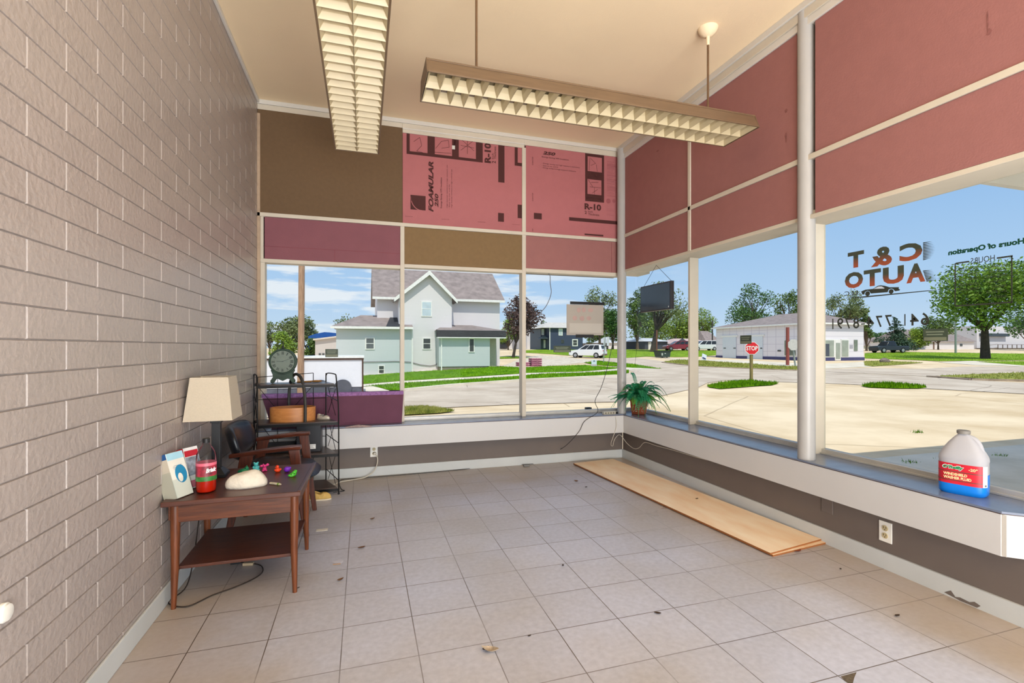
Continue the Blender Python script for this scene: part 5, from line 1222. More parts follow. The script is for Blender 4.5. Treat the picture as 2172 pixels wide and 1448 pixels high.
# grass
def lawn(label, pix, m=GRASS, blades=2500, bh=.1, off=.02):
    o = drape('grass', pix, m, off, 'stuff', blades=blades, bh=bh); o['label'] = label; o['category'] = 'grass'; return o
lawn('bright green lawn between the white house and the sidewalk', [(740, 800), (768, 797), (857, 790), (935, 785), (1060, 777), (1105, 779), (1150, 777), (1240, 774), (1308, 779), (1330, 779), (1308, 781.5), (1105, 792.5), (858, 807.5), (765, 815), (740, 817)], blades=5000, bh=.09)
lawn('green strip of grass between the sidewalk and the street curb', [(765, 820.5), (858, 812.5), (1105, 797.5), (1308, 786.5), (1334, 785), (1334, 791), (1308, 796.5), (1105, 806.5), (956, 817.5), (858, 828), (826, 828), (792, 819.5)], blades=4000, bh=.09)
lawn('small green wedge of lawn behind the lawn sign', [(1238, 769), (1270, 765), (1308, 769), (1345, 772), (1405, 782), (1340, 780), (1308, 777), (1262, 774)], blades=1500, bh=.09)
lawn('long pale lawn under the blue house and the parked red car', [(1100, 744), (1240, 740), (1330, 741), (1420, 742), (1520, 743), (1519, 753), (1475, 757), (1415, 757), (1370, 756), (1330, 759), (1300, 759.5), (1224, 755), (1140, 749), (1105, 748)], GRASSF, 3000, .12)
lawn('patch of lawn left of the burgundy tree trunk', [(1060, 757), (1090, 755), (1125, 759), (1060, 761)], GRASSF, 300, .1)
lawn('dry grass strip along the curb in front of the garage building', [(1408, 767), (1440, 763), (1480, 764), (1520, 767), (1600, 772), (1650, 776), (1690, 777), (1745, 781), (1690, 784.5), (1600, 782), (1560, 779.5), (1480, 776.5), (1420, 770)], GRASSD, 4000, .12)
lawn('small grass island at the foot of the stop sign', [(1500, 819), (1530, 813), (1555, 810.6), (1590, 808), (1624, 812), (1652, 813), (1638, 817), (1597, 819.6), (1528, 825), (1505, 822)], GRASS, 2500, .12)
lawn('thin grass patch on the lot, seen in the big right pane', [(1826, 819), (1850, 816), (1885, 814), (1940, 818), (1967, 822), (1950, 824), (1900, 824), (1845, 822)], GRASS, 1500, .14)
lawn('wide green lawn in front of the white shed and the big maple', [(1834, 749), (1900, 746.5), (2000, 747.5), (2172, 750), (2400, 753), (2400, 768), (2172, 764), (2090, 765), (1990, 766), (1930, 763), (1834, 760)], GRASSF, 4000, .12)
lawn('lower right grass wedge beyond the pale driveway', [(2071, 767), (2130, 766), (2172, 766), (2300, 768), (2300, 784), (2172, 775)], GRASSF, 800, .1)
lawn('curbside grass strip at the right edge of the view', [(1994, 797), (2060, 794), (2172, 790), (2300, 786), (2300, 811), (2172, 807.5), (2110, 805), (2050, 801), (1996, 800)], GRASSD, 1500, .1)
lawn('dry grass tuft area just outside the middle far pane', [(840, 870), (857, 866), (905, 864), (965, 873), (930, 877), (857, 881), (840, 882)], GRASSD, 2500, .08)
lawn('patchy grass beside the garage building with rock', [(1832, 766), (1870, 765), (1960, 769), (1900, 774), (1850, 777), (1834, 775)], GRASSD, 800, .1)
for i, (x, y) in enumerate(((1946, 917), (2000, 975), (2120, 968), (1930, 982))):
    p = GP(x, y); b = MB()
    for _ in range(50):
        a = random.uniform(0, 6.28); r_ = random.uniform(0, .09); q = p+Vector((cos(a)*r_*1.6, sin(a)*r_, 0)); d = Vector((cos(a*3), sin(a*3), 0))*.006
        b.add([q-d, q+d, q+Vector((random.uniform(-.03, .03), random.uniform(-.03, .03), random.uniform(.02, .07)))], [(0, 1, 2)])
    tag(b.build('weed_tuft', GRASS, fixn=False), ['tiny weed tuft on the sunny lot beyond the thick column', 'weed tuft in the shade line left of the fluid jug', 'weed tuft in the shade right of the fluid jug', 'low weed at the left of the shaded slab'][i], 'weed')
# street edge: raised curb and dark gutter lines
b = MB(); P_ = [GP(*p) for p in ((857, 829), (956, 818.5), (1105, 807.5), (1308, 797.5))]
for a, c in zip(P_, P_[1:]): b.bar(a+Vector((0, 0, .03)), c+Vector((0, 0, .03)), .18, .12)
b.build('curb', WALK)['kind'] = 'structure'
b = MB(); P_ = [GP(*p) for p in ((1968, 799.5), (2060, 806), (2172, 808.5), (2300, 811))]
for a, c in zip(P_, P_[1:]): b.bar(a+Vector((0, 0, .03)), c+Vector((0, 0, .03)), .18, .12)
P_ = [GP(*p) for p in ((1405, 769), (1480, 777.5), (1560, 781), (1690, 786))]
for a, c in zip(P_, P_[1:]): b.bar(a+Vector((0, 0, .02)), c+Vector((0, 0, .02)), .18, .10)
b.build('curb', gmat('grey_curb', (140, 124, 110), (176, 160, 140), 2))['kind'] = 'structure'
# shaded apron slab under the canopy
MB().prism([(3.2, -3, -.5), (14, -3, -.5), (14, 5.35, -.5), (3.2, 5.35, -.5)], (0, 0, .115)).build('apron_slab', WALK)['kind'] = 'structure'

# --- canopy of the old station
CANM = mat('canopy_white', (230, 226, 216), .5, var=.04, scale=3)
t = thing('forecourt_canopy', 'white flat metal canopy edge in the upper right corner of the view', 'canopy', (8, 0, 2.9))
MB().box(3.32, 12.5, -3.2, 3.42, 3.16, 3.32).build('roof_deck', CANM, t)
b = MB(); b.box(3.32, 12.5, 3.40, 3.47, 2.99, 3.34); b.box(3.32, 12.5, -3.25, -3.18, 2.99, 3.34); b.box(12.43, 12.5, -3.2, 3.45, 2.99, 3.34); b.build('fascia', CANM, t)
b = MB()
for i in range(24): b.box(3.4, 12.4, -3.0+i*.27, -2.96+i*.27, 3.13, 3.16)
b.build('soffit_ribs', CANM, t)
for y in (-2.6, 2.6): MB().tube([(11.6, y*.9, -.4), (11.6, y*.9, 3.16)], .07, 14).build('support_post', PIPE, t, smooth=True)

# --- buildings
def siding(name, c, pitch=.11, dark=.75):
    m = bpy.data.materials.new(name); m.use_nodes = True; t = m.node_tree; p = t.nodes['Principled BSDF']
    g = N(t, 'ShaderNodeNewGeometry'); s = N(t, 'ShaderNodeSeparateXYZ'); t.links.new(g.outputs['Position'], s.inputs[0])
    dv = N(t, 'ShaderNodeMath', operation='DIVIDE'); dv.inputs[1].default_value = pitch; t.links.new(s.outputs['Z'], dv.inputs[0])
    fr = N(t, 'ShaderNodeMath', operation='FRACT'); t.links.new(dv.outputs[0], fr.inputs[0])
    nz_ = N(t, 'ShaderNodeTexNoise'); nz_.inputs['Scale'].default_value = .8; t.links.new(g.outputs['Position'], nz_.inputs[0])
    r_ = N(t, 'ShaderNodeValToRGB'); r_.color_ramp.elements[0].color = tuple(q*.95 for q in sc(*c)[:3])+(1,); r_.color_ramp.elements[1].color = sc(*c); t.links.new(nz_.outputs[0], r_.inputs[0]); t.links.new(r_.outputs[0], p.inputs['Base Color'])
    bp = N(t, 'ShaderNodeBump'); bp.inputs['Strength'].default_value = .35; bp.inputs['Distance'].default_value = .02; t.links.new(fr.outputs[0], bp.inputs['Height']); t.links.new(bp.outputs[0], p.inputs['Normal'])
    p.inputs['Roughness'].default_value = .6; return m
SIDW = siding('white_siding', (226, 222, 224)); SIDB = siding('pale_blue_siding', (204, 210, 214)); TRIMW = mat('house_trim', (232, 232, 228), .5)
ROOF = mat('grey_shingles', (142, 130, 126), .9, var=.22, scale=2.2, detail=10, bump=.2, bscale=6); DROOF = mat('black_membrane', (46, 48, 54), .8, var=.25, scale=2)
WGL = mat('house_glass', (70, 74, 74), .15, var=.3, scale=2); WCUR = mat('curtained_glass', (190, 205, 214), .3, var=.1, scale=3)
FOUND = mat('foundation', (140, 130, 118), .9, var=.2)
def wall_box(t, name, m, x0, x1, y0, y1, z0, z1):
    return MB().box(x0, x1, y0, y1, z0, z1).build(name, m, t)
def house_window(t, px0, px1, py0, py1, Y, glass=None, mid=True, fr=.07, m=None):
    a, b = PY(px0, py0, Y), PY(px1, py1, Y)
    fb = MB(); fb.box(a.x-fr, b.x+fr, Y-.05, Y+.02, b.z-fr, a.z+fr); f = fb.build('window', m or TRIMW, t)
    MB().box(a.x, b.x, Y-.058, Y-.05, b.z, a.z).build('pane', glass or WGL, f)
    if mid: MB().box(a.x, b.x, Y-.068, Y-.058, (a.z+b.z)/2-.02, (a.z+b.z)/2+.02).build('meeting_rail', m or TRIMW, f)
    return f
def gable_roof(t, name, m, x0, x1, y0, y1, ze, zr, axis='X', th_=.12, oh=.0):
    """ridge along axis"""
    b = MB()
    if axis == 'X':
        ym = (y0+y1)/2
        b.prism([(x0, y0, ze), (x0, ym, zr), (x0, y1, ze), (x0, y1, ze-th_), (x0, ym, zr-th_), (x0, y0, ze-th_)], (x1-x0, 0, 0))
    else:
        xm = (x0+x1)/2
        b.prism([(x0, y0, ze), (xm, y0, zr), (x1, y0, ze), (x1, y0, ze-th_), (xm, y0, zr-th_), (x0, y0, ze-th_)], (0, y1-y0, 0))
    return b.build(name, m, t)
# white house, facade parallel to the street
Yh = 36.0
c0 = PY(930, 780, Yh)
t = house = thing('white_house', 'big white two-storey house with a steep front gable and low side wings', 'house', (5.5, Yh+3, -.3))
X_ = lambda px, Y=Yh: PY(px, 736, Y).x
Z_ = lambda px, py, Y=Yh: PY(px, py, Y).z
ze = Z_(966, 634, Yh+1.6); xl, xr = X_(800, Yh+1.6), X_(1060, Yh+1.6)
wall_box(t, 'wall', SIDW, xl, xr, Yh+1.6, Yh+8.6, -1.0, ze)
zr = Z_(1051, 581, Yh+5.1)
rf = MB(); xo0, xo1 = xl-.35, xr+.3; yo0, yo1 = Yh+1.15, Yh+9.05; ym = (yo0+yo1)/2; dz = (zr-ze)/(ym-yo0)
rf.prism([(xo0, yo0, ze-.05), (xo0, ym, zr), (xo0, yo1, ze-.05), (xo0, yo1, ze-.2), (xo0, ym, zr-.15), (xo0, yo0, ze-.2)], (xo1-xo0, 0, 0)); rf.build('main_roof', ROOF, t)
for x in (xl, xr-.1): MB().prism([(x, Yh+1.6, ze), (x, Yh+8.6, ze), (x, ym, zr-.15)], (.1, 0, 0)).build('end_gable', SIDW, t)
MB().box(xo0, xo1, yo0-.06, yo0, ze-.22, ze-.04).build('gutter', TRIMW, t)
# front gable wing
gx0, gx1 = X_(846), X_(958.5); gz = Z_(966, 634); gp = Z_(909.8, 575.5); gm = X_(909.8)
MB().prism([(gx0, Yh, -1.0), (gx1, Yh, -1.0), (gx1, Yh, gz+.15), (gm, Yh, gp-.25), (gx0, Yh, gz+.15)], (0, 3.2, 0)).build('front_gable_wall', SIDW, t)
b = MB(); ex = .35
for s, xe in ((-1, gx0-ex), (1, gx1+ex)):
    sl = (gp-gz)/(gm-gx0+.0)
    b.prism([(gm, Yh-.35, gp), (xe, Yh-.35, gz-.12), (xe, Yh-.35, gz-.27), (gm, Yh-.35, gp-.15)], (0, 5.3, 0))
b.build('front_gable_roof', ROOF, t)
b = MB()
for s, xe in ((-1, gx0-ex), (1, gx1+ex)): b.prism([(gm, Yh-.40, gp+.02), (xe, Yh-.40, gz-.10), (xe, Yh-.40, gz-.36), (gm, Yh-.40, gp-.30)], (0, .05, 0))
b.build('bargeboard', TRIMW, t)
# left wing
wx0, wx1 = X_(713, Yh-.2), X_(875, Yh-.2); wz = Z_(760, 693, Yh-.2)
wall_box(t, 'left_wing_wall', SIDB, wx0, wx1, Yh-.2, Yh+5, -1.2, wz)
wr = Z_(790, 669, Yh+2.4)
b = MB(); b.hexa([(wx0-.35, Yh-.6, wz), (wx1, Yh-.6, wz), (wx1, Yh+5.4, wz), (wx0-.35, Yh+5.4, wz)], [(wx0+1.6, Yh+2.2, wr), (wx1, Yh+2.2, wr), (wx1, Yh+2.6, wr), (wx0+1.6, Yh+2.6, wr)]); b.build('left_wing_roof', ROOF, t)
mx0, mx1 = X_(818, Yh-.3), X_(858, Yh-.3)
b = MB(); b.add([(mx0, Yh-.62, wz+.03), (mx1, Yh-.62, wz+.03), (mx1, Yh+2.2, wr+.05), (mx0+.5, Yh+2.2, wr+.05)], [(0, 1, 2, 3)]); mbn = b.build('membrane_patch', DROOF, t)
MB().box(wx0-.35, wx1, Yh-.66, Yh-.58, wz-.14, wz+.02).build('gutter', TRIMW, t)
MB().box(wx1-.06, wx1+.02, Yh-.27, Yh-.2, -.9, wz).build('downspout', TRIMW, t)
# enclosed porch on the right
Yp = Yh-1.0
px0, px1, px2 = X_(931, Yp), X_(1039, Yp), X_(1059, Yp); pz = Z_(1000, 714.5, Yp); pg = Z_(1000, 776.5, Yp)
wall_box(t, 'porch_wall', SIDB, px0, px1, Yp, Yh+1.6, pg, pz)
wall_box(t, 'porch_foundation', FOUND, px0+.05, px1-.05, Yp+.05, Yh+1.6, -1.0, pg)
wall_box(t, 'porch_side_wall', mat('tan_siding', (206, 192, 170), .6), px1, px2, Yp+.9, Yh+1.6, pg-.1, pz)
b = MB(); pt = Z_(1000, 700.5, Yp-.1); po0, po1 = X_(926, Yp), X_(1071, Yp)
b.prism([(po0, Yp-.35, pz-.02), (po0, Yp-.22, pt), (po0, Yp+.2, pt+.05), (po0, Yp+.2, pz-.02)], (po1-po0, 0, 0)); b.build('dark_mansard', mat('dark_shingles', (58, 58, 60), .9, var=.35, scale=5, stretch=(1, 1, 6)), t)
b = MB(); pr = Z_(1000, 690, Yh+1.5); b.hexa([(po0, Yp-.22, pt), (po1, Yp-.22, pt), (po1, Yh+1.6, pt), (po0, Yh+1.6, pt)], [(po0+.8, Yh+1.3, pr), (po1-2.0, Yh+1.3, pr), (po1-2.0, Yh+1.6, pr), (po0+.8, Yh+1.6, pr)]); b.build('porch_roof', ROOF, t)
MB().box(po0, po1, Yp-.38, Yp+.1, pz-.09, pz-.02).build('porch_soffit', TRIMW, t)
MB().box(X_(935, Yp), X_(937.3, Yp), Yp-.08, Yp, pg-.35, pz).build('downspout', TRIMW, t)
house_window(t, 777, 792.5, 717.5, 739, Yh-.2); house_window(t, 804, 814, 776, 791, Yh-.2, fr=.06)
house_window(t, 895.5, 914, 640.5, 669.5, Yh, WCUR); house_window(t, 898, 912.5, 718, 739, Yh); house_window(t, 996, 1004.5, 719, 745, Yp, mid=False)
b = MB(); P_ = [PY(x, y, Yh-.25) for x, y in ((770, 767.5), (800, 767), (840, 766), (872, 768))]; b.tube(P_, .02, 5)
P_ = [PY(x, y, Yh-.05) for x, y in ((872, 768), (890, 773), (912, 776), (925, 773), (932, 766), (935, 740), (937, 718))]; b.tube(P_, .02, 5); b.build('wall_cable', BCORD, t)
b = MB(); p = PY(828, 612, Yh+3.3); b.tube([p+Vector((-.3, 0, -.25)), p+Vector((.0, -.1, .1)), p+Vector((.05, 0, -.15))], .03, 6); b.tube([p+Vector((0, -.1, .1)), p+Vector((0, -.1, .45))], .02, 5); b.build('roof_antenna', BLACKM, t)

# trailer / white box body behind the purple foam
Yt = 17.4
t = thing('white_box_body', 'long low white box body with a dark cap rail and dark skirt behind the foam', 'trailer', (-2.2, Yt+1, -.4))
a, b_ = PY(555, 762, Yt), PY(769, 752.5, Yt); zt = PY(700, 755.5, Yt).z
MB().box(a.x-2, b_.x, Yt, Yt+2.1, PY(760, 820, Yt).z, zt-.06).build('side_panel', mat('trailer_white', (226, 226, 232), .5, var=.02), t)
b = MB(); b.box(a.x-2, b_.x+.05, Yt-.04, Yt+2.15, zt-.06, zt); b.build('cap_rail', TRIMW, t); b = MB(); b.box(a.x-2, b_.x+.04, Yt-.035, Yt-.001, zt-.12, zt-.06); b.box(b_.x-.02, b_.x+.03, Yt-.03, Yt, -.3, zt-.06); b.build('dark_edge', DARKEDGE, t)
SK = mat('dark_skirt', (92, 94, 106), .8, var=.2, scale=6)
MB().box(a.x-2, b_.x-.02, Yt+.02, Yt+2.0, -.38, PY(760, 819.5, Yt).z).build('skirt', SK, t)
for px in (680, 727):
    p = PY(px, 840, Yt); MB().tube([(p.x, Yt-.10, -.10), (p.x, Yt+.02, -.10)], .29, 24).build('wheel', mat('tyre', (84, 86, 96), .85), t, smooth=True)
# utility pole
d_ = 16.0; p = PD(638.5, 700, d_); b = MB(); q = PD(634, 560, d_)
b.tube([(p.x-.02, p.y, -.5), (p.x+.01, p.y, 2.0), (q.x+.11, q.y, 9.0)], [.105, .098, .085], 18)
tag(b.build('utility_pole', wood('pole_wood', (182, 150, 122), (142, 110, 86), 'Z', .8, 3), smooth=True), 'round wooden utility pole rising in the left far pane', 'pole')

# blue metal building and beige building left of the white house
t = thing('blue_building', 'blue metal building with a shallow curved roof, left of the white house', 'building', (-8, 66, -.4))
Yb = 64; BLU = mat('blue_metal', (24, 82, 158), .5, var=.1, scale=2)
P_ = [PY(x, y, Yb) for x, y in ((654, 752), (654, 713), (668, 708), (688, 704), (697, 704.5), (712, 706), (740, 714), (740, 752))]
MB().prism(P_, (0, 14, 0)).build('metal_walls', BLU, t)
t = thing('beige_building', 'small beige building in front of the blue one with two dark vents', 'building', (-6, 56, -.4))
Yb = 54; P_ = [PY(x, y, Yb) for x, y in ((668.5, 758), (668.5, 721), (712, 715), (740, 716), (740, 758))]
MB().prism(P_, (0, 8, 0)).build('walls', siding('beige_siding', (206, 198, 194)), t)
b = MB(); P_ = [PY(x, y, Yb-.3) for x, y in ((663.5, 718.5), (712, 712.5), (740, 713), (740, 716), (712, 715.5), (664, 721.5))]; b.prism(P_, (0, 8.5, 0)); b.build('roof', mat('beige_roof', (216, 204, 192), .7), t)
for x in (676, 683.5): a, c = PY(x, 749, Yb), PY(x+5, 752.5, Yb); MB().box(a.x, c.x, Yb-.06, Yb-.005, c.z, a.z).build('vent', WGL, t)

# blue house and white neighbour
Yb = 82; hz = H(PY(1180, 740, Yb).x, Yb)
t = thing('blue_house', 'dark blue two-storey house with pale hip roof across the street', 'house', (PY(1180, 740, Yb).x, Yb+4, hz))
NAV = siding('navy_siding', (62, 72, 98), .2); NAV2 = siding('slate_siding', (70, 82, 96), .2); WR = mat('pale_roof', (196, 192, 184), .8, var=.1, scale=2)
pz_ = lambda x, y, Y=Yb: PY(x, y, Y)
a, b_ = pz_(1166, 740), pz_(1236, 695.5)
wall_box(t, 'front_wall', NAV, a.x, b_.x, Yb, Yb+8, hz-.3, pz_(1200, 695.5).z)
a2 = pz_(1147, 740, Yb+2.0); wall_box(t, 'side_wing', NAV2, a2.x, a.x, Yb+2.0, Yb+8, hz-.3, pz_(1150, 697, Yb+2).z)
zr_ = pz_(1175, 684, Yb+4).z; ze_ = pz_(1200, 695.5).z
b = MB(); b.hexa([(a2.x-.6, Yb-.5, ze_), (b_.x+.5, Yb-.5, ze_), (b_.x+.5, Yb+8.5, ze_), (a2.x-.6, Yb+8.5, ze_)], [(a.x+1, Yb+3.5, zr_), (b_.x-2, Yb+3.5, zr_), (b_.x-2, Yb+4.5, zr_), (a.x+1, Yb+4.5, zr_)]); b.build('roof', WR, t)
MB().box(a.x-.08, a.x+.08, Yb-.06, Yb, hz, ze_).build('corner_board', TRIMW, t)
house_window(t, 1186, 1192, 698, 710, Yb, WCUR, fr=.12); house_window(t, 1150, 1152.5, 699, 709, Yb+2, WCUR, False, .12); house_window(t, 1161, 1163.5, 698.5, 708, Yb+2, WCUR, False, .12)
house_window(t, 1190.5, 1196, 720, 727, Yb, WGL, False, .05, NAV2); house_window(t, 1215.5, 1223.5, 721, 732, Yb, WGL, True, .18)
a3, b3 = pz_(1144, 718, Yb+1), pz_(1165, 712, Yb+1); b = MB(); b.prism([(a3.x, Yb+.6, a3.z), (b3.x, Yb+.6, a3.z), ((a3.x+b3.x)/2, Yb+.6, b3.z)], (0, 1.6, 0)); b.build('entry_gable', NAV2, t)
a3, b3 = pz_(1153, 720.5, Yb+2), pz_(1157, 738, Yb+2); MB().box(a3.x, b3.x, Yb+1.94, Yb+2, b3.z, a3.z).build('front_door', TRIMW, t)
Yw = 95; t = thing('pale_house', 'white clapboard house half hidden left of the blue house', 'house', (PY(1130, 740, Yw).x, Yw+4, hz))
a, b_ = PY(1118, 740, Yw), PY(1150, 697, Yw); wall_box(t, 'wall', SIDW, a.x, b_.x, Yw, Yw+8, hz-.3, b_.z)
b = MB(); zz = b_.z; b.hexa([(a.x-.6, Yw-.5, zz), (b_.x+.6, Yw-.5, zz), (b_.x+.6, Yw+8, zz), (a.x-.6, Yw+8, zz)], [(a.x+1.4, Yw+3.5, zz+1.2), (b_.x-1, Yw+3.5, zz+1.2), (b_.x-1, Yw+4, zz+1.2), (a.x+1.4, Yw+4, zz+1.2)]); b.build('roof', WR, t)
Yw = 104; t = thing('porch_cottage', 'tiny white cottage with dark porch right of the white house', 'house', (PY(1068, 745, Yw).x, Yw+4, hz))
a, b_ = PY(1055, 745, Yw), PY(1105, 712, Yw); wall_box(t, 'wall', SIDW, a.x, b_.x, Yw, Yw+6, hz-.4, b_.z)
a, b_ = PY(1059, 738, Yw), PY(1075, 722, Yw); wall_box(t, 'dark_porch', DROOF, a.x, b_.x, Yw-1, Yw, a.z, b_.z); a, b_ = PY(1057, 722, Yw), PY(1077, 717, Yw); wall_box(t, 'porch_roof', mat('slate_roof', (70, 84, 104), .8), a.x, b_.x, Yw-1.5, Yw, a.z, b_.z)
# board fence beside the blue house
Yf = 84; a, b_ = PY(1236, 741, Yf), PY(1290, 727.5, Yf); b = MB(); n = 30; w_ = (b_.x-a.x)/n
t = thing('board_fence', 'brown board fence running right from the blue house', 'fence', ((a.x+b_.x)/2, Yf, hz))
for i in range(n): MB().box(a.x+i*w_+.02, a.x+(i+1)*w_-.02, Yf, Yf+.05, hz-.2, b_.z+random.uniform(-.04, .04)).build('fence_board', mat('fence_brown', (104, 84, 78), .9, var=.2), t)
MB().bar((a.x, Yf+.08, b_.z-.3), (b_.x, Yf+.08, b_.z-.3), .06, .1).build('rail', mat('fence_brown', (104, 84, 78), .9), t)

def shed(label, x0, x1, ytop, ybase, Y, wallm, roofm, zr_px, name='shed', gable_left=None, door=None, cat='shed', depth=7):
    a, b_ = PY(x0, ybase, Y), PY(x1, ytop, Y); g_ = H((a.x+b_.x)/2, Y)
    t = thing(name, label, cat, ((a.x+b_.x)/2, Y+depth/2, g_)); z1 = b_.z
    wall_box(t, 'walls', wallm, a.x, b_.x, Y, Y+depth, min(g_, a.z)-.3, z1); zr_ = PY((x0+x1)/2, zr_px, Y+depth/2).z
    if gable_left is not None:                   # gable end faces us at the left part
        gx = PY(gable_left, ytop, Y).x; xm = (a.x+gx)/2
        MB().prism([(a.x, Y-.02, z1), (gx, Y-.02, z1), (xm, Y-.02, zr_)], (0, .1, 0)).build('gable', wallm, t)
    b = MB(); ym = Y+depth/2; b.prism([(a.x-.3, Y-.4, z1-.05), (a.x-.3+(1.2 if gable_left else 0), ym, zr_), (a.x-.3, Y+depth+.4, z1-.05)], (0.001, 0, 0)) if False else None
    b.hexa([(a.x-.3, Y-.4, z1), (b_.x+.3, Y-.4, z1), (b_.x+.3, Y+depth+.4, z1), (a.x-.3, Y+depth+.4, z1)], [(a.x+(.9 if gable_left is None else 2.2), ym-.1, zr_), (b_.x-.9, ym-.1, zr_), (b_.x-.9, ym+.1, zr_), (a.x+(.9 if gable_left is None else 2.2), ym+.1, zr_)])
    b.build('roof', roofm, t)
    if door:
        for (dx0, dx1, dy0, dy1, dm, nm) in door:
            p, q = PY(dx0, dy0, Y), PY(dx1, dy1, Y); MB().box(p.x, q.x, Y-.06, Y-.005, q.z, p.z).build(nm, dm, t)
    return t
SLT = mat('slate_wall', (62, 68, 78), .7); WROOF = mat('white_metal_roof', (206, 208, 212), .5); PROOF = mat('pinkish_roof', (196, 172, 166), .7); DOORW = mat('door_white', (214, 214, 206), .5)
shed('dark grey shed with white metal roof and pale door, right of the corner column', 1368, 1416, 724, 741.5, 80, SLT, WROOF, 717, door=[(1375, 1381, 725, 741, DOORW, 'door'), (1387, 1391, 725, 734, DOORW, 'window')])
shed('dark garage with pinkish roof behind the red car', 1431, 1505, 729, 742, 84, SLT, PROOF, 718, gable_left=1464, door=[(1438, 1455, 730, 742, DOORW, 'garage_door')], name='garage', cat='garage')
shed('bright white shed just right of the corner column behind the fern', 1333, 1355, 731, 742, 100, TRIMW, WROOF, 722)
shed('white shed with pale roof left of the corner column behind the signposts', 1291, 1330, 727, 743, 95, SIDW, WROOF, 715)
shed('tan house with grey roof left of the garage building', 1499, 1530, 727, 742, 92, mat('tan_wall', (176, 168, 152), .8), ROOF, 702, name='tan_house', cat='house', door=[(1513, 1520, 732, 741, WGL, 'window')])
shed('low house with wide grey hip roof just right of the garage building', 1790, 1885, 733, 748, 80, mat('pale_green_wall', (196, 202, 190), .8), ROOF, 706, name='grey_roofed_house', cat='house', depth=9)

# --- white garage building with blue base (twin of this station)
PORC = bpy.data.materials.new('porcelain_panels'); PORC.use_nodes = True; nt_ = PORC.node_tree; p_ = nt_.nodes['Principled BSDF']
g_ = N(nt_, 'ShaderNodeNewGeometry'); s_ = N(nt_, 'ShaderNodeSeparateXYZ'); nt_.links.new(g_.outputs['Position'], s_.inputs[0])
def fx(o, per):
    d = N(nt_, 'ShaderNodeMath', operation='DIVIDE'); d.inputs[1].default_value = per; nt_.links.new(o, d.inputs[0]); f_ = N(nt_, 'ShaderNodeMath', operation='FRACT'); nt_.links.new(d.outputs[0], f_.inputs[0])
    l_ = N(nt_, 'ShaderNodeMath', operation='LESS_THAN'); l_.inputs[1].default_value = .05; nt_.links.new(f_.outputs[0], l_.inputs[0]); return l_.outputs[0]
q1, q2 = fx(s_.outputs['Z'], .8), fx(s_.outputs['Y'], 1.2); mm = N(nt_, 'ShaderNodeMath', operation='MAXIMUM'); nt_.links.new(q1, mm.inputs[0]); nt_.links.new(q2, mm.inputs[1])
mxp = N(nt_, 'ShaderNodeMixRGB'); mxp.inputs[1].default_value = sc(228, 224, 230); mxp.inputs[2].default_value = sc(196, 190, 204); nt_.links.new(mm.outputs[0], mxp.inputs[0]); nt_.links.new(mxp.outputs[0], p_.inputs['Base Color']); p_.inputs['Roughness'].default_value = .35
BASEBL = mat('blue_base_band', (70, 70, 112), .6, var=.1)
Pc = PD(1722, 765.5, 50); Xw, Ys = Pc.x, Pc.y; gz_ = Pc.z                 # corner between the door side and the street front
PW = lambda px, py: PX(px, py, Xw); PS = lambda px, py: PY(px, py, Ys)
Yn = PW(1519, 757).y; Xe = PS(1832, 764).x; top = PW(1691, 686).z
t = station = thing('garage_building', 'white panelled station building with two garage doors and a blue base band', 'building', (Xw+4, Ys+5, gz_))
wall_box(t, 'walls', PORC, Xw, Xe, Ys, Yn, gz_-.3, top)
b = MB(); b.box(Xw-.06, Xe+.06, Ys-.06, Yn+.02, gz_-.3, PS(1800, 757.5).z); b.build('base_band', BASEBL, t)
rz_ = PX(1640, 668, Xw+5.5).z; oh_ = .45
b = MB(); b.hexa([(Xw-oh_, Ys-oh_, top), (Xe+oh_, Ys-oh_, top), (Xe+oh_, Yn+oh_, top), (Xw-oh_, Yn+oh_, top)], [(Xw+5.3, Ys+5, rz_), (Xw+5.6, Ys+5, rz_), (Xw+5.6, Yn-5, rz_), (Xw+5.3, Yn-5, rz_)]); b.build('hip_roof', ROOF, t)
b = MB(); b.box(Xw-oh_, Xe+oh_, Ys-oh_, Ys-oh_+.06, top-.14, top+.02); b.box(Xw-oh_, Xw-oh_+.06, Ys-oh_, Yn+oh_, top-.14, top+.02); b.build('eaves_board', TRIMW, t)
GD = mat('garage_door_white', (212, 220, 228), .5, var=.03)
def side_rect(name, x0, x1, y0, y1, m, dep=.07, par=None, pr=0):
    a, c = PW(x0, y0), PW(x1, y1); zt_ = (PW((x0+x1)/2, y0).z); zb_ = PW((x0+x1)/2, y1).z
    return MB().box(Xw-dep-pr, Xw-pr-.002, c.y, a.y, zb_, zt_).build(name, m, par or t)
d1 = side_rect('garage_door', 1534, 1562, 714.5, 759, GD, .09); side_rect('door_window', 1536, 1541, 737, 739, WGL, .02, d1, .09); side_rect('door_window', 1557, 1562, 737, 739, WGL, .02, d1, .09)
d1 = side_rect('garage_door', 1586, 1618.5, 713, 761.5, GD, .09); side_rect('door_window', 1614, 1618, 737, 739.5, WGL, .02, d1, .09)
side_rect('door_frame', 1530, 1566, 711, 714.5, TRIMW, .12); side_rect('door_frame', 1582, 1622, 709.5, 713, TRIMW, .12)
side_rect('side_window', 1650, 1656.5, 742, 745, WGL); w1 = side_rect('shop_window', 1664, 1690, 720, 755, TRIMW, .08); side_rect('pane', 1665.5, 1689, 721.5, 753.5, mat('shop_glass', (112, 122, 108), .2, var=.4, scale=1.5), .02, w1, .08)
def street_rect(name, x0, x1, y0, y1, m, dep=.07, par=None, pr=0):
    a, c = PS(x0, y0), PS(x1, y1); return MB().box(a.x, c.x, Ys-dep-pr, Ys-pr-.002, c.z, a.z).build(name, m, par or t)
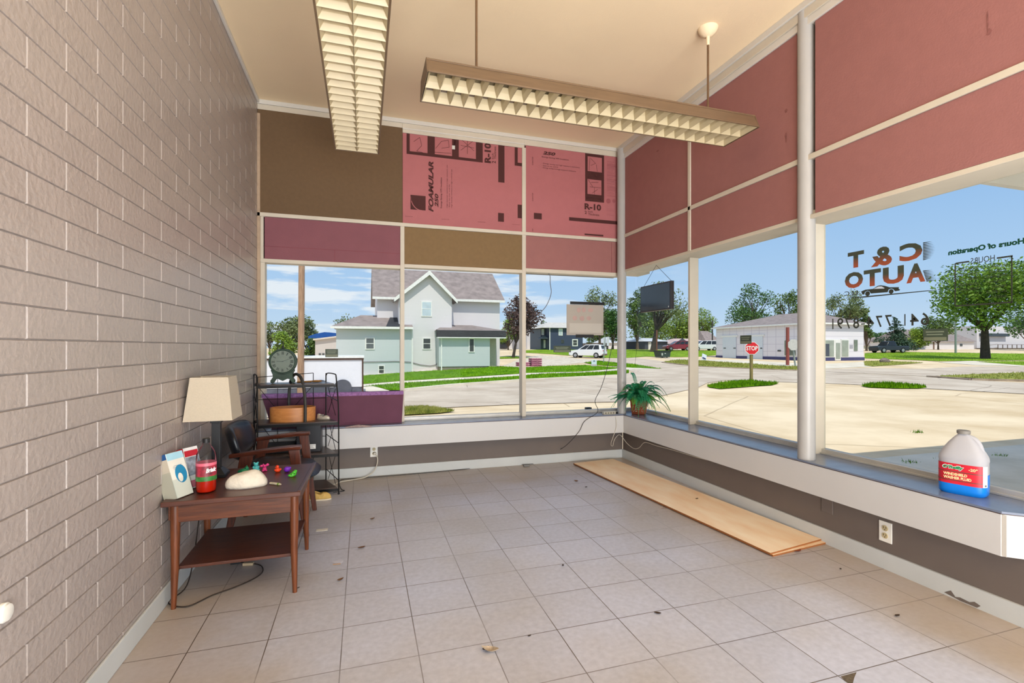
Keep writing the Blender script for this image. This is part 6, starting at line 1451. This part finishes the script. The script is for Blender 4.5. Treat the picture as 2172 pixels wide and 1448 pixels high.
SG = mat('shop_glass_pale', (156, 164, 152), .15, var=.15, scale=1)
w1 = street_rect('shop_window', 1745, 1770, 719, 757.5, TRIMW, .09); street_rect('pane', 1748.5, 1767, 721.5, 756, SG, .02, w1, .09); street_rect('dark_machine', 1749, 1757, 729, 755, mat('dark_machine', (74, 80, 92), .5), .01, w1, .112)
w1 = street_rect('shop_door', 1769.5, 1781.5, 720, 764, TRIMW, .10); street_rect('pane', 1771, 1780, 727, 761, SG, .02, w1, .10)
w1 = street_rect('shop_window', 1783, 1799, 719, 757.5, TRIMW, .09); street_rect('pane', 1784, 1797.5, 721.5, 756, SG, .02, w1, .09)
street_rect('narrow_window', 1811, 1818.5, 720.5, 744, mat('shop_glass', (112, 122, 108), .2), .04); street_rect('wall_notice', 1802, 1809, 731, 739, mat('notice_grey', (170, 168, 176), .6), .02)

# white shed and deck house at far right
shed('long white shed with grey roof left of the big maple trunk', 1945, 2066, 724.5, 748.5, 66, SIDW, ROOF, 700, depth=9, door=[(2036, 2041, 729, 734, WGL, 'window'), (1979, 1981.5, 725, 748, mat('brown_post', (120, 92, 76), .8), 'corner_post')])
Yd = 66; a, b_ = PY(2072, 748, Yd+4), PY(2260, 690, Yd+4); gd_ = H(a.x, Yd+4)
t = thing('white_deck_house', 'white house with a wooden deck behind the big maple at the right edge', 'house', ((a.x+b_.x)/2, Yd+7, gd_))
wall_box(t, 'wall', SIDW, a.x, b_.x, Yd+4, Yd+11, gd_-.4, PY(2170, 693, Yd+4).z)
a2, b2 = PY(2078, 713, Yd+3.9), PY(2134, 707.5, Yd+3.9); MB().box(a2.x, b2.x, Yd+3.3, Yd+4, a2.z, b2.z).build('porch_beam', mat('dark_beam', (62, 74, 82), .7), t)
dz_ = PY(2150, 738, Yd).z; a2 = PY(2117, 740, Yd); DW = mat('deck_wood', (112, 100, 88), .8, var=.2, scale=4)
MB().box(a2.x, b_.x, Yd, Yd+4, dz_-.15, dz_).build('deck_floor', DW, t)
for i in range(7): MB().box(a2.x+i*1.5, a2.x+i*1.5+.1, Yd, Yd+.1, gd_-.3, dz_+.75).build('deck_post', DW, t)
b = MB(); b.box(a2.x, b_.x, Yd, Yd+.06, dz_+.68, dz_+.75); b.build('deck_rail', mat('rail_brown', (86, 72, 66), .8), t)
sx_ = PY(2098, 748, Yd).x
b = MB(); b.bar((sx_, Yd+.1, gd_+.0), (a2.x, Yd+.1, dz_), .08, .25); b.bar((sx_, Yd+.1, gd_+.8), (a2.x, Yd+.1, dz_+.8), .05, .08); b.build('stair', DW, t)

# --- poles, signs
RPOST = mat('rust_red_post', (142, 74, 66), .8, var=.15); GALV = mat('galvanised', (150, 158, 154), .5, metal=.3)
def post(label, px, ytop, ybase, d, r, m, name='sign_post', cat='post', lean=0, build=True):
    g_ = GP(px, ybase); d = (g_-O).dot(Vector((sin(YAW), cos(YAW), 0))); zt = PD(px, ytop, d).z
    b = MB(); b.tube([(g_.x, g_.y, g_.z-.1), (g_.x+lean, g_.y, zt)], r, 10); o = b.build(name, m, smooth=True); tag(o, label, cat); return o, g_, d, zt
o, *_ = post('square rust red post in front of the station shop window', 1670.5, 694, 774, 45, .14, RPOST)
o, *_ = post('tall grey metal pole left of the big maple trunk', 2027, 655, 748.7, 62, .14, GALV, name='metal_pole', cat='pole')
o, *_ = post('thin dark utility pole left of the garage building', 1511, 680, 742, 90, .12, mat('dark_pole', (62, 60, 58), .8), name='utility_pole', cat='pole')
o, *_ = post('rust brown pole under the tree beside the dumpster', 1393, 700, 757, 60, .10, mat('rust_pole', (110, 74, 56), .8), name='metal_pole', cat='pole')
# stop sign
g_ = GP(1593.5, 808.3); d = (g_-O).dot(Vector((sin(YAW), cos(YAW), 0)))
t = thing('stop_sign', 'red octagonal STOP sign on a square wooden post at the intersection', 'sign', g_)
PB_ = lambda x, y: PD(x, y, d)
w_ = abs(PB_(1591, 700).x-PB_(1595, 700).x)
MB().box(g_.x-.055, g_.x+.055, g_.y-.055, g_.y+.055, g_.z-.2, PB_(1593, 726).z).build('post', wood('treated_post', (152, 138, 84), (118, 104, 62), 'Z', .8, 3), t)
c = PB_(1591.7, 738.2); R8 = (PB_(1591, 725).z-PB_(1591, 751.5).z)/2/cos(pi/8)
Ms = Matrix.Translation((g_.x-.03, g_.y-.075, c.z)) @ Matrix.Rotation(radians(-32), 4, 'Z')
oct_ = lambda r_, y: [Ms @ Vector((r_*cos(pi/8+i*pi/4), y, r_*sin(pi/8+i*pi/4))) for i in range(8)]
sn = (Ms.to_3x3() @ Vector((0, -1, 0)))
MB().prism(oct_(R8, 0), sn*.006).build('sign_face', mat('sign_white', (240, 238, 232), .4), t)
MB().prism(oct_(R8*.93, -.0062), sn*.002).build('red_field', mat('sign_red', (214, 30, 40), .4, var=.02), t)
text_part('STOP', 'lettering', mat('sign_white', (240, 238, 232), .4), t, Ms @ Vector((0, -.0105, 0)), Ms.to_3x3() @ Vector((1, 0, 0)), (0, 0, 1), R8*1.56, R8*.66, .025)
# yield-like sign seen from behind, leaning
g_ = GP(1687, 776); d = (g_-O).dot(Vector((sin(YAW), cos(YAW), 0)))
t = thing('leaning_sign', 'pale sign seen from its back on a leaning post beside the thick column', 'sign', g_)
tp_ = PD(1680, 722, d); b = MB(); b.bar(g_, tp_, .10, .10); b.build('post', GALV, t)
c = PD(1683, 731, d-.15); rr = .5; b = MB(); b.prism([c+Vector((rr*cos(pi/8+i*pi/4)*.9, -.3*rr*cos(pi/8+i*pi/4), rr*sin(pi/8+i*pi/4))) for i in range(8)], (0, .02, 0)); b.build('sign_back', mat('sign_back_grey', (196, 194, 188), .5), t)
# two boards on a leaning post
g_ = GP(1280, 768); d = (g_-O).dot(Vector((sin(YAW), cos(YAW), 0)))
t = thing('route_sign', 'pair of white sign plates on a slim leaning post, left of the corner column', 'sign', g_)
b = MB(); b.tube([g_, PD(1284, 714, d)], .045, 8); b.build('post', GALV, t)
for x0, x1, y0, y1 in ((1280, 1284.5, 715, 732), (1287, 1292, 714, 733), (1282, 1286, 735, 741)):
    b = MB(); b.prism([PD(x0, y0, d), PD(x1, y0, d), PD(x1, y1, d), PD(x0, y1, d)], (0, .03, 0)); b.build('sign_plate', mat('plate_white', (200, 204, 208), .5), t)
# lawn sign
g_ = GP(1260, 777.5); d = (g_-O).dot(Vector((sin(YAW), cos(YAW), 0)))
t = thing('lawn_sign', 'small white and blue lawn sign standing in the grass, left of the corner column', 'sign', g_)
a, c = PD(1253.5, 762.5, d), PD(1266.5, 776, d)
MB().box(a.x, c.x, g_.y-.01, g_.y+.01, c.z, a.z).build('panel', mat('lawn_sign_white', (214, 224, 236), .5), t)
mdx = (a.x+c.x)/2; b = MB(); b.prism([(mdx-.11, g_.y-.012, a.z-.17), (mdx, g_.y-.012, a.z-.04), (mdx+.11, g_.y-.012, a.z-.17), (mdx+.05, g_.y-.012, a.z-.17), (mdx, g_.y-.012, a.z-.11), (mdx-.05, g_.y-.012, a.z-.17)], (0, -.004, 0)); b.build('logo', mat('logo_navy', (28, 40, 84), .5), t)
b = MB(); b.box(a.x+.03, c.x-.03, g_.y-.014, g_.y-.011, c.z+.06, c.z+.10); b.build('red_line', mat('logo_red', (190, 80, 80), .5), t)
for x in (a.x+.04, c.x-.04): MB().tube([(x, g_.y, g_.z-.05), (x, g_.y, c.z)], .012, 6).build('wire_leg', BLACKM, t)
g_ = GP(1494, 764); d = (g_-O).dot(Vector((sin(YAW), cos(YAW), 0)))
t = thing('lawn_sign', 'tilted white lawn sign at the curb in front of the garage building', 'sign', g_)
b = MB(); P_ = [PD(x, y, d) for x, y in ((1488, 762), (1490, 749), (1499, 753), (1498, 764))]; b.prism(P_, (0, .03, 0)); b.build('panel', mat('lawn_sign_white', (214, 224, 236), .5), t)
b = MB(); P_ = [PD(x, y, d-.05) for x, y in ((1489.5, 759), (1491, 757), (1497, 759.5), (1497, 762))]; b.prism(P_, (0, .01, 0)); b.build('logo', mat('logo_navy', (28, 40, 84), .5), t)
for x in (1492, 1496): MB().tube([PD(x, 766, d), PD(x, 761, d)], .012, 6).build('wire_leg', BLACKM, t)

# pink pallets
PKP = mat('pink_pallet', (206, 128, 152), .7, var=.1); 
for i, (x0, x1, y0, y1, lb_) in enumerate(((1126.5, 1150.5, 759.5, 777.5, 'tall stack of pink slatted crates on the driveway edge'), (1099, 1124, 768, 777, 'lower pink crates mostly hidden behind the mullion'))):
    g_ = GP((x0+x1)/2, y1); d = (g_-O).dot(Vector((sin(YAW), cos(YAW), 0))); a, c = PD(x0, y0, d), PD(x1, y1, d); n = 4 if i == 0 else 2; hgt = (a.z-c.z)/n
    for k_ in range(n):
        t = thing('pink_crate', (lb_ if False else ['lowest', 'second', 'third', 'topmost'][k_]+' pink crate in the '+('tall stack by the driveway' if i == 0 else 'short stack behind the second mullion')), 'crate', ((a.x+c.x)/2, g_.y, c.z+k_*hgt), 0, 'pink crates by the driveway')
        L = c.x-a.x
        for zz in (0, .55): MB().box(-L/2, L/2, -.02, .02, zz*hgt+.01, zz*hgt+.33*hgt).build('slat', PKP, t, world=False)
        for yy in (.75,): MB().box(-L/2, L/2, yy, yy+.03, .01, .9*hgt).build('back_slat', PKP, t, world=False)
        for xx in (-L/2, 0, L/2-.04): MB().box(xx, xx+.05, 0, .75, .01, .9*hgt).build('crosspiece', mat('pink_dark', (150, 84, 112), .8), t, world=False)
        MB().box(-L/2, L/2, 0, .75, .85*hgt, .9*hgt).build('deck', PKP, t, world=False)
# dumpster
g_ = GP(1411, 759); d = (g_-O).dot(Vector((sin(YAW), cos(YAW), 0)))
t = thing('dumpster', 'dark green dumpster with open lid at the edge of the far lawn', 'dumpster', g_)
a, c = PD(1397, 743.5, d), PD(1425, 759, d); DG = mat('dumpster_green', (48, 66, 60), .7, var=.2, scale=3)
MB().prism([(a.x, g_.y, a.z), (c.x, g_.y, a.z-.1), (c.x-.1, g_.y, g_.z+.1), (a.x+.25, g_.y, g_.z+.1)], (0, 1.4, 0)).build('bin', DG, t)
b = MB(); b.box(a.x-.05, c.x+.08, g_.y-.06, g_.y+1.46, a.z-.14, a.z-.02); b.build('rim', mat('dumpster_dark', (30, 42, 40), .7), t)
for x in (a.x+.5, c.x-.4): MB().tube([(x-.03, g_.y+.2, g_.z+.09), (x+.03, g_.y+.2, g_.z+.09)], .09, 10).build('caster', BLACKP, t)
b = MB(); b.box(a.x+.25, a.x+.45, g_.y-.02, g_.y-.005, a.z-.6, a.z-.3); b.box(c.x-.9, c.x-.7, g_.y-.02, g_.y-.005, a.z-.4, a.z-.3); b.build('placard', mat('placard_pale', (170, 180, 170), .6), t)
# rock
p = GP(1877, 768); b = MB(); b.ell((p.x, p.y, p.z+.1), (.55, .3, .3), 12, 7)
for i, v in enumerate(b.v): b.v[i] = v+Vector((random.uniform(-.07, .07), random.uniform(-.05, .05), random.uniform(-.05, .05)))
tag(b.build('boulder', mat('grey_rock', (126, 112, 104), .9, var=.3, scale=3)), 'lone grey boulder beside the right end of the garage building', 'rock')

# --- vehicles
GLC = mat('car_glass', (40, 44, 50), .12, var=.1); TYRE = mat('tyre_black', (26, 26, 28), .85); RIM = mat('rim_silver', (176, 178, 182), .35, metal=.6); TAIL = mat('tail_lamp_red', (160, 34, 34), .3); HEAD = mat('head_lamp', (224, 226, 230), .2)
def car(name, label, px, ybase, rz, L, kind, paint, lower=None, scale=1.0):
    g_ = GP(px, ybase); t = thing(name, label, 'car', g_, rz); h = L/2; W2 = .92
    if kind == 'suv': body = [(-h, .45), (-h, .95), (-h+.05, 1.05), (h-1.05, 1.02), (h-.25, .90), (h, .70), (h, .38), (h-.3, .28), (-h+.3, .28)]; roof = [(-h+.12, 1.03), (-h+.35, 1.62), (-h+.9, 1.70), (h-2.2, 1.66), (h-1.15, 1.02)]; rm_ = .34; wx = (-h+.85, h-.9)
    elif kind == 'van': body = [(-h, .45), (-h, 1.0), (-h+.03, 1.05), (h-.9, 1.02), (h-.2, .85), (h, .65), (h, .38), (h-.3, .28), (-h+.3, .28)]; roof = [(-h+.05, 1.03), (-h+.2, 1.70), (-h+.7, 1.76), (h-2.0, 1.70), (h-.95, 1.02)]; rm_ = .33; wx = (-h+.9, h-.95)
    else: body = [(-h, .55), (-h, 1.08), (h-1.4, 1.10), (h-.2, 1.02), (h, .85), (h, .5), (h-.3, .4), (-h+.3, .4)]; roof = [(h-3.35, 1.08), (h-3.2, 1.76), (h-2.9, 1.82), (h-2.05, 1.78), (h-1.5, 1.09)]; rm_ = .40; wx = (-h+1.1, h-1.0)
    def loft(prof, wb, wt, m, nm, par=t):
        z0_, z1_ = min(z for _, z in prof), max(z for _, z in prof); b = MB(); n = len(prof)
        for s in (-1, 1): b.v += [Vector((x, s*(wb+(wt-wb)*(z-z0_)/(z1_-z0_)), z)) for x, z in prof]
        b.f.append(list(range(n))[::-1]); b.f.append(list(range(n, 2*n))); b.f += [[i, (i+1) % n, n+(i+1) % n, n+i] for i in range(n)]; b.m += [0]*(n+2)
        return b.build(nm, m, par, world=False, bevel=.04, smooth=True)
    bd = loft(body, W2, W2-.04, paint, 'body'); cb_ = loft(roof, W2-.06, W2-.26, paint, 'cabin')
    # side glass, rear and front glass
    xs0, xs1 = roof[0][0], roof[-1][0]
    for s in (-1, 1):
        zt = roof[2][1]-.10; zb = roof[0][1]+.05
        f_ = lambda z: s*((W2-.06)+(-.20)*(z-roof[0][1])/(max(z for _, z in roof)-roof[0][1])+.012)
        P_ = [(xs0+.30, zb), (xs0+.42 if kind != 'pickup' else xs0+.22, zt), (roof[3][0]-.0, zt-.02), (xs1-.28, zb)]
        n_ = 3 if kind != 'pickup' else 2; tot = len(P_)
        for i in range(n_):
            u0, u1 = i/n_+.015, (i+1)/n_-.015; lo = lambda u: (P_[0][0]+(P_[3][0]-P_[0][0])*u, zb); hi = lambda u: (P_[1][0]+(P_[2][0]-P_[1][0])*u, zt)
            b = MB(); b.quad(*[(q[0], f_(q[1]), q[1]) for q in (lo(u0), lo(u1), hi(u1), hi(u0))]); b.build('side_window', GLC, t, world=False, fixn=False)
    yw = W2-.2
    r0, r1 = roof[0], roof[1]; b = MB(); P2 = lambda q, u: (q[0]-.02, q[1]); dzr = r1[1]-r0[1]
    b.quad((r0[0]+(r1[0]-r0[0])*.2-.02, -yw, r0[1]+dzr*.2), (r0[0]+(r1[0]-r0[0])*.2-.02, yw, r0[1]+dzr*.2), (r0[0]+(r1[0]-r0[0])*.85-.02, yw-.08, r0[1]+dzr*.85), (r0[0]+(r1[0]-r0[0])*.85-.02, -yw+.08, r0[1]+dzr*.85)); b.build('rear_window', GLC, t, world=False, fixn=False)
    r0, r1 = roof[-1], roof[-2]; dzr = r1[1]-r0[1]; b = MB()
    b.quad((r0[0]+(r1[0]-r0[0])*.12+.02, -yw, r0[1]+dzr*.12+.01), (r0[0]+(r1[0]-r0[0])*.12+.02, yw, r0[1]+dzr*.12+.01), (r0[0]+(r1[0]-r0[0])*.88+.02, yw-.1, r0[1]+dzr*.88+.01), (r0[0]+(r1[0]-r0[0])*.88+.02, -yw+.1, r0[1]+dzr*.88+.01)); b.build('windscreen', GLC, t, world=False, fixn=False)
    for x in wx:
        for s in (-1, 1):
            wh = MB().tube([(x, s*(W2-.2), rm_), (x, s*(W2+.01), rm_)], rm_, 22).build('wheel', TYRE, t, world=False, smooth=True)
            MB().tube([(x, s*(W2+.005), rm_), (x, s*(W2+.02), rm_)], rm_*.62, 14).build('rim', RIM, wh, world=False, smooth=True)
    for s in (-1, 1):
        MB().box(-h-.01, -h+.15, s*(W2-.26)-.13, s*(W2-.26)+.17, .82, 1.0).build('tail_lamp', TAIL, t, world=False, bevel=.01)
        MB().box(h-.28, h-.05, s*(W2-.3)-.15, s*(W2-.3)+.15, .68, .82).build('head_lamp', HEAD, t, world=False, bevel=.01)
    MB().box(-h-.05, -h+.1, -W2+.08, W2-.08, .32, .52).build('rear_bumper', lower or paint, t, world=False, bevel=.03)
    MB().box(h-.15, h+.03, -W2+.1, W2-.1, .30, .48).build('front_bumper', lower or paint, t, world=False, bevel=.03)
    if kind == 'pickup': MB().box(-h+.08, h-3.4, -W2+.12, W2-.12, 1.085, 1.095).build('truck_bed', BLACKP, t, world=False)
    t.scale = (scale,)*3
    return t
WPAINT = mat('car_white', (228, 230, 232), .25, coat=.6, var=.01); RPAINT = mat('car_red', (132, 24, 36), .25, coat=.6, var=.02); SPAINT = mat('van_white', (214, 218, 222), .3, coat=.5, var=.01); KPAINT = mat('truck_black', (34, 40, 46), .3, coat=.4, var=.03); LOWB = mat('lower_cladding', (120, 96, 88), .6)
car('white_suv', 'white compact SUV driving away on the side street, left of the corner column', 1247, 758.5, radians(134), 4.5, 'suv', WPAINT, LOWB)
car('red_suv', 'dark red SUV parked in front of the pinkish-roofed garage', 1436, 743.2, radians(168), 4.7, 'suv', RPAINT)
car('white_minivan', 'white minivan parked on the far lawn left of the garage building', 1492, 743.2, radians(172), 4.9, 'van', SPAINT)
car('black_pickup', 'black pickup truck parked behind the lawn right of the garage building', 1885, 748, radians(170), 5.4, 'pickup', KPAINT)

# --- trees
BARK = mat('tree_bark', (92, 78, 64), .9, var=.3, scale=4); BARKD = mat('dark_bark', (70, 60, 54), .9, var=.3, scale=4)
def leafmat(name, c1, c2): return mat(name, c1, .6, col2=c2, scale=.9, detail=6)
LG1 = leafmat('leaves_mid', (66, 92, 38), (112, 138, 62)); LG2 = leafmat('leaves_bright', (82, 116, 28), (146, 170, 60)); LG3 = leafmat('leaves_deep', (38, 78, 36), (88, 124, 50)); LBURG = leafmat('leaves_burgundy', (62, 48, 44), (108, 84, 78)); LG4 = leafmat('leaves_olive', (84, 100, 56), (134, 146, 92)); LMAP = leafmat('leaves_maple', (52, 96, 30), (134, 168, 48)); LCON = leafmat('needles', (34, 60, 46), (70, 98, 70))
def tree(label, cx, top, base, d, wpx, leafm, n=2600, ls=.28, crown0=.30, barkm=BARK, shape='round', name='leafy_tree', clumps=16, density=1.0, trunkx=None, seed=0, tr=None, vis_trunk=True):
    R_d = random.Random(seed or int(cx*7+top)); g = PD(cx if trunkx is None else trunkx, base, d); gz = H(g.x, g.y); base_v = Vector((g.x, g.y, gz-.1))
    zt = PD(cx, top, d).z; Hh = zt-gz; cw = wpx/F*d/2; cxw = PD(cx, top, d); cc = Vector((cxw.x, cxw.y, gz+Hh*(crown0+(1-crown0)/2)))
    t = thing(name, label, 'tree', base_v)
    b = MB(); r0 = tr or Hh*.022; fork = base_v+Vector(((cc.x-g.x)*.3, (cc.y-g.y)*.3, Hh*crown0*.9)); b.tube([base_v, base_v+(fork-base_v)*.5, fork], [r0*1.25, r0, r0*.85], 8)
    cl = []
    for i in range(clumps):
        for _ in range(30):
            u = Vector((R_d.uniform(-1, 1), R_d.uniform(-1, 1), R_d.uniform(-1, 1)))
            if .2 < u.length < 1: break
        rad = Vector((cw*.74, cw*.74, Hh*(1-crown0)/2*.80))
        if shape == 'cone':
            zf = (i+.5)/clumps; u = Vector((R_d.uniform(-1, 1), R_d.uniform(-1, 1), 0))*(1-zf)*.75; c = Vector((cc.x+u.x*cw, cc.y+u.y*cw, gz+Hh*(crown0+(1-crown0)*zf*.96))); rs = cw*(.62*(1-zf)+.10)
        else:
            c = cc+Vector((u.x*rad.x, u.y*rad.y, u.z*rad.z)); rs = cw*R_d.uniform(.26, .42)
        cl.append((c, rs))
        if shape != 'cone' and i < 11:
            m_ = fork.lerp(c, .5)+Vector((R_d.uniform(-.3, .3), R_d.uniform(-.3, .3), Hh*.02)); b.tube([fork, m_, c], [r0*.55, r0*.34, r0*.12], 5)
            for q in range(2): b.tube([m_, m_.lerp(c, .5)+Vector((R_d.uniform(-1, 1), R_d.uniform(-1, 1), R_d.uniform(0, 1)))*rs*1.2], [r0*.2, r0*.07], 4)
    if shape == 'cone': b.tube([fork, Vector((cc.x, cc.y, zt-.3))], [r0*.85, r0*.1], 6)
    b.build('trunk', barkm, t, smooth=True)
    f = MB(); tot = sum(r*r for _, r in cl); n = int(n*density)
    for c, r_ in cl:
        k_ = int(n*r_*r_/tot)
        for _ in range(k_):
            v = Vector((R_d.gauss(0, 1), R_d.gauss(0, 1), R_d.gauss(0, 1))).normalized()*r_*(R_d.random()**.33)*R_d.uniform(.8, 1.15)
            if shape == 'cone': v.z *= .35; v.z -= .25*math.hypot(v.x, v.y)
            p = c+v; p.z = min(p.z, zt)
            if p.z < gz+.2: continue
            a = Vector((R_d.gauss(0, 1), R_d.gauss(0, 1), R_d.gauss(0, .7))).normalized(); q = a.cross(Vector((R_d.gauss(0, 1), R_d.gauss(0, 1), R_d.gauss(0, 1)))).normalized(); s_ = ls*R_d.uniform(.6, 1.2)
            f.v += [p-a*s_*.5, p+q*s_*.26, p+a*s_*.5, p-q*s_*.26]; i0 = len(f.v)-4; f.f.append([i0, i0+1, i0+2, i0+3]); f.m.append(0)
    f.build('foliage', leafm, t, fixn=False)
    return t
tree('sparse green tree behind the mantel clock, left of the utility pole', 622, 667, 757, 60, 92, LG4, 3200, .34, .22, clumps=22, seed=5)
tree('thin half-bare tree at the far left edge of the left pane', 572, 678, 760, 58, 46, LG4, 900, .3, .3, clumps=12, seed=8)
tree('low bright bushy tree in front of the sparse tree, left of the pole', 604, 703, 760, 50, 66, LG2, 2600, .26, .05, clumps=16, name='bush', seed=11)
tree('green bushy tree right of the utility pole, below the blue building', 668, 718, 760, 52, 56, LG1, 2200, .26, .05, clumps=14, name='bush', seed=12)
tree('leafy treetop right of the pole rising above the blue building', 652, 690, 757, 64, 50, LG4, 1400, .34, .2, clumps=12, seed=13)
tree('pale treetop showing over the left wing of the white house', 745, 664, 757, 78, 74, LG4, 1000, .4, .3, clumps=14, seed=14)
tree('burgundy-leaved tree right of the white house', 1108, 622, 757, 62, 96, LBURG, 4200, .36, .26, BARKD, clumps=22, seed=21, trunkx=1088)
tree('green tree behind the burgundy tree, seen low beside the white house', 1078, 664, 757, 88, 60, LG2, 1800, .4, .1, clumps=12, seed=22)
tree('round green treetop above the roof of the blue house', 1160, 676, 742, 110, 60, LG1, 900, .5, .2, clumps=10, seed=23)
tree('tall loose tree behind the taped card, left of the corner column', 1272, 606, 742, 98, 88, LG4, 3600, .45, .22, clumps=24, seed=31)
tree('dense green tree just left of the corner column, behind the sign plates', 1300, 640, 744, 92, 62, LG3, 2800, .42, .12, clumps=16, seed=32)
tree('tall green tree directly right of the corner column', 1352, 604, 742, 92, 62, LG1, 3000, .42, .12, clumps=18, seed=33)
tree('spreading tree with dark forked trunk below the hanging screen', 1410, 598, 748, 80, 118, LG4, 4200, .36, .34, BARKD, clumps=24, seed=34, trunkx=1384, tr=.38)
tree('bright green tree behind the dark grey shed', 1400, 668, 742, 122, 90, LG2, 3200, .42, .05, clumps=16, seed=35)
tree('green tree between the right mullion and the garage with pinkish roof', 1448, 664, 742, 124, 76, LG2, 2600, .42, .05, clumps=14, seed=36)
tree('pale green tree right of the slim mullion, left of the dark pole', 1492, 652, 742, 120, 58, LG2, 2200, .42, .12, clumps=14, seed=37)
tree('large dark green tree rising behind the garage building roof', 1590, 602, 742, 84, 104, LG3, 4600, .38, .3, clumps=24, seed=41)
tree('green tree behind the garage building, half hidden by the thick column', 1680, 600, 742, 88, 84, LG1, 3600, .4, .25, clumps=20, seed=42)
tree('olive green tree above the right end of the garage building', 1788, 600, 745, 84, 86, LG4, 4200, .38, .15, clumps=22, seed=43)
tree('smaller green tree right of the garage building roof', 1838, 645, 745, 84, 48, LG1, 2200, .38, .1, clumps=12, seed=44)
tree('pointed dark blue-green evergreen in the middle of the big right pane', 1897, 668, 746, 82, 72, LCON, 4200, .34, .04, BARKD, 'cone', 'evergreen_tree', clumps=22, seed=45)
tree('bright green bushes between the evergreen and the white shed', 1940, 690, 748, 92, 66, LG2, 3400, .34, .02, clumps=16, name='bush', seed=46)
tree('big spreading green maple at the right edge with forked trunk', 2086, 562, 748.5, 58, 226, LMAP, 11000, .40, .34, BARKD, clumps=42, seed=51, trunkx=2090, tr=.42)
tree('green treetop behind the maple and white shed', 1990, 668, 746, 90, 70, LG1, 2200, .42, .2, clumps=12, seed=52)
tree('green tree far behind at the right edge of the view', 2190, 640, 746, 86, 110, LG3, 3000, .42, .1, clumps=16, seed=53)
for lb_, cx, top, w_, lm, sd in (('tall green tree mass behind the dark grey shed, right of the corner column', 1372, 640, 110, LG1, 61), ('green tree mass behind the red car and the pinkish garage', 1452, 655, 100, LG2, 62),
        ('green tree mass behind the board fence, left of the corner column', 1272, 660, 96, LG1, 63), ('deep green bushes low behind the black pickup', 1866, 706, 90, LG3, 64), ('pale bushes low behind the burgundy tree', 1126, 704, 60, LG2, 65)):
    tree(lb_, cx, top, 742, 126, w_, lm, 4200, .6, .0, clumps=34, name='bush', seed=sd)
# overhead wires
b = MB(); a, c = PD(1960, 678, 60), PD(2260, 676, 60)
b.tube([a, (a+c)/2-Vector((0, 0, .3)), c], .015, 5); tag(b.build('overhead_wire', mat('grey_wire_line', (110, 114, 118), .6)), 'thin overhead wire crossing in front of the big maple', 'wire')
